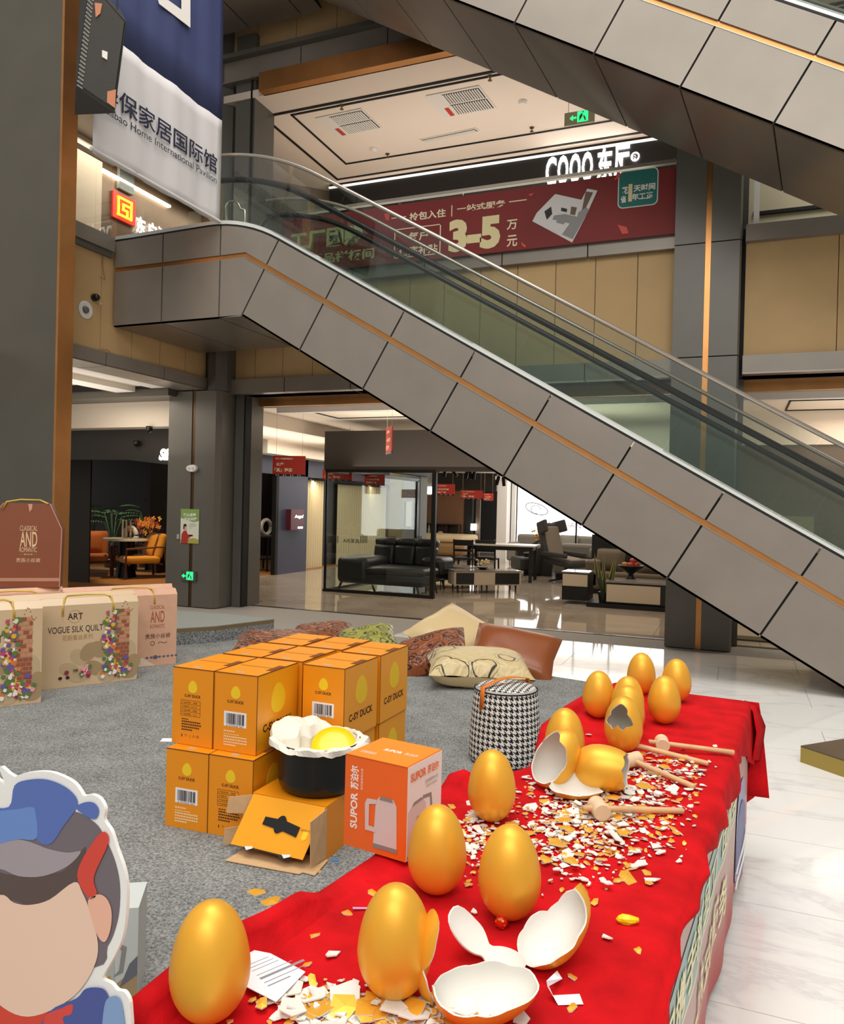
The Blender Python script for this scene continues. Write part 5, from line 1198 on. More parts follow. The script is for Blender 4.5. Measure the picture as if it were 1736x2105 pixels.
# ------------------------------------------------------------------ golden eggs
EH, EW, EC = .187, .126, .43
def egg_r(t):
    t = min(max(t, 0), 1)
    q = (t-EC)/(EC if t < EC else 1-EC)
    return EW/2*sqrt(max(0, 1-abs(q)**2.0))*(1-.05*max(0, q)*max(0, 1-q)*2)
def egg_prof(n=26):
    pr = [(0, 0), (egg_r(.012)*.9, 0)]
    for k in range(1, n): t = .012+(1-.012)*(1-cos(pi*k/n))/2; pr.append((egg_r(t), t*EH))
    return pr+[(0, EH)]
eggm = mesh('egg', *(lambda b: (b.v, b.f))(MB().lathe(egg_prof(), seg=40)), GOLD, smooth=True)
def whole_egg(label, px, py, k=1, tilt=0, rz=0, dx=0, dy=0):
    p = at(px, py, z=ZT); o = put('egg', eggm); o.location = (p.x+dx, p.y+dy, ZT+.001); o.scale = (k, k, k); o.rotation_euler = (tilt, 0, rz)
    return tag(o, label, 'egg', 'whole golden eggs')
for lab, px, py in (('large golden egg at the front left corner beside the printed paper', 430, 2096), ('golden egg at the front, third from the back of the near four, over white shards', 810, 2048),
    ('golden egg standing nearest the orange and white kettle carton', 897, 1836), ('golden egg with the small red wrapped sweet at its foot', 1046, 1888),
    ('golden egg on its own between the stool and the mallet pile', 1010, 1688), ('intact golden egg directly behind the cut open upright shell', 1160, 1576),
    ('golden egg at the far left edge of the red cloth', 1230, 1476), ('rear egg of the three lined up behind the cracked egg', 1290, 1490),
    ('middle egg of the three lined up behind the cracked egg', 1289, 1514), ('rearmost golden egg at the far end of the red cloth', 1318, 1427),
    ('golden egg at the far right end of the red cloth', 1390, 1443), ('golden egg in front of the far right egg', 1365, 1488)):
    whole_egg(lab, px, py)
CTR = EC*EH
def egg_R(d):                                     # distance from the egg's centre to its shell along a direction
    c, s_ = d.z, sqrt(d.x*d.x+d.y*d.y); a = (1-EC)*EH if c > 0 else EC*EH
    return 1/sqrt(s_*s_/(EW/2)**2+c*c/(a*a))
def shell(label, axis, phimax, Rm, pos, name='broken_egg', lift=0, nth=56, nph=12, thick=.0032, sc=1, group='broken golden eggs'):
    axis = Vector(axis).normalized(); u = axis.orthogonal().normalized()
    ref = Vector((0, 0, 1)) if abs(axis.z) < .9 else Vector((1, 0, 0))
    u = (ref-axis*ref.dot(axis)).normalized(); v = axis.cross(u)
    out, inn = [], []
    for j in range(nph+1):
        for i in range(nth):
            th = 2*pi*i/nth; ph = radians(phimax(th))*j/nph
            d = axis*cos(ph)+(u*cos(th)+v*sin(th))*sin(ph); r_ = egg_R(d)
            out.append(Rm @ (d*r_*sc)); inn.append(Rm @ (d*(r_-thick)*sc))
    n = len(out); fs = []; mi = []
    for j in range(nph):
        for i in range(nth):
            a, b_, c, e = j*nth+i, j*nth+(i+1) % nth, (j+1)*nth+(i+1) % nth, (j+1)*nth+i
            fs.append((a, e, c, b_)); mi.append(0); fs.append((n+a, n+b_, n+c, n+e)); mi.append(1)
    for i in range(nth):
        a, b_ = nph*nth+i, nph*nth+(i+1) % nth; fs.append((a, n+a, n+b_, b_)); mi.append(1)
    lo = min(q.z for q in out); off = Vector((pos.x, pos.y, ZT+.0015-lo+lift))
    me = mesh(name, [q+off for q in out+inn], fs, [GOLD, SHELLW], mi, True)
    me.set_sharp_from_angle(angle=radians(50))
    return tag(put(name, me), label, 'eggshell', group)
IR = Vector((cos(YAW), -sin(YAW), 0)); ID = Vector((sin(YAW), cos(YAW), 0))      # right and away, level
def basis(x, z):                                  # rotation sending local x to x and local z (long axis) to z
    x = Vector(x).normalized(); z = Vector(z); z = (z-x*z.dot(x)).normalized(); y = z.cross(x)
    return Matrix((x, y, z)).transposed()
def jag(base, amp, seed, extra=None):
    rn = random.Random(seed); k = [rn.uniform(-1, 1) for _ in range(23)]
    def f(th):
        x = th/(2*pi)*23; i = int(x) % 23; t_ = x-int(x)
        v = base+amp*(k[i]*(1-t_)+k[(i+1) % 23]*t_)
        for c, w_, h_ in (extra or []):
            dth = (th-c+pi) % (2*pi)-pi; v += h_*max(0, 1-abs(dth)/w_)
        return v
    return f
shell('open half shell lying face up at the front, white inside', (-1, 0, 0), jag(84, 3, 3, [(pi, .35, 12), (pi*1.5, .6, -6)]), basis(Z+ID*-.12-IR*.05, IR*1+ID*.22), at(985, 2038, z=ZT+.05), sc=.95)
shell('open half shell with a tall jagged peak behind the front one', (-1, 0, 0), jag(80, 4, 5, [(.35, .5, 34), (-.9, .5, -16)]), basis(Z*1-IR*.5-ID*.3, IR*.85+ID*.65+Z*.2), at(1128, 1922, z=ZT+.05), sc=.95)
shell('curved white crescent of shell between the two open half shells', (-1, 0, 0), (lambda f: lambda th: f(th)*(.2+.8*abs(cos(th))**2.6))(jag(70, 3, 8)), basis(Z*1-ID*.55+IR*.2, -IR*.9+ID*.55+Z*.35), at(1015, 1958, z=ZT+.03), 'shell_piece')
shell('upright gold shell sliver leaning on the back of the front egg', (-1, 0, 0), (lambda f: lambda th: f(th)*(.3+.7*abs(cos(th))**1.5))(jag(66, 4, 11)), basis(IR*1+ID*.35-Z*.1, Z+IR*.1), at(914, 1990, z=ZT+.07)+IR*.012+ID*.03, 'shell_piece')
shell('cut open upright shell leaning back beside the houndstooth stool', (-1, 0, 0), jag(112, 4, 14, [(.2, .5, 12), (-.75, .35, 14)]), basis(-IR*.75+Z*.42-ID*.62, Z*.9+IR*.4-ID*.05), at(1140, 1572, z=ZT+.07), sc=1.0)
shell('egg lying on its side with a broken off tip', (0, 0, -1), jag(146, 3, 17), basis(Z*1+ID*.1, IR*.85-ID*.42-Z*.24), at(1234, 1584, z=ZT+.06), sc=1.06)
shell('shallow open shell with a gold peak lying in front of the toppled egg', (-1, 0, 0), jag(66, 3, 21, [(-pi/2+.1, .45, 22), (pi/2, .9, -12)]), basis(Z-ID*.05, IR*1+ID*.1), at(1180, 1625, z=ZT+.025), 'shell_piece', sc=1.0)
def hole(th):
    return 180-jag(30, 4, 23, [(pi/2, .5, 14), (-pi/2, .5, 15), (0, .4, 2), (pi, .5, -16)])(th)
shell('standing egg with a jagged crack torn open in its upper side', (.0, .85, -.55), hole, Matrix.Rotation(-.18, 3, 'Z'), at(1281, 1546, z=ZT), sc=1.02, nph=26)
# ------------------------------------------------------------------ loose shards: three hundred single pieces, finer crumbs as one heap
def shard_mesh(seed, gold):
    rn = random.Random(seed); n = rn.choice((4, 5, 5, 6)); st = rn.uniform(.55, 1)
    pts = []
    for k in range(n):
        a = 2*pi*(k+rn.uniform(-.3, .3))/n; r_ = rn.uniform(.55, 1); x, y = r_*cos(a), r_*sin(a)*st; pts.append((x, y))
    cv = (1 if gold else -1)*.16
    zf = lambda x, y: -cv*(x*x+y*y)
    vs = [(0, 0, .05)]+[(x, y, zf(x, y)+.05) for x, y in pts]+[(0, 0, -.05)]+[(x, y, zf(x, y)-.05) for x, y in pts]
    fs = []; mi = []
    for k in range(n):
        a, b_ = 1+k, 1+(k+1) % n
        fs.append((0, a, b_)); mi.append(0 if gold else 1); fs.append((n+1, n+1+b_, n+1+a)); mi.append(1 if gold else 0)
        fs.append((a, n+1+a, n+1+b_, b_)); mi.append(1)
    return vs, fs, mi
SHM = {g: [mesh('eggshell_shard', *shard_mesh(100+k, g)[:2], [GOLD, SHELLW], shard_mesh(100+k, g)[2]) for k in range(10)] for g in (True, False)}
CL = [(1195, 1712, 88, 42, 104, .017, 'middle'), (1260, 1655, 80, 28, 54, .014, 'middle'), (1350, 1586, 52, 20, 40, .013, 'handles'), (982, 1712, 22, 42, 26, .013, 'between'), (675, 2078, 55, 22, 30, .019, 'front'), (860, 2090, 60, 14, 24, .019, 'front')]
LB = {'middle': 'eggshell shard in the big pile round the mallets', 'handles': 'eggshell shard beside the mallet handles near the cracked egg', 'between': 'eggshell shard lying between the near golden eggs', 'front': 'eggshell shard in the heap along the front edge of the cloth'}
rs = random.Random(5); heap = []
def in_table(p):
    d = p-RB; return -.6 < d.dot(BT) < -.03 and -2.75 < d.dot(AT) < -.02
cnt = 0
for cx, cy, sx, sy, n, sz, key in CL:
    k = 0
    while k < n:
        p = at(rs.gauss(cx, sx), rs.gauss(cy, sy), z=ZT)
        if not in_table(p): continue
        g = rs.random() < .42; s_ = sz*(rs.uniform(.5, 1.1) if rs.random() < .62 else rs.uniform(1.1, 2.1))
        o = put('eggshell_shard', rs.choice(SHM[g])); o.location = (p.x, p.y, ZT+.003+rs.random()*.012*(.4+.6*(key != 'between')))
        o.scale = (s_, s_, .022); o.rotation_euler = (rs.gauss(0, .16), rs.gauss(0, .16), rs.uniform(0, 6.3))
        tag(o, ('gold side up ' if g else 'white side up ')+LB[key], 'shard', ('gold' if g else 'white')+' shards: '+LB[key]); k += 1; cnt += 1
SING = [(590, 1915, 0, .02, 'alone on the cloth left of the front eggs'), (648, 1925, 1, .016, 'by a scrap of foil left of the front eggs'), (683, 1967, 0, .02, 'at the edge of a fold above the printed paper'), (632, 1985, 1, .013, 'just above the printed paper'), (948, 1888, 0, .018, 'between the sweet and the front egg'), (975, 1879, 0, .011, 'left of the red wrapped sweet'), (1300, 1784, 0, .02, 'isolated right of the big pile'), (1330, 1795, 1, .015, 'right of the isolated white piece'), (1247, 1932, 0, .016, 'alone right of the tall peaked shell'), (1312, 1956, 1, .013, 'near the right edge below the yellow sweet'), (1084, 1602, 0, .03, 'large, at the foot of the houndstooth stool'), (1210, 1513, 0, .018, 'alone behind the cut open shell'), (1175, 2010, 1, .014, 'above the white paper strip'), (1092, 2040, 1, .014, 'between the front half shell and the paper strip'), (1175, 2075, 1, .016, 'below the white paper strip'), (1072, 2098, 0, .02, 'at the very front of the cloth'), (715, 1880, 1, .02, 'by the fold above the front egg'), (765, 1838, 1, .02, 'behind the front egg'), (930, 1660, 1, .022, 'on the cloth edge by the kettle carton'), (1435, 1625, 0, .02, 'beside the mallet handle end'), (1325, 1725, 1, .02, 'right edge of the big pile')]
for px, py, g, s_, lb in SING:
    p = at(px, py, z=ZT); o = put('eggshell_shard', rs.choice(SHM[bool(g)])); o.location = (p.x, p.y, ZT+.004); o.scale = (s_, s_, .022); o.rotation_euler = (rs.gauss(0, .1), rs.gauss(0, .1), rs.uniform(0, 6))
    tag(o, ('gold' if g else 'white')+' eggshell shard '+lb, 'shard')
b = MB()
for cx, cy, sx, sy, n, sz, key in CL:
    for k in range(int(n*7)):
        p = at(rs.gauss(cx, sx*1.1), rs.gauss(cy, sy*1.2), z=ZT)
        if not in_table(p): continue
        g = rs.random() < .42; vs, fs, mi = shard_mesh(rs.randrange(999), g); s_ = .0105*abs(rs.gauss(.75, .5))+.001; R = rot(rs.gauss(0, .2), rs.gauss(0, .2), rs.uniform(0, 6.3)); n0 = len(b.v)
        c = Vector((p.x, p.y, ZT+.003+rs.random()*.005))
        b.v += [c+R @ Vector((x*s_, y*s_, z*.014)) for x, y, z in vs]; b.f += [tuple(i+n0 for i in f) for f in fs]; b.mi += mi; b.uv += [(0, 0)]*len(vs)
tag(b.build('shell_crumbs', [GOLD, SHELLW]), 'fine gold and white eggshell crumbs scattered over the red cloth', 'crumbs', kind='stuff')
for i, (px, py, s_) in enumerate(((530, 1836, .055), (560, 1853, .05), (571, 1866, .03), (655, 1791, .02))):
    p = at(px, py, z=.007); o = put('eggshell_shard', SHM[i != 2][i]); o.location = (p.x, p.y, .013 if i < 2 else .011); o.scale = (s_, s_*.8, .04); o.rotation_euler = (.05, 0, i)
    tag(o, ('larger gold shell piece on the carpet left of the cloth', 'second gold shell piece on the carpet near the cloth', 'white shell chip on the carpet by the gold pieces', 'tiny gold chip on the carpet by the open carton')[i], 'shard')
# ------------------------------------------------------------------ mallets, sweets, paper
def mallet(label, hp, tp, hz_=.03, head=True):
    h0, h1 = at(*hp, z=ZT+hz_), at(*tp, z=ZT+.012); d = (h1-h0).normalized(); ax = d.cross(Z).normalized()
    t = thing('mallet', label, 'mallet', (h0.x, h0.y, ZT), group='wooden mallets')
    MB().tube([h0-d*(.045 if head else .0), h0+d*.03, h1-d*.002, h1], [.0075, .0085, .0085, .007], 10).build('handle', WOODM, t, True)
    ax = (ax*.9-d*.1).normalized(); q = ax.orthogonal(); up = Z; R = basis(up, ax)
    pr = [(0, -.032), (.021, -.032), (.0235, -.029), (.0235, -.016), (.021, -.014), (.0225, -.012), (.0225, .012), (.021, .014), (.0235, .016), (.0235, .029), (.021, .032), (0, .032)]
    autosmooth(MB().lathe(pr, h0, 24, R=R).build('head', mat('mallet_head', 'e2c4a0', .6, var=.08, scale=30), t), 35)
    return t
mallet('wooden mallet farthest back, its head standing free of the eggs', (1362, 1528), (1510, 1547))
mallet('wooden mallet whose head is hidden behind the cracked standing egg', (1284, 1526), (1457, 1570))
mallet('wooden mallet with its head against the toppled egg', (1299, 1562), (1429, 1618))
mallet('wooden mallet lying across the big shard pile', (1232, 1662), (1405, 1667))
p = at(1031, 1909, z=ZT)+Z*.0136
t = thing('sweet', 'small red and gold wrapped round sweet at the foot of an egg', 'sweet', (p.x, p.y, ZT))
MB().lathe([(0, -.0135), (.008, -.012), (.0135, 0), (.008, .012), (0, .0135)], p, 18).build('wrapper', mat('sweet_red', 'd8281a', .25, .3), t, True)
for k in range(7):
    a = k*.9; d = Vector((cos(a)*.7, -.75, sin(a)*.7)).normalized(); MB().disc(p+d*.0136, .0025, d, 6).build('gold_fleck', mat('foil_gold', 'f0c030', .2, .8), t)
p = at(1290, 1890, z=ZT+.009); b = MB(); rn = random.Random(4)
b.lathe([(0, -.022), (.006, -.018), (.0095, -.008), (.01, .004), (.007, .016), (.003, .022), (0, .023)], p, 9, R=rot(0, pi/2, .3))
for v in b.v: v += Vector((rn.uniform(-.001, .001), rn.uniform(-.001, .001), rn.uniform(-.001, .001)))
tag(b.build('sweet', mat('foil_yellow', 'e8dc18', .3, .05)), 'yellow foil wrapped sweet alone on the right of the cloth', 'sweet')
c = [at(x, y, z=ZT+.004) for x, y in ((1160, 2068), (1200, 2064), (1193, 2042), (1135, 2046))]
s1 = [at(1128, 2028, z=ZT+.004), at(1131, 2050, z=ZT+.004)]
b = MB(); A0, A1 = at(1137, 2046, z=ZT+.002), at(1148, 2066, z=ZT+.002); B0, B1 = at(1192, 2043, z=ZT+.004), at(1200, 2064, z=ZT+.004); C0, C1 = at(1124, 2016, z=ZT+.03), at(1126, 2028, z=ZT+.02); D0, D1 = at(1146, 1995, z=ZT+.012), at(1157, 2012, z=ZT+.01)
b.add([B0, B1, A1, A0, C1, C0, D1, D0], [(0, 3, 2, 1), (3, 4, 5), (3, 2, 4), (5, 4, 6, 7)])
o = b.build('paper_strip', mat('white_paper', 'f0eef2', .7)); sm = o.modifiers.new('t', 'SOLIDIFY'); sm.thickness = .0006
tag(o, 'folded white paper strip at the front right of the cloth', 'paper')
dc = [at(x, y, z=ZT+.0125) for x, y in ((505, 1952), (556, 1962), (628, 2000), (568, 2062), (505, 2030))]
t = thing('document', 'printed white sheet partly under the front left golden egg', 'paper', dc[2])
MB().prism([p+Z*.001 for p in dc], Z*.0012).build('sheet', mat('white_paper', 'f0eef2'), t)
d0, d1 = at(515, 2028, z=ZT+.011), at(607, 1988, z=ZT+.011); dd = (d1-d0).normalized(); nn_ = Z.cross(dd)
PK = mat('grey_print', '8a8d92', .7)
for off, ln, wd in ((.0, 1, .006), (-.012, .85, .002), (.014, .8, .0015), (.03, .6, .0015), (.04, .55, .0015), (.05, .5, .0015), (-.024, .5, .003)):
    a = d0+nn_*off+dd*.02+Z*.0036; MB().prism([a, a+dd*((d1-d0).length*ln), a+dd*((d1-d0).length*ln)+nn_*wd, a+nn_*wd], Z*.0003).build('printed_line', PK, t)
p = at(724, 1876, z=ZT); 
tag(MB().obox((p.x+.012, p.y+.012, ZT+.006), (.03, .006, .001), rot(0, .1, .6)).build('foil_scrap', mat('lilac_foil', 'c9a4d8', .4)), 'thin lilac scrap of foil beside a gold shard', 'scrap')
p = at(690, 1769, z=.008); tag(MB().obox((p.x, p.y, .009), (.03, .02, .002), rot(0, 0, .4)).build('paper_scrap', mat('blue_scrap', '3f86c8', .5)), 'small blue scrap on the carpet near the open carton', 'scrap')
p = at(345, 1522, z=.01); tag(MB().obox((p.x, p.y, .012), (.08, .05, .003), rot(.1, 0, .4)).build('paper_scrap', mat('white_paper', 'f0eef2')), 'white paper scrap on the carpet behind the carton stack', 'scrap')
# ------------------------------------------------------------------ orange carton stack
BWD, BDP, BHT = .228, .352, .357
YLW = mat('print_yellow', 'f6cf1f', .5); INK2 = mat('brown_ink', '4a2410', .6); PALEI = mat('pale_print', 'f3dcae', .6); EDGE = mat('carton_edge', '7a4210', .8)
OR1 = mat('carton_orange', 'ef9412', .42, 0, .45); OR2 = mat('carton_amber', 'f7a71c', .35, 0, .5)
def blob(o, r, u, w_, h_, e=.0012):                    # plain egg shaped spot of print
    n = Vector(r).cross(Vector(u)); return [Vector(o)+Vector(r)*(w_/2*cos(k*pi/10)*(1-.22*sin(k*pi/10)))+Vector(u)*(h_/2*sin(k*pi/10))+n*e for k in range(20)]
def bars(o, r, u, w_, h_, par, seed=1):
    n = r.cross(u); o = Vector(o); rn = random.Random(seed); x = w_*.1
    MB().prism([o+n*.001, o+r*w_+n*.001, o+r*w_+u*h_+n*.001, o+u*h_+n*.001], -n*.0008).build('barcode_label', mat('white_paper', 'f0eef2', .7), par)
    b = MB()
    while x < w_*.9:
        t_ = rn.choice((.012, .02, .035))*w_; b.prism([o+r*x+u*(h_*.16)+n*.002, o+r*(x+t_)+u*(h_*.16)+n*.002, o+r*(x+t_)+u*(h_*.88)+n*.002, o+r*x+u*(h_*.88)+n*.002], -n*.0008); x += t_+rn.choice((.012, .02, .03))*w_
    tag(b.build('barcode_lines', INK, par), kind='stuff')
    text('6 974320 561', o+r*(w_*.12)+u*(h_*.02), r, u, w_*.76, h_*.1, INK, par, ext=.0018)
def lines(o, r, u, rows, par, m, wd):
    n = r.cross(u); b = MB(); y = 0
    for k, (ln, th) in enumerate(rows):
        x = 0; rn = random.Random(k)
        while x < ln*wd:
            t_ = rn.uniform(.006, .012); p = Vector(o)+r*x-u*y+n*.0012; b.prism([p, p+r*t_, p+r*t_+u*th, p+u*th], -n*.0008); x += t_+.003
        y += .0125
    return tag(b.build('small_print', m, par), kind='stuff')
def carton(label, kind):
    t = proto('carton', label, 'box', 'stacked orange cartons')
    MB().box(0, BWD, 0, BDP, 0, BHT, 0).build('body', OR1, t)
    PPn = MB().prism([(BWD, .004, .004), (BWD, BDP-.004, .004), (BWD, BDP-.004, BHT-.004), (BWD, .004, BHT-.004)], X*.0008).build('print_panel', OR2, t)
    MB().box(-.001, BWD+.0015, -.001, .002, BHT-.003, BHT+.001).box(BWD-.001, BWD+.0015, 0, BDP, BHT-.003, BHT+.001).box(BWD-.0005, BWD+.0015, -.001, .002, 0, BHT).build('cut_edge', EDGE, t)
    MB().box(.02, BWD-.02, BDP*.5-.002, BDP*.5+.002, BHT, BHT+.001).build('tape_seam', EDGE, t)
    MB().box(.09, .13, .03, .05, BHT, BHT+.001).build('sticker', mat('grey_sticker', 'b5b0a4', .4), t)
    b = MB().box(BWD-.035, BWD-.004, .12, .24, BHT, BHT+.0012); b.build('slot', EDGE, t)
    f0 = Vector((0, 0, 0))
    MB().prism(blob((BWD/2, 0, .272), X, Z, .05, .058), Y*.0008).build('spot', YLW, t)
    text('C-SY DUCK', (BWD/2-.045, 0, .222), X, Z, .09, .0135, INK2, t, bold=.03)
    if kind == 'bar':
        bars((BWD/2-.06, 0, .115), X, Z, .12, .068, t)
        lines((BWD/2-.06, 0, .09), X, Z, [(.5, .006), (.7, .003), (1, .006), (1, .006), (1, .006), (.5, .006)], t, PALEI, .12)
    else:
        n = -Y
        for z in (.135, .153, .171, .189, .207): MB().box(.048, .158, -.0014, -.0006, z, z+.001).build('printed_line', INK2, t)
        for x in (.048, .157): MB().box(x, x+.001, -.0014, -.0006, .135, .208).build('printed_line', INK2, t)
        for k, s_ in enumerate(('产品名称：汤锅', '产品型号：DXT-22', '产品材质：陶瓷', '产品规格：3.3L')): text(s_, (.055, 0, .193-.018*k), X, Z, .085, .008, INK2, t)
        lines((.055, 0, .117), X, Z, [(.3, .004), (1, .006), (1, .006), (1, .006), (.6, .006)], t, INK2, .1)
        text('▮ ☂ ▯ ♺ ♻', (.055, 0, .035), X, Z, .1, .014, INK2, t)
    MB().prism(blob((BWD+.0008, BDP/2, .225), Y, Z, .12, .14), -X*.0008).build('spot', YLW, PPn)
    text('C-SY DUCK', (BWD+.0008, BDP/2-.125, .088), Y, Z, .25, .036, INK2, PPn, bold=.03)
    return t
pro = {}
def place(kind, label, x, y, z, rz=.03):
    if kind not in pro: pro[kind] = carton(label, kind); o = pro[kind]
    else: o = copy_tree(pro[kind]); o['label'] = label
    o.location = (x, y, z); o.rotation_euler = (0, 0, rz)
Z0, Z1 = .0075, .3665
for kind, lb, x, y, z, r_ in (('bar', 'orange carton with barcode at the near left corner of the bottom layer', -2.402, 2.862, Z0, .04), ('table', 'orange carton with printed table in the bottom layer behind the open carton', -2.172, 2.874, Z0, .04),
    ('bar', 'bottom layer orange carton behind the barcode corner one', -2.41, 3.23, Z0, .02), ('bar', 'bottom layer orange carton hidden in the middle of the stack', -2.18, 3.24, Z0, .02), ('table', 'bottom layer orange carton behind the black pot', -1.935, 3.275, Z0, .0),
    ('bar', 'bottom layer orange carton at the far left of the stack', -2.41, 3.62, Z0, .02), ('bar', 'bottom layer orange carton at the far middle of the stack', -2.17, 3.64, Z0, .02), ('table', 'bottom layer orange carton at the far right, partly over the kettle carton', -1.925, 3.655, Z0, .0),
    ('table', 'top layer orange carton at the near left corner with printed table', -2.434, 2.934, Z1, .012), ('bar', 'top layer orange carton with barcode and large spot, above the open carton', -2.198, 2.938, Z1, .012),
    ('bar', 'top layer orange carton at left, second from the front', -2.43, 3.31, Z1, .012), ('bar', 'top layer orange carton in the middle of the stack', -2.19, 3.315, Z1, .012), ('bar', 'top layer orange carton with torn corner and barcode behind the pot', -1.93, 3.272, Z1, -.02),
    ('bar', 'top layer orange carton at the far left of the stack', -2.42, 3.69, Z1, .012), ('bar', 'top layer orange carton at the far middle of the stack', -2.17, 3.69, Z1, .0), ('bar', 'top layer orange carton at the far right with its large spot showing', -1.92, 3.65, Z1, -.01)):
    place(kind, lb, x, y, z, r_)
# ------------------------------------------------------------------ open carton with the pot on it
t = thing('open_carton', 'opened orange carton lying on its side with flaps spread, a black pot on it', 'box', (-1.74, 2.9, .0075))
x0, x1, y0_, y1_, zb, zt_ = -1.925, -1.56, 2.86, 3.21, .0075, .236
MB().box(x0, x1, y0_, y1_, zt_-.004, zt_).build('top_side', OR1, t); MB().box(x0, x0+.004, y0_, y1_, zb, zt_-.004).build('left_side', OR1, t)
MB().box(x1-.004, x1, y0_, y1_, zb, zt_-.004).build('right_side', OR1, t); MB().box(x0, x1, y1_-.004, y1_, zb, zt_-.004).build('back_side', OR1, t)
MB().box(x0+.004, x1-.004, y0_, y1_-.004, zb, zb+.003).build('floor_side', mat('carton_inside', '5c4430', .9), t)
fa, fb = Vector((x0+.005, y0_-.004, zt_-.003)), Vector((x1-.002, y0_-.004, zt_-.003)); ga = Vector((x0-.03, 2.745, .05)); gb = ga+(fb-fa)*.985
nf = (fb-fa).cross(ga-fa).normalized(); nf = nf if nf.y < 0 else -nf
flp = lambda u, v, e=0: (fa*(1-u)+fb*u)*(1-v)+(ga*(1-u)+gb*u)*v+nf*e
fr = MB().prism([flp(0, 0), flp(1, 0), flp(1, 1), flp(0, 1)], -nf*.003).build('front_flap', OR2, t)
sl_ = [(.3, .38), (.47, .38)]+[(.53+.045*cos(a), .36-.06*sin(a)) for a in (2.6, 2.0, 1.57, 1.1, .5)]+[(.6, .39), (.8, .45), (.8, .64), (.6, .58)]+[(.53+.045*cos(a), .58+.06*sin(a)) for a in (.5, 1.1, 1.57, 2.0, 2.6)]+[(.47, .56), (.3, .53)]
MB().prism([flp(u, v, .0045) for u, v in sl_], -nf*.001).build('handle_slot', BLACK, fr)
MB().prism([flp(u, v, .0015) for u, v in ((.86, .5), (.93, .5), (.93, .64), (.9, .68), (.86, .64))], -nf*.001).build('spot', YLW, fr)
text('C-SY DUCK', flp(.96, .47), (fa-fb), (ga-fa), .05, .008, INK2, fr, ext=.002)
MB().prism([(x0+.01, 2.735, .01), (x1+.03, 2.72, .01), (x1+.015, 2.86, .012), (x0+.01, 2.86, .012)], Z*.003).build('lower_flap', KRAFT, t)
b0 = at(463, 1770, z=.01); b1_ = at(615, 1798, z=.01)
MB().prism([b0, b1_, (x1, 2.80, .01), (x0, 2.83, .01)], Z*.003).build('lower_flap', KRAFT, t)
lf = [Vector((x0, y0_, zt_-.01)), Vector((x0-.085, 2.80, .222)), Vector((x0-.088, 2.79, .155)), Vector((x0-.03, 2.83, .15)), Vector((x0-.03, 2.828, .095)), Vector((x0-.092, 2.785, .09)), Vector((x0-.095, 2.78, .02)), Vector((x0, y0_, .02))]
MB().prism(lf, Vector((-.002, .003, 0))).build('side_flap', KRAFT, t)
MB().prism([Vector((x1, y0_, zt_-.01)), Vector((x1-.012, 2.745, .21)), Vector((x1-.004, 2.74, .03)), Vector((x1, y0_, .02))], X*.003).build('side_flap', KRAFT, t)
hd = [flp(.22, 1.01, .008), flp(.8, 1.03, .008)]
MB().prism([flp(.2, .98, .006), flp(.84, 1.0, .006), flp(.84, 1.06, .01), flp(.72, 1.06, .01), flp(.68, 1.02, .01), flp(.36, 1.0, .01), flp(.32, 1.04, .01), flp(.2, 1.04, .01)], -nf*.004).build('carry_handle', mat('black_plastic', '1b1b1b', .4), t)
for u in (.26, .78): MB().prism([flp(u-.05, .99, .012), flp(u+.06, .96, .012), flp(u+.07, 1.0, .014), flp(u, 1.05, .014)], -nf*.003).build('clip', mat('clear_clip', 'e8e8e4', .3), t)
pc = at(650, 1622, z=.237); pc = Vector((pc.x-.005, 3.045, .2375))
t = thing('pot', 'deep black cooking pot with white paper lining and a yellow lid inside', 'pot', pc)
PM = mat('pot_black', '151412', .3, .1, .5)
b = MB().lathe([(0, .0), (.13, 0), (.16, .008), (.177, .03), (.183, .06), (.184, .205), (.188, .212), (.182, .216), (.177, .212), (.174, .1), (.17, .03), (0, .02)], pc, 48); autosmooth(b.build('body', PM, t), 40)
MB().tube([pc+Vector((-.18, -.05, .16)), pc+Vector((-.215, -.045, .165)), pc+Vector((-.215, .045, .165)), pc+Vector((-.18, .05, .16))], .012, 8).build('handle', PM, t, True)
MB().tube([pc+Vector((.12, .138, .16)), pc+Vector((.13, .18, .165)), pc+Vector((.06, .21, .165)), pc+Vector((.05, .176, .16))], .012, 8).build('handle', PM, t, True)
b = MB(); N = 64; rings = []
rn = random.Random(3)
prf = ((.0, .13), (.1, .14), (.15, .165), (.168, .2), (.182, .222), (.2, .216), (.205, .195))
for j, (r_, z) in enumerate(prf):
    for k in range(N):
        a = 2*pi*k/N; el = max(0, cos(a-2.75))**3; nz = noise.noise(Vector((cos(a)*2.2, sin(a)*2.2, j*.45)))
        rr = max(0, r_+(nz*.03 if 1 <= j else 0)+(el*(.05 if j >= 4 else -.06 if j in (2, 3) else 0))); zz = z+nz*.022*(1 if j > 1 else .6)+(el*(.035 if j >= 2 else 0))+(rn.uniform(-.004, .004) if j >= 4 else 0)
        b.v.append(pc+Vector((rr*cos(a), rr*sin(a), zz)))
b.uv = [(0, 0)]*len(b.v)
for j in range(len(prf)-1):
    for k in range(N): b.f.append((j*N+k, j*N+(k+1) % N, (j+1)*N+(k+1) % N, (j+1)*N+k)); b.mi.append(0)
b.build('paper_lining', mat('tissue_paper', 'ece6d8', .8, bump=.15, bscale=30), t)
MB().lathe([(0, .012), (.06, .01), (.098, .004), (.1, 0), (0, 0)], pc+Vector((.05, .035, .185)), 28, R=rot(.55, .25, 0)).build('lid', mat('yellow_plate', 'e6cf10', .3), t, True)
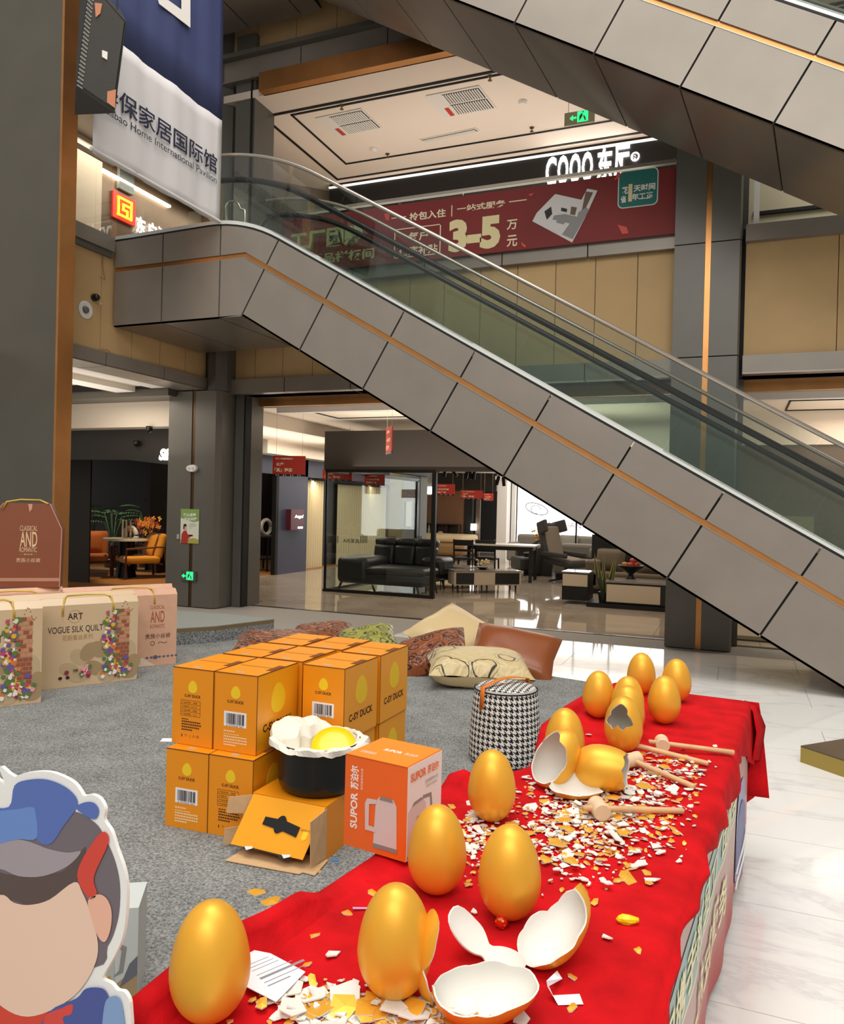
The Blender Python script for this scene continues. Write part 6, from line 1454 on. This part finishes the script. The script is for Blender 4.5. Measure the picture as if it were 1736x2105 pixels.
# ------------------------------------------------------------------ kettle carton on the table edge
KA, KB, KC, KD = (Vector(p) for p in ((-.848, 1.643, ZT+.012), (-.676, 1.617, ZT+.012), (-.652, 1.775, ZT+.012), (-.824, 1.801, ZT+.012)))
KH = .216; t = thing('kettle_carton', 'orange and white kettle carton standing on the edge of the red table', 'box', KA)
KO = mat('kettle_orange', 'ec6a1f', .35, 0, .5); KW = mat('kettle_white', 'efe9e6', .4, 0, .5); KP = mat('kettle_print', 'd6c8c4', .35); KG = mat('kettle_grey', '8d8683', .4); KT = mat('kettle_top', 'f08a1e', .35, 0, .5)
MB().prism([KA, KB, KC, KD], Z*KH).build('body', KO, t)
r1, r2 = (KB-KA).normalized(), (KC-KB).normalized(); n1, n2 = r1.cross(Z), r2.cross(Z)
def kp(o, r, n, pts, m, e, name='print'): return MB().prism([Vector(o)+r*a+Z*b_+n*e for a, b_ in pts], -n*.0006).build(name, m, t)
w1, w2 = (KB-KA).length, (KC-KB).length
WF = kp(KB, r2, n2, [(.001, .001), (w2-.001, .001), (w2-.001, KH-.001), (.001, KH-.001)], KW, .0008, 'white_face')
kp(KA+Z*KH, r1, n1, [(0, -.0008), (w1, -.0008), (w1, 0), (0, 0)], EDGE, .0008, 'cut_edge')
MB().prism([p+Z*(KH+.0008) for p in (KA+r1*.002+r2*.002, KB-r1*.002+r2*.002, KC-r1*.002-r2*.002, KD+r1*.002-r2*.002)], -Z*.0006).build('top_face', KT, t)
text('SUPOR', KA+r1*.038+Z*.045, Z, -r1, .085, .02, WINK, t, bold=.03); text('苏泊尔', KA+r1*.04+Z*.138, Z, -r1, .055, .024, WINK, t, bold=.03)
text('智控健康电水壶', KA+r1*.052+Z*.14, Z, -r1, .05, .006, WINK, t)
text('SUPOR', KB+r2*.012+Z*.178, r2, Z, .068, .02, KO, WF, bold=.03, ext=.003); text('苏泊尔', KB+r2*.088+Z*.177, r2, Z, .052, .021, KO, WF, bold=.02, ext=.003)
text('温控健康电水壶', KB+r2*.078+Z*.158, r2, Z, .06, .008, KG, WF, ext=.003); text('双层防烫 全钢内胆', KB+r2*.082+Z*.147, r2, Z, .05, .006, KG, WF, ext=.003)
text('SUPOR', KA+Z*(KH+.0005)+r1*.06+r2*.07, r1, r2, .05, .016, WINK, t, bold=.03); text('苏泊尔', KA+Z*(KH+.0005)+r1*.118+r2*.07, r1, r2, .036, .016, WINK, t)
text('▤▤▤', KA+Z*(KH+.0005)+r1*.02+r2*.03, r1, r2, .04, .014, WINK, t)
kt = [(.085, .02), (.15, .02), (.147, .12), (.138, .134), (.1, .134), (.09, .122)]
kp(KA, r1, n1, kt, KP, .0012); kp(KA, r1, n1, [(.083, .014), (.152, .014), (.15, .024), (.085, .024)], KG, .0016)
kp(KA, r1, n1, [(.1, .128), (.138, .128), (.134, .136), (.104, .136)], KG, .002)
kp(KA, r1, n1, [(.062, .05), (.092, .05), (.092, .06), (.072, .062), (.072, .112), (.092, .116), (.092, .126), (.066, .124), (.06, .112)], KP, .002)
kt2 = [(.004, .01), (.085, .01), (.085, .11), (.072, .125), (.02, .122), (.004, .112)]
kp(KB, r2, n2, kt2, KP, .0012); kp(KB, r2, n2, [(.004, .004), (.088, .004), (.086, .012), (.004, .012)], KG, .0016)
kp(KB, r2, n2, [(.02, .12), (.07, .124), (.064, .13), (.03, .128)], KG, .0018)
kp(KB, r2, n2, [(.085, .03), (.092, .035), (.115, .1), (.11, .128), (.07, .132), (.07, .124), (.103, .12), (.106, .1), (.085, .045)], KG, .0014)
MB().disc(KB+r2*.05+Z*.085+n2*.002, .006, n2, 14).build('print', KG, t)
for k in range(3): MB().disc(KB+r2*.03+Z*(.06-.02*k)+n2*.002, .004, n2, 12).build('print', KG, t)
# ------------------------------------------------------------------ houndstooth stool
def houndstooth(name, pitch):
    m = bpy.data.materials.new(name); m.use_nodes = True; nt = m.node_tree; b = nt.nodes['Principled BSDF']; b.inputs['Roughness'].default_value = .9
    N = nt.nodes.new; L = nt.links.new; uvn = N('ShaderNodeUVMap'); sx = N('ShaderNodeSeparateXYZ'); L(uvn.outputs[0], sx.inputs[0])
    def mth(op, a, b_=None):
        n = N('ShaderNodeMath'); n.operation = op
        for i, v in enumerate((a, b_)):
            if v is None: continue
            if isinstance(v, (int, float)): n.inputs[i].default_value = v
            else: L(v, n.inputs[i])
        return n.outputs[0]
    x = mth('MULTIPLY', sx.outputs[0], 1/pitch); y = mth('MULTIPLY', sx.outputs[1], 1/pitch)
    W = mth('GREATER_THAN', mth('FRACT', x), .5); C = mth('GREATER_THAN', mth('FRACT', y), .5)
    T_ = mth('GREATER_THAN', mth('FRACT', mth('MULTIPLY', mth('ADD', x, y), 2)), .5)
    v = mth('ADD', mth('MULTIPLY', W, T_), mth('MULTIPLY', C, mth('SUBTRACT', 1, T_)))
    mx = N('ShaderNodeMixRGB'); mx.inputs[1].default_value = lin('141414'); mx.inputs[2].default_value = lin('e9e6e0'); L(v, mx.inputs[0]); L(mx.outputs[0], b.inputs['Base Color'])
    return m
HT = houndstooth('houndstooth_weave', .034)
sc_ = Vector((-1.245, 4.47, .0085)); t = thing('stool', 'round houndstooth pouffe stool with an orange carry strap', 'stool', sc_)
prof = [(.19, 0), (.207, .012), (.213, .04), (.21, .16), (.2, .3), (.192, .395), (.186, .42), (.172, .437), (.15, .443), (.09, .447), (0, .448)]
b = MB(); seg = 64; vs = []; uv = []; acc = 0
for i, (r_, z) in enumerate(prof):
    if i: acc += sqrt((r_-prof[i-1][0])**2+(z-prof[i-1][1])**2)
    for k in range(seg+1):
        a = 2*pi*k/seg; vs.append(sc_+Vector((r_*cos(a), r_*sin(a), z)))
        uv.append((a*.2057, acc) if z < .43 else (r_*cos(a), r_*sin(a)))
b.add(vs, [(i*(seg+1)+k, i*(seg+1)+k+1, (i+1)*(seg+1)+k+1, (i+1)*(seg+1)+k) for i in range(len(prof)-1) for k in range(seg)], 0, uv)
b.build('upholstery', HT, t, True)
MB().tube([sc_+Vector((.187*cos(k*pi/24), .187*sin(k*pi/24), .425)) for k in range(49)], .004, 6).build('piping', HT, t, True)
MB().lathe([(.195, 0), (.195, .006), (0, .006)], sc_-Z*.0008, 32).build('base', BLK, t)
STR = mat('orange_strap', 'e07a1c', .5)
e1 = at(1006, 1452, z=.44)-sc_; a0 = atan2(-.16, -.09)
sp0 = sc_+Vector((.198*cos(a0), .198*sin(a0), .33)); sp1 = sc_+Vector((.19*cos(a0), .19*sin(a0), .44)); sp3 = sc_+Vector((.185*cos(a0+pi), .185*sin(a0+pi), .45))
path = [sp0-Z*.0, sp0+(sp1-sp0)*.6, sp1+Z*.012]+[sp1.lerp(sp3, k/8)+Z*(.012+.03*sin(pi*k/8)) for k in range(1, 9)]+[sp3-Z*.06]
sd = (sp3-sp1).cross(Z).normalized()*.017
b = MB(); b.add([p+q for p in path for q in (sd, -sd)], [(2*i, 2*i+1, 2*i+3, 2*i+2) for i in range(len(path)-1)]); o = b.build('strap', STR, t, True); sm = o.modifiers.new('t', 'SOLIDIFY'); sm.thickness = .004; sm.offset = 0
MB().lathe([(0, 0), (.01, 0), (.01, .006), (0, .007)], sp0+Vector((cos(a0), sin(a0), 0))*.004, 12, R=basis((0, 0, 1), (cos(a0), sin(a0), 0))).build('stud', mat('brass_stud', 'c8963c', .3, .9), t)
MB().lathe([(0, .001), (.02, .001), (.02, .004), (0, .004)], sc_+Vector((-.03, .03, .447)), 14).build('label', WHITE, t)
# ------------------------------------------------------------------ cushions
def satin(name, c, ink, kind):
    m = mat(name, c, .32, 0, .5, sheen=.2); nt = m.node_tree; b = nt.nodes['Principled BSDF']; N = nt.nodes.new; L = nt.links.new
    uvn = N('ShaderNodeUVMap'); mp = N('ShaderNodeMapping'); L(uvn.outputs[0], mp.inputs[0])
    nz = N('ShaderNodeTexNoise'); nz.inputs['Scale'].default_value = 2.2; L(mp.outputs[0], nz.inputs['Vector'])
    ad = N('ShaderNodeVectorMath'); ad.operation = 'MULTIPLY_ADD'; ad.inputs[1].default_value = (.35,)*3; L(nz.outputs['Color'], ad.inputs[0]); L(mp.outputs[0], ad.inputs[2])
    vo = N('ShaderNodeTexVoronoi'); vo.inputs['Scale'].default_value = 1.5 if kind == 'rings' else 2.6; L(ad.outputs[0], vo.inputs['Vector'])
    r = N('ShaderNodeValToRGB'); L(vo.outputs['Distance'], r.inputs[0]); e = r.color_ramp.elements; base = lin(c); e[0].position = 0; e[0].color = base; e[1].position = 1; e[1].color = base
    for p, cc in (((.33, base), (.345, lin(ink)), (.375, lin(ink)), (.39, base), (.43, base), (.44, lin(ink)), (.45, base)) if kind == 'rings' else ((.2, base), (.22, lin(ink)), (.3, lin(ink)), (.32, base), (.42, base), (.44, lin(ink)), (.5, lin(ink)), (.52, base))):
        x = e.new(p); x.color = cc
    L(r.outputs[0], b.inputs['Base Color'])
    wv = N('ShaderNodeTexNoise'); wv.inputs['Scale'].default_value = 3.5; wv.inputs['Distortion'].default_value = 1.2; L(mp.outputs[0], wv.inputs['Vector'])
    bp = N('ShaderNodeBump'); bp.inputs['Strength'].default_value = .5; bp.inputs['Distance'].default_value = .06; L(wv.outputs[0], bp.inputs['Height']); L(bp.outputs[0], b.inputs['Normal'])
    return m
CRM, CRR, BRN, BRP, OLV = mat('cream_satin', 'd8bf90', .32, 0, .5, bump=.3, bscale=6, sheen=.2), satin('cream_ring_satin', 'd2bd8c', '2a2418', 'rings'), mat('brown_satin', '8a4a24', .3, 0, .5, bump=.3, bscale=7, sheen=.2), satin('brown_swirl_satin', '8a4a26', '2e1610', 'swirl'), satin('olive_swirl_satin', '98983e', '2c2c14', 'swirl')
def pillow(label, c, w_, h_, th, R, mf, mb_):
    t = thing('cushion', label, 'cushion', c); b = MB(); n = 16; c = Vector(c)
    for s_ in (1, -1):
        m2 = MB(); cushion_mesh(m2, c, w_, h_, th, R, 0, n, .07); half = (n+1)*(n+1)
        vs = m2.v[:half] if s_ == 1 else m2.v[half:]; fs = [f for f in m2.f if (max(f) < half) == (s_ == 1)]
        fs = fs if s_ == 1 else [tuple(i-half for i in f) for f in fs]
        rn = random.Random(hash(label) % 99)
        for i, v in enumerate(vs):
            q = noise.noise((v-c)*5)*.012; vs[i] = v+R @ Vector((0, 0, s_*q))
        o = put('front' if s_ == 1 else 'back', mesh('cushion_side', vs, fs, mf if s_ == 1 else mb_, None, True, m2.uv[:half]), t)
    return t
pillow('cream cushion with dark ring drawings lying at the front of the pile', (-2.0, 6.3, .15), .88, .6, .28, rot(.1, .03, .42), CRR, CRM)
pillow('plain bronze brown cushion standing at the right of the pile', (-1.86, 6.9, .19), .8, .56, .24, rot(.62, .14, .1), BRN, BRP)
pillow('dark brown swirl cushion standing at the left of the pile', (-2.52, 6.55, .17), .66, .5, .26, rot(.5, -.3, .35), BRP, BRN)
pillow('pale cream satin cushion propped highest at the back of the pile', (-2.62, 7.35, .235), .72, .72, .22, rot(.52, 0, .35) @ rot(0, 0, .8), CRM, CRR)
pillow('brown swirl cushion lying flat behind the carton stack', (-4.2, 6.55, .115), .78, .62, .2, rot(.12, 0, .5), BRP, BRN)
pillow('brown swirl cushion propped beside the olive one', (-3.98, 7.05, .13), .62, .48, .22, rot(.3, -.12, .3), BRP, BRN)
pillow('olive green cushion with dark sprigs behind the carton stack', (-3.42, 7.02, .14), .6, .46, .22, rot(.32, -.18, .5), OLV, OLV)
# ------------------------------------------------------------------ quilt gift boxes at the left
CORD = mat('gold_cord', 'c9a63c', .45, .3)
BGE = mat('giftbox_beige', 'd3b894', .3, 0, .5, var=.03, scale=4, coat=.3); PNK = mat('giftbox_pink', 'd9ab8e', .4, 0, .5, var=.05, scale=14); BRX = mat('giftbox_brown', '8a4f35', .35, 0, .5)
COC = mat('cocoon_print', 'a58d68', .5); COC2 = mat('cocoon_print_light', 'c0a984', .5); BRK = mat('brick_print', '9c5338', .5); BRK2 = mat('brick_print_light', 'c48a68', .5); FOL = mat('foliage_print', '5c7a44', .5)
FLW = [mat('flower_'+c, c, .5) for c in ('e8dcc8', 'c44a6a', 'e0b430', '6a5a9c', 'd8783a', 'f0e8e0', '8c2c3c', 'e8a0a8')]
def gift(label, q, ang, w_, d_, h_, art, m):
    # q is the lower right corner of the face, the face runs back to the left of it
    r = Vector((cos(ang), sin(ang), 0)); n = Vector((sin(ang), -cos(ang), 0)); o = Vector(q)-r*w_
    t = thing('gift_box', label, 'box', o+r*(w_/2)); hs = h_*.93
    pf = [(0, 0), (0, hs), (d_*.16, h_), (d_*.84, h_), (d_, hs), (d_, 0)] if art != 'plain' else [(0, 0), (0, h_), (d_, h_), (d_, 0)]
    MB().prism([o-n*a+Z*b_ for a, b_ in pf], r*w_).build('body', m, t)
    MB().prism([o-n*(d_*.42)+Z*h_, o-n*(d_*.58)+Z*h_, o-n*(d_*.5)+Z*(h_+.035)], r*w_).build('ridge', m, t)
    c0 = o+r*(w_*.36)+n*.004+Z*(hs-.075); c1 = o+r*(w_*.78)+n*.004+Z*(hs-.065)
    lv = lambda c, k: Vector((c.x, c.y, o.z+h_+k))
    tp = [c0, c0+Z*.05-n*.0, lv(c0, .004)+r*.02-n*.03, lv(c0, .016)+r*.05-n*.075, lv(c0.lerp(c1, .5), .02)-n*.08, lv(c1, .014)-r*.05-n*.075, lv(c1, .002)-r*.01-n*.03, c1+Z*.04, c1-Z*.01]
    MB().tube(tp, .007, 8).build('cord_handle', CORD, t, True)
    for c in (c0, c1): MB().lathe([(0, -.012), (.011, 0), (0, .012)], c, 8).build('knot', CORD, t, True)
    def pr(pts, mm, e=.001, name='print'): return MB().prism([o+r*(a*w_)+Z*(b_*h_)+n*e for a, b_ in pts], -n*.0006).build(name, mm, t)
    tx = lambda s_, a, b_, wd, ht, mm, e=.0015, bold=.0: text(s_, o+r*(a*w_)+Z*(b_*h_), r, Z, wd*w_, ht*h_, mm, t, bold=bold, ext=e)
    oval = lambda cx, cy, a, b_, rt=0, k=18: [(cx+(a*cos(2*pi*i/k)*cos(rt)-b_*sin(2*pi*i/k)*sin(rt)), cy+(a*cos(2*pi*i/k)*sin(rt)+b_*sin(2*pi*i/k)*cos(rt))) for i in range(k)]
    rn = random.Random(11)
    if art == 'art':
        for i, (cx, cy, a, b_, rt) in enumerate(((.5, .33, .07, .1, .4), (.58, .38, .07, .11, -.3), (.42, .2, .07, .09, .9), (.66, .4, .07, .1, .3), (.93, .37, .06, .11, .1), (.97, .22, .06, .09, 0), (.5, .12, .085, .075, .1), (.63, .19, .07, .1, .7), (.74, .09, .085, .075, -.2), (.92, .11, .08, .085, .9), (.82, .2, .08, .08, 0), (.73, .48, .06, .08, .2))):
            pr(oval(cx, cy, a, b_, rt), COC if i % 2 else COC2, .0006+.0002*i)
        for i in range(16):
            a = .36+.22*rn.random(); c_ = .18+.3*rn.random(); pr([(a, c_), (a+.06*rn.random(), c_+.05*rn.random()), (a+.05, c_+.002)], COC, .0004, 'printed_line') if False else None
        for j in range(15):
            for i in range(3):
                x = .79+.045*i+(.02 if j % 2 else 0); y = .2+.044*j; x2 = min(x+.041, .925)
                pr([(x, y), (x2, y), (x2, y+.036), (x, y+.036)], BRK if y < .45 or (i+j) % 3 == 0 else BRK2, .0042, 'printed_brick')
        fb = [MB() for _ in FLW]; gb_ = MB()
        for k in range(210):
            if k < 120: x, y = rn.gauss(.765, .03)-.0*k, rn.uniform(.2, .84)
            elif k < 190: x, y = rn.gauss(.84, .07), rn.gauss(.17, .05)
            else: x, y = rn.gauss(.56, .05), rn.gauss(.16, .03)
            s_ = rn.uniform(.007, .018); i = rn.randrange(len(FLW)); e = .006+k*.00003
            tgt = gb_ if rn.random() < .33 else fb[i]
            c = o+r*(x*w_)+Z*(y*h_)+n*e; N2 = 9
            tgt.add([c+r*(s_*cos(2*pi*q_/N2)*(1+.25*(q_ % 2)))+Z*(s_*sin(2*pi*q_/N2)*(1+.25*(q_ % 2))) for q_ in range(N2)], [tuple(range(N2))])
        tag(gb_.build('printed_foliage', FOL, t), kind='stuff')
        for i, b3 in enumerate(fb):
            if b3.v: tag(b3.build('printed_flowers', FLW[i], t), kind='stuff')
        tx('ART', .40, .765, .125, .07, INK, bold=.01); tx('VOGUE SILK QUILT', .245, .605, .45, .085, INK, bold=.0)
        tx('花韵蚕丝系列', .36, .53, .25, .06, mat('gold_ink', 'b08c50', .5))
        MB().tube([o+r*(.46*w_+.05*cos(k*pi/16))+Z*(.8*h_+.05*sin(k*pi/16))+n*.001 for k in range(33)], .0012, 4).build('printed_ring', mat('gold_ink', 'b08c50'), t)
        for cx in (.35, .41): pr(oval(cx, .11, .016, .018), INK, .004)
        for k in range(9): pr(oval(.86+.1*(k/9), .88+.06*sin(k*.7), .005, .006), BRK, .001)
    elif art == 'pink':
        MI = mat('copper_ink', 'a8603c', .5)
        tx('CLASSICAL', .74, .745, .14, .05, MI); tx('AND', .745, .57, .135, .15, MI, bold=.01); tx('ROMANTIC', .745, .495, .14, .05, MI); tx('贵族小丝被', .7, .36, .24, .065, INK2)
        MB().tube([o+r*(.77*w_+.018*cos(k*pi/12))+Z*(.3*h_+.018*sin(k*pi/12))+n*.001 for k in range(25)], .002, 4).build('printed_ring', INK2, t)
        tx('～', .82, .29, .09, .02, INK2)
        for k in range(8): pr(oval(.72+.04*k, .115, .014, .014), mat('slate_ink', '5a5f74', .5), .001)
        pr(oval(.8, .115, .024, .026), mat('slate_ink', '5a5f74'), .0016)
        pr([(.6, .01), (.6, .1), (.68, .12), (.74, .06), (.8, .01)], mat('cloud_print', 'e6d2c0', .5), .0008)
    return t
A1 = radians(61)
gift('beige gift box with flower and cocoon print standing nearest the camera', (-4.668, 4.19, .0085), radians(58), .85, .26, .74, 'art', BGE)
gift('second beige gift box with flower print, fully showing its lettering', (-4.60, 5.09, .0085), A1, .92, .26, .70, 'art', BGE)
gift('pale pink gift box with copper lettering behind the beige ones', (-4.735, 5.74, .0085), radians(60), .95, .3, .69, 'pink', PNK)
gift('pale pink gift box under the brown one, mostly hidden', (-5.30, 5.0, .0085), radians(60), .95, .3, .69, 'plain', PNK)
# brown gift box on top
ang = radians(40); r = Vector((cos(ang), sin(ang), 0)); n = Vector((sin(ang), -cos(ang), 0)); q = Vector((-5.42, 4.99, .735)); w_, d_ = .78, .2
def GBp(px, py):                                    # the box's face plane
    d = at(px, py, y=1)-Vector((0, 0, EYE)); tt = (q-Vector((0, 0, EYE))).dot(n)/d.dot(n); return Vector((0, 0, EYE))+d*tt
pr_ = GBp(122, 1213); zc = pr_.z
out = [GBp(x, y) for x, y in ((122, 1213), (127, 1088), (103, 1036), (8, 1034))]
lft = GBp(-40, 1090); o0 = Vector((lft.x, lft.y, 0)); out += [lft, Vector((lft.x, lft.y, zc))]
dz_ = .7365-zc
t = thing('gift_box', 'tall brown gift box with tapered shoulders standing on the pink boxes', 'box', pr_)
out = [p+Z*dz_*0 for p in out]; out[0].z = out[-1].z = .735 if abs(dz_) > .001 else zc
MB().prism(out, -n*d_).build('body', BRX, t)
for a, b_ in ((0, 1), (1, 2), (3, 4)): MB().tube([out[a], out[b_]], .004, 5).build('cut_edge', mat('pale_edge', 'cf9a80', .6), t)
def bt(s_, x0, y0_, x1, y1, m=mat('pale_gold_print', 'e6c49a', .5), bold=.0): a, b_ = GBp(x0, y0_), GBp(x1, y1); text(s_, a, r, Z, (Vector((b_.x, b_.y, 0))-Vector((a.x, a.y, 0))).length, b_.z-a.z, m, t, bold=bold, ext=.002)
bt('CLASSICAL', 41, 1091, 77, 1081); bt('AND', 41, 1124, 77, 1093, bold=.01); bt('ROMANTIC', 40, 1135, 76, 1125); bt('贵族小丝被', 33, 1156, 83, 1147); bt('— 蚕丝被 —', 40, 1141, 76, 1138)
b = MB().prism([GBp(-40, 1195)+n*.001, GBp(123, 1195)+n*.001, GBp(123, 1188)+n*.001, GBp(-40, 1188)+n*.001], -n*.0006).build('printed_band', mat('pale_band', 'b98a74', .5), t)
hc = [GBp(6, 1046)+n*.004, GBp(14, 1034)+n*.01+Z*.01, GBp(40, 1032)-n*.06+Z*.02, GBp(80, 1033)-n*.06+Z*.02, GBp(100, 1036)+n*.006]
MB().tube(hc, .008, 8).build('cord_handle', CORD, t, True)
MB().prism([GBp(58, 1036)+n*.003, GBp(67, 1036)+n*.003, GBp(66, 1046)+n*.003, GBp(61, 1053)+n*.003], -n*.002).build('tongue', mat('pale_edge', 'cf9a80'), t)
# ------------------------------------------------------------------ cut-out board at the near left, white carton, plinth
YM = .88
def rounded(pts, n=4):                               # closed curve through the corner points
    out = []; N = len(pts)
    for i in range(N):
        p0_, p1_, p2_, p3_ = [Vector((*pts[(i+k) % N], 0)) for k in (-1, 0, 1, 2)]
        for k in range(n):
            t_ = k/n; q_ = .5*((2*p1_)+(p2_-p0_)*t_+(2*p0_-5*p1_+4*p2_-p3_)*t_*t_+(3*p1_-p0_-3*p2_+p3_)*t_**3); out.append((q_.x, q_.y))
    return out
def MP(x, y, e=0): p = at(x, y, y=YM); p.y -= e; return p
so = [(12, 1615), (30, 1597), (60, 1588), (95, 1586), (122, 1593), (150, 1608), (165, 1626), (172, 1636), (190, 1634), (206, 1643), (216, 1664), (214, 1686), (229, 1710), (240, 1745), (255, 1788), (261, 1832), (258, 1890), (250, 1932), (234, 1968), (214, 2002), (212, 2014), (228, 2022), (241, 2036), (256, 2040), (267, 2062), (270, 2105)]
t = thing('cutout_board', 'white edged cut-out display board in plain blue, grey, peach and red shapes', 'board', MP(100, 2105).xyz*1)
t.location.z = 0
base = [MP(x, y) for x, y in rounded(so)[:-7]]+[MP(270, 2105)]; e_ = base[-1]; lf_ = MP(-260, 1700)
pl_ = base+[Vector((e_.x+.01, YM, .3)), Vector((e_.x-.05, YM, .008)), Vector((lf_.x+.1, YM, .008)), Vector((lf_.x, YM, .35)), Vector((lf_.x, YM, lf_.z)), MP(-120, 1560), MP(-20, 1590)]
MB().prism(pl_, Y*.006).build('board', mat('cutout_white', 'f3f2ee', .45), t)
def shp(name, pts, c, e): return MB().prism([MP(x, y, e) for x, y in rounded(pts)], Y*.0005).build(name, mat(name+'_'+c, c, .4), t)
shp('grey_shape', [(-60, 1730), (40, 1700), (110, 1700), (150, 1668), (195, 1690), (215, 1718), (236, 1765), (247, 1815), (246, 1872), (236, 1915), (222, 1945), (190, 1990), (-60, 1990)], '746a70', .001)
shp('dark_shape', [(-60, 1790), (40, 1800), (130, 1790), (178, 1740), (150, 1830), (100, 1856), (60, 1860), (10, 1850), (-60, 1900)], '5c4b48', .0015)
shp('light_grey_shape', [(-60, 1745), (10, 1728), (50, 1726), (100, 1744), (140, 1752), (168, 1750), (140, 1780), (90, 1800), (40, 1800), (0, 1785), (-60, 1790)], 'a59aa0', .0018)
shp('blue_shape', [(-30, 1660), (20, 1658), (32, 1614), (62, 1602), (100, 1602), (138, 1618), (160, 1642), (156, 1665), (132, 1698), (106, 1734), (80, 1728), (74, 1700), (70, 1664), (40, 1664), (0, 1668), (-30, 1690)], '5a72b8', .002)
shp('blue_shape', [(-40, 1672), (0, 1666), (40, 1662), (66, 1658), (75, 1668), (77, 1722), (40, 1724), (0, 1733), (-40, 1745)], '6c8ed0', .0022)
shp('blue_shape', [(158, 1658), (178, 1648), (196, 1650), (205, 1664), (201, 1680), (190, 1682), (172, 1672)], '5a72b8', .0022)
shp('peach_shape', [(-80, 1870), (0, 1838), (30, 1854), (62, 1859), (104, 1848), (155, 1812), (172, 1834), (190, 1880), (204, 1940), (196, 1985), (165, 2035), (118, 2070), (60, 2088), (10, 2070), (-40, 2020), (-80, 1960)], 'f0cdb6', .0025)
shp('peach_shape', [(184, 1850), (204, 1837), (222, 1846), (232, 1872), (230, 1908), (219, 1934), (205, 1924), (192, 1890)], 'efb9a0', .0028)
shp('red_shape', [(162, 1802), (176, 1758), (212, 1709), (226, 1730), (196, 1800), (202, 1836), (186, 1846)], 'd8483a', .0028)
shp('red_shape', [(-40, 2040), (8, 2070), (60, 2088), (100, 2078), (84, 2140), (-40, 2140)], 'd9432f', .0022)
shp('blue_shape', [(84, 2140), (104, 2078), (160, 2050), (180, 2030), (214, 2030), (226, 2050), (222, 2070), (210, 2140)], '4c5a9c', .003)
shp('red_shape', [(96, 2140), (96, 2088), (130, 2070), (152, 2062), (150, 2082), (132, 2092), (150, 2140)], 'dd4a40', .0033)
shp('blue_shape', [(216, 2140), (218, 2066), (232, 2046), (252, 2056), (258, 2140)], '86a4d0', .0033)
MB().prism([Vector((lf_.x+.25, YM+.006, .01)), Vector((lf_.x+.25, YM+.006, .5)), Vector((lf_.x+.25, YM+.3, .01))], X*.004).build('strut', KRAFT, t)
wa = Vector((-1.80, 1.69, .0085)); ang = radians(33); r = Vector((cos(ang), sin(ang), 0)); n = Vector((sin(ang), -cos(ang), 0)); w_, h_ = .225, .285
t = thing('kettle_carton', 'pale grey kettle carton on the carpet behind the cut-out board', 'box', wa)
GWX = mat('carton_palegrey', 'c9d0cd', .4)
MB().prism([wa, wa+r*w_, wa+r*w_-n*.16, wa-n*.16], Z*h_).build('body', GWX, t)
def gp(pts, m, e, name='print'): return MB().prism([wa+r*(a*w_)+Z*(b_*h_)+n*e for a, b_ in pts], -n*.0006).build(name, m, t)
gp([(.0, .02), (1, .02), (1, .38), (.7, .2), (0, .2)], mat('print_tan', 'a8926c', .5), .001)
gp([(.35, .22), (.72, .22), (.7, .62), (.62, .72), (.42, .7), (.36, .6)], mat('print_glass', 'b9bfb8', .4), .0015); gp([(.44, .64), (.66, .66), (.64, .76), (.46, .73)], mat('print_brown', '6b5646', .5), .002)
gp([(.7, .3), (.82, .34), (.86, .6), (.72, .66), (.72, .62), (.8, .57), (.77, .36)], mat('print_grey', '8f8d8b', .5), .0018); gp([(.5, .22), (.7, .22), (.66, .32)], mat('print_amber', 'c09a3c', .5), .0022)
gp([(.78, .18), (1, .3), (1, .5), (.9, .42)], mat('print_slate', '6a6e78', .5), .0014)
c0 = Vector((.403, 5.255, .0005)); ux = Vector((.74, -.67, 0)).normalized(); uy = Vector((.67, .74, 0))
t = thing('sign_plinth', 'flat gold edged plinth on the marble at the right edge', 'plinth', c0)
MB().prism([c0, c0+ux*.8, c0+ux*.8+uy*.6, c0+uy*.6], Z*.092).build('body', mat('brass_edge', 'a8924e', .35, .7), t)
MB().prism([p+Z*.092 for p in (c0, c0+ux*.8, c0+ux*.8+uy*.6, c0+uy*.6)], Z*.008).build('top', mat('brown_plinth_top', '5c4a34', .3, .2, var=.2, scale=5), t)
MB().prism([c0+ux*.25+uy*.1+Z*.1, c0+ux*.45+uy*.1+Z*.1, c0+ux*.4+uy*.3+Z*.1], Z*.003).build('inlay', mat('copper_inlay', 'a8653a', .3, .6), t)
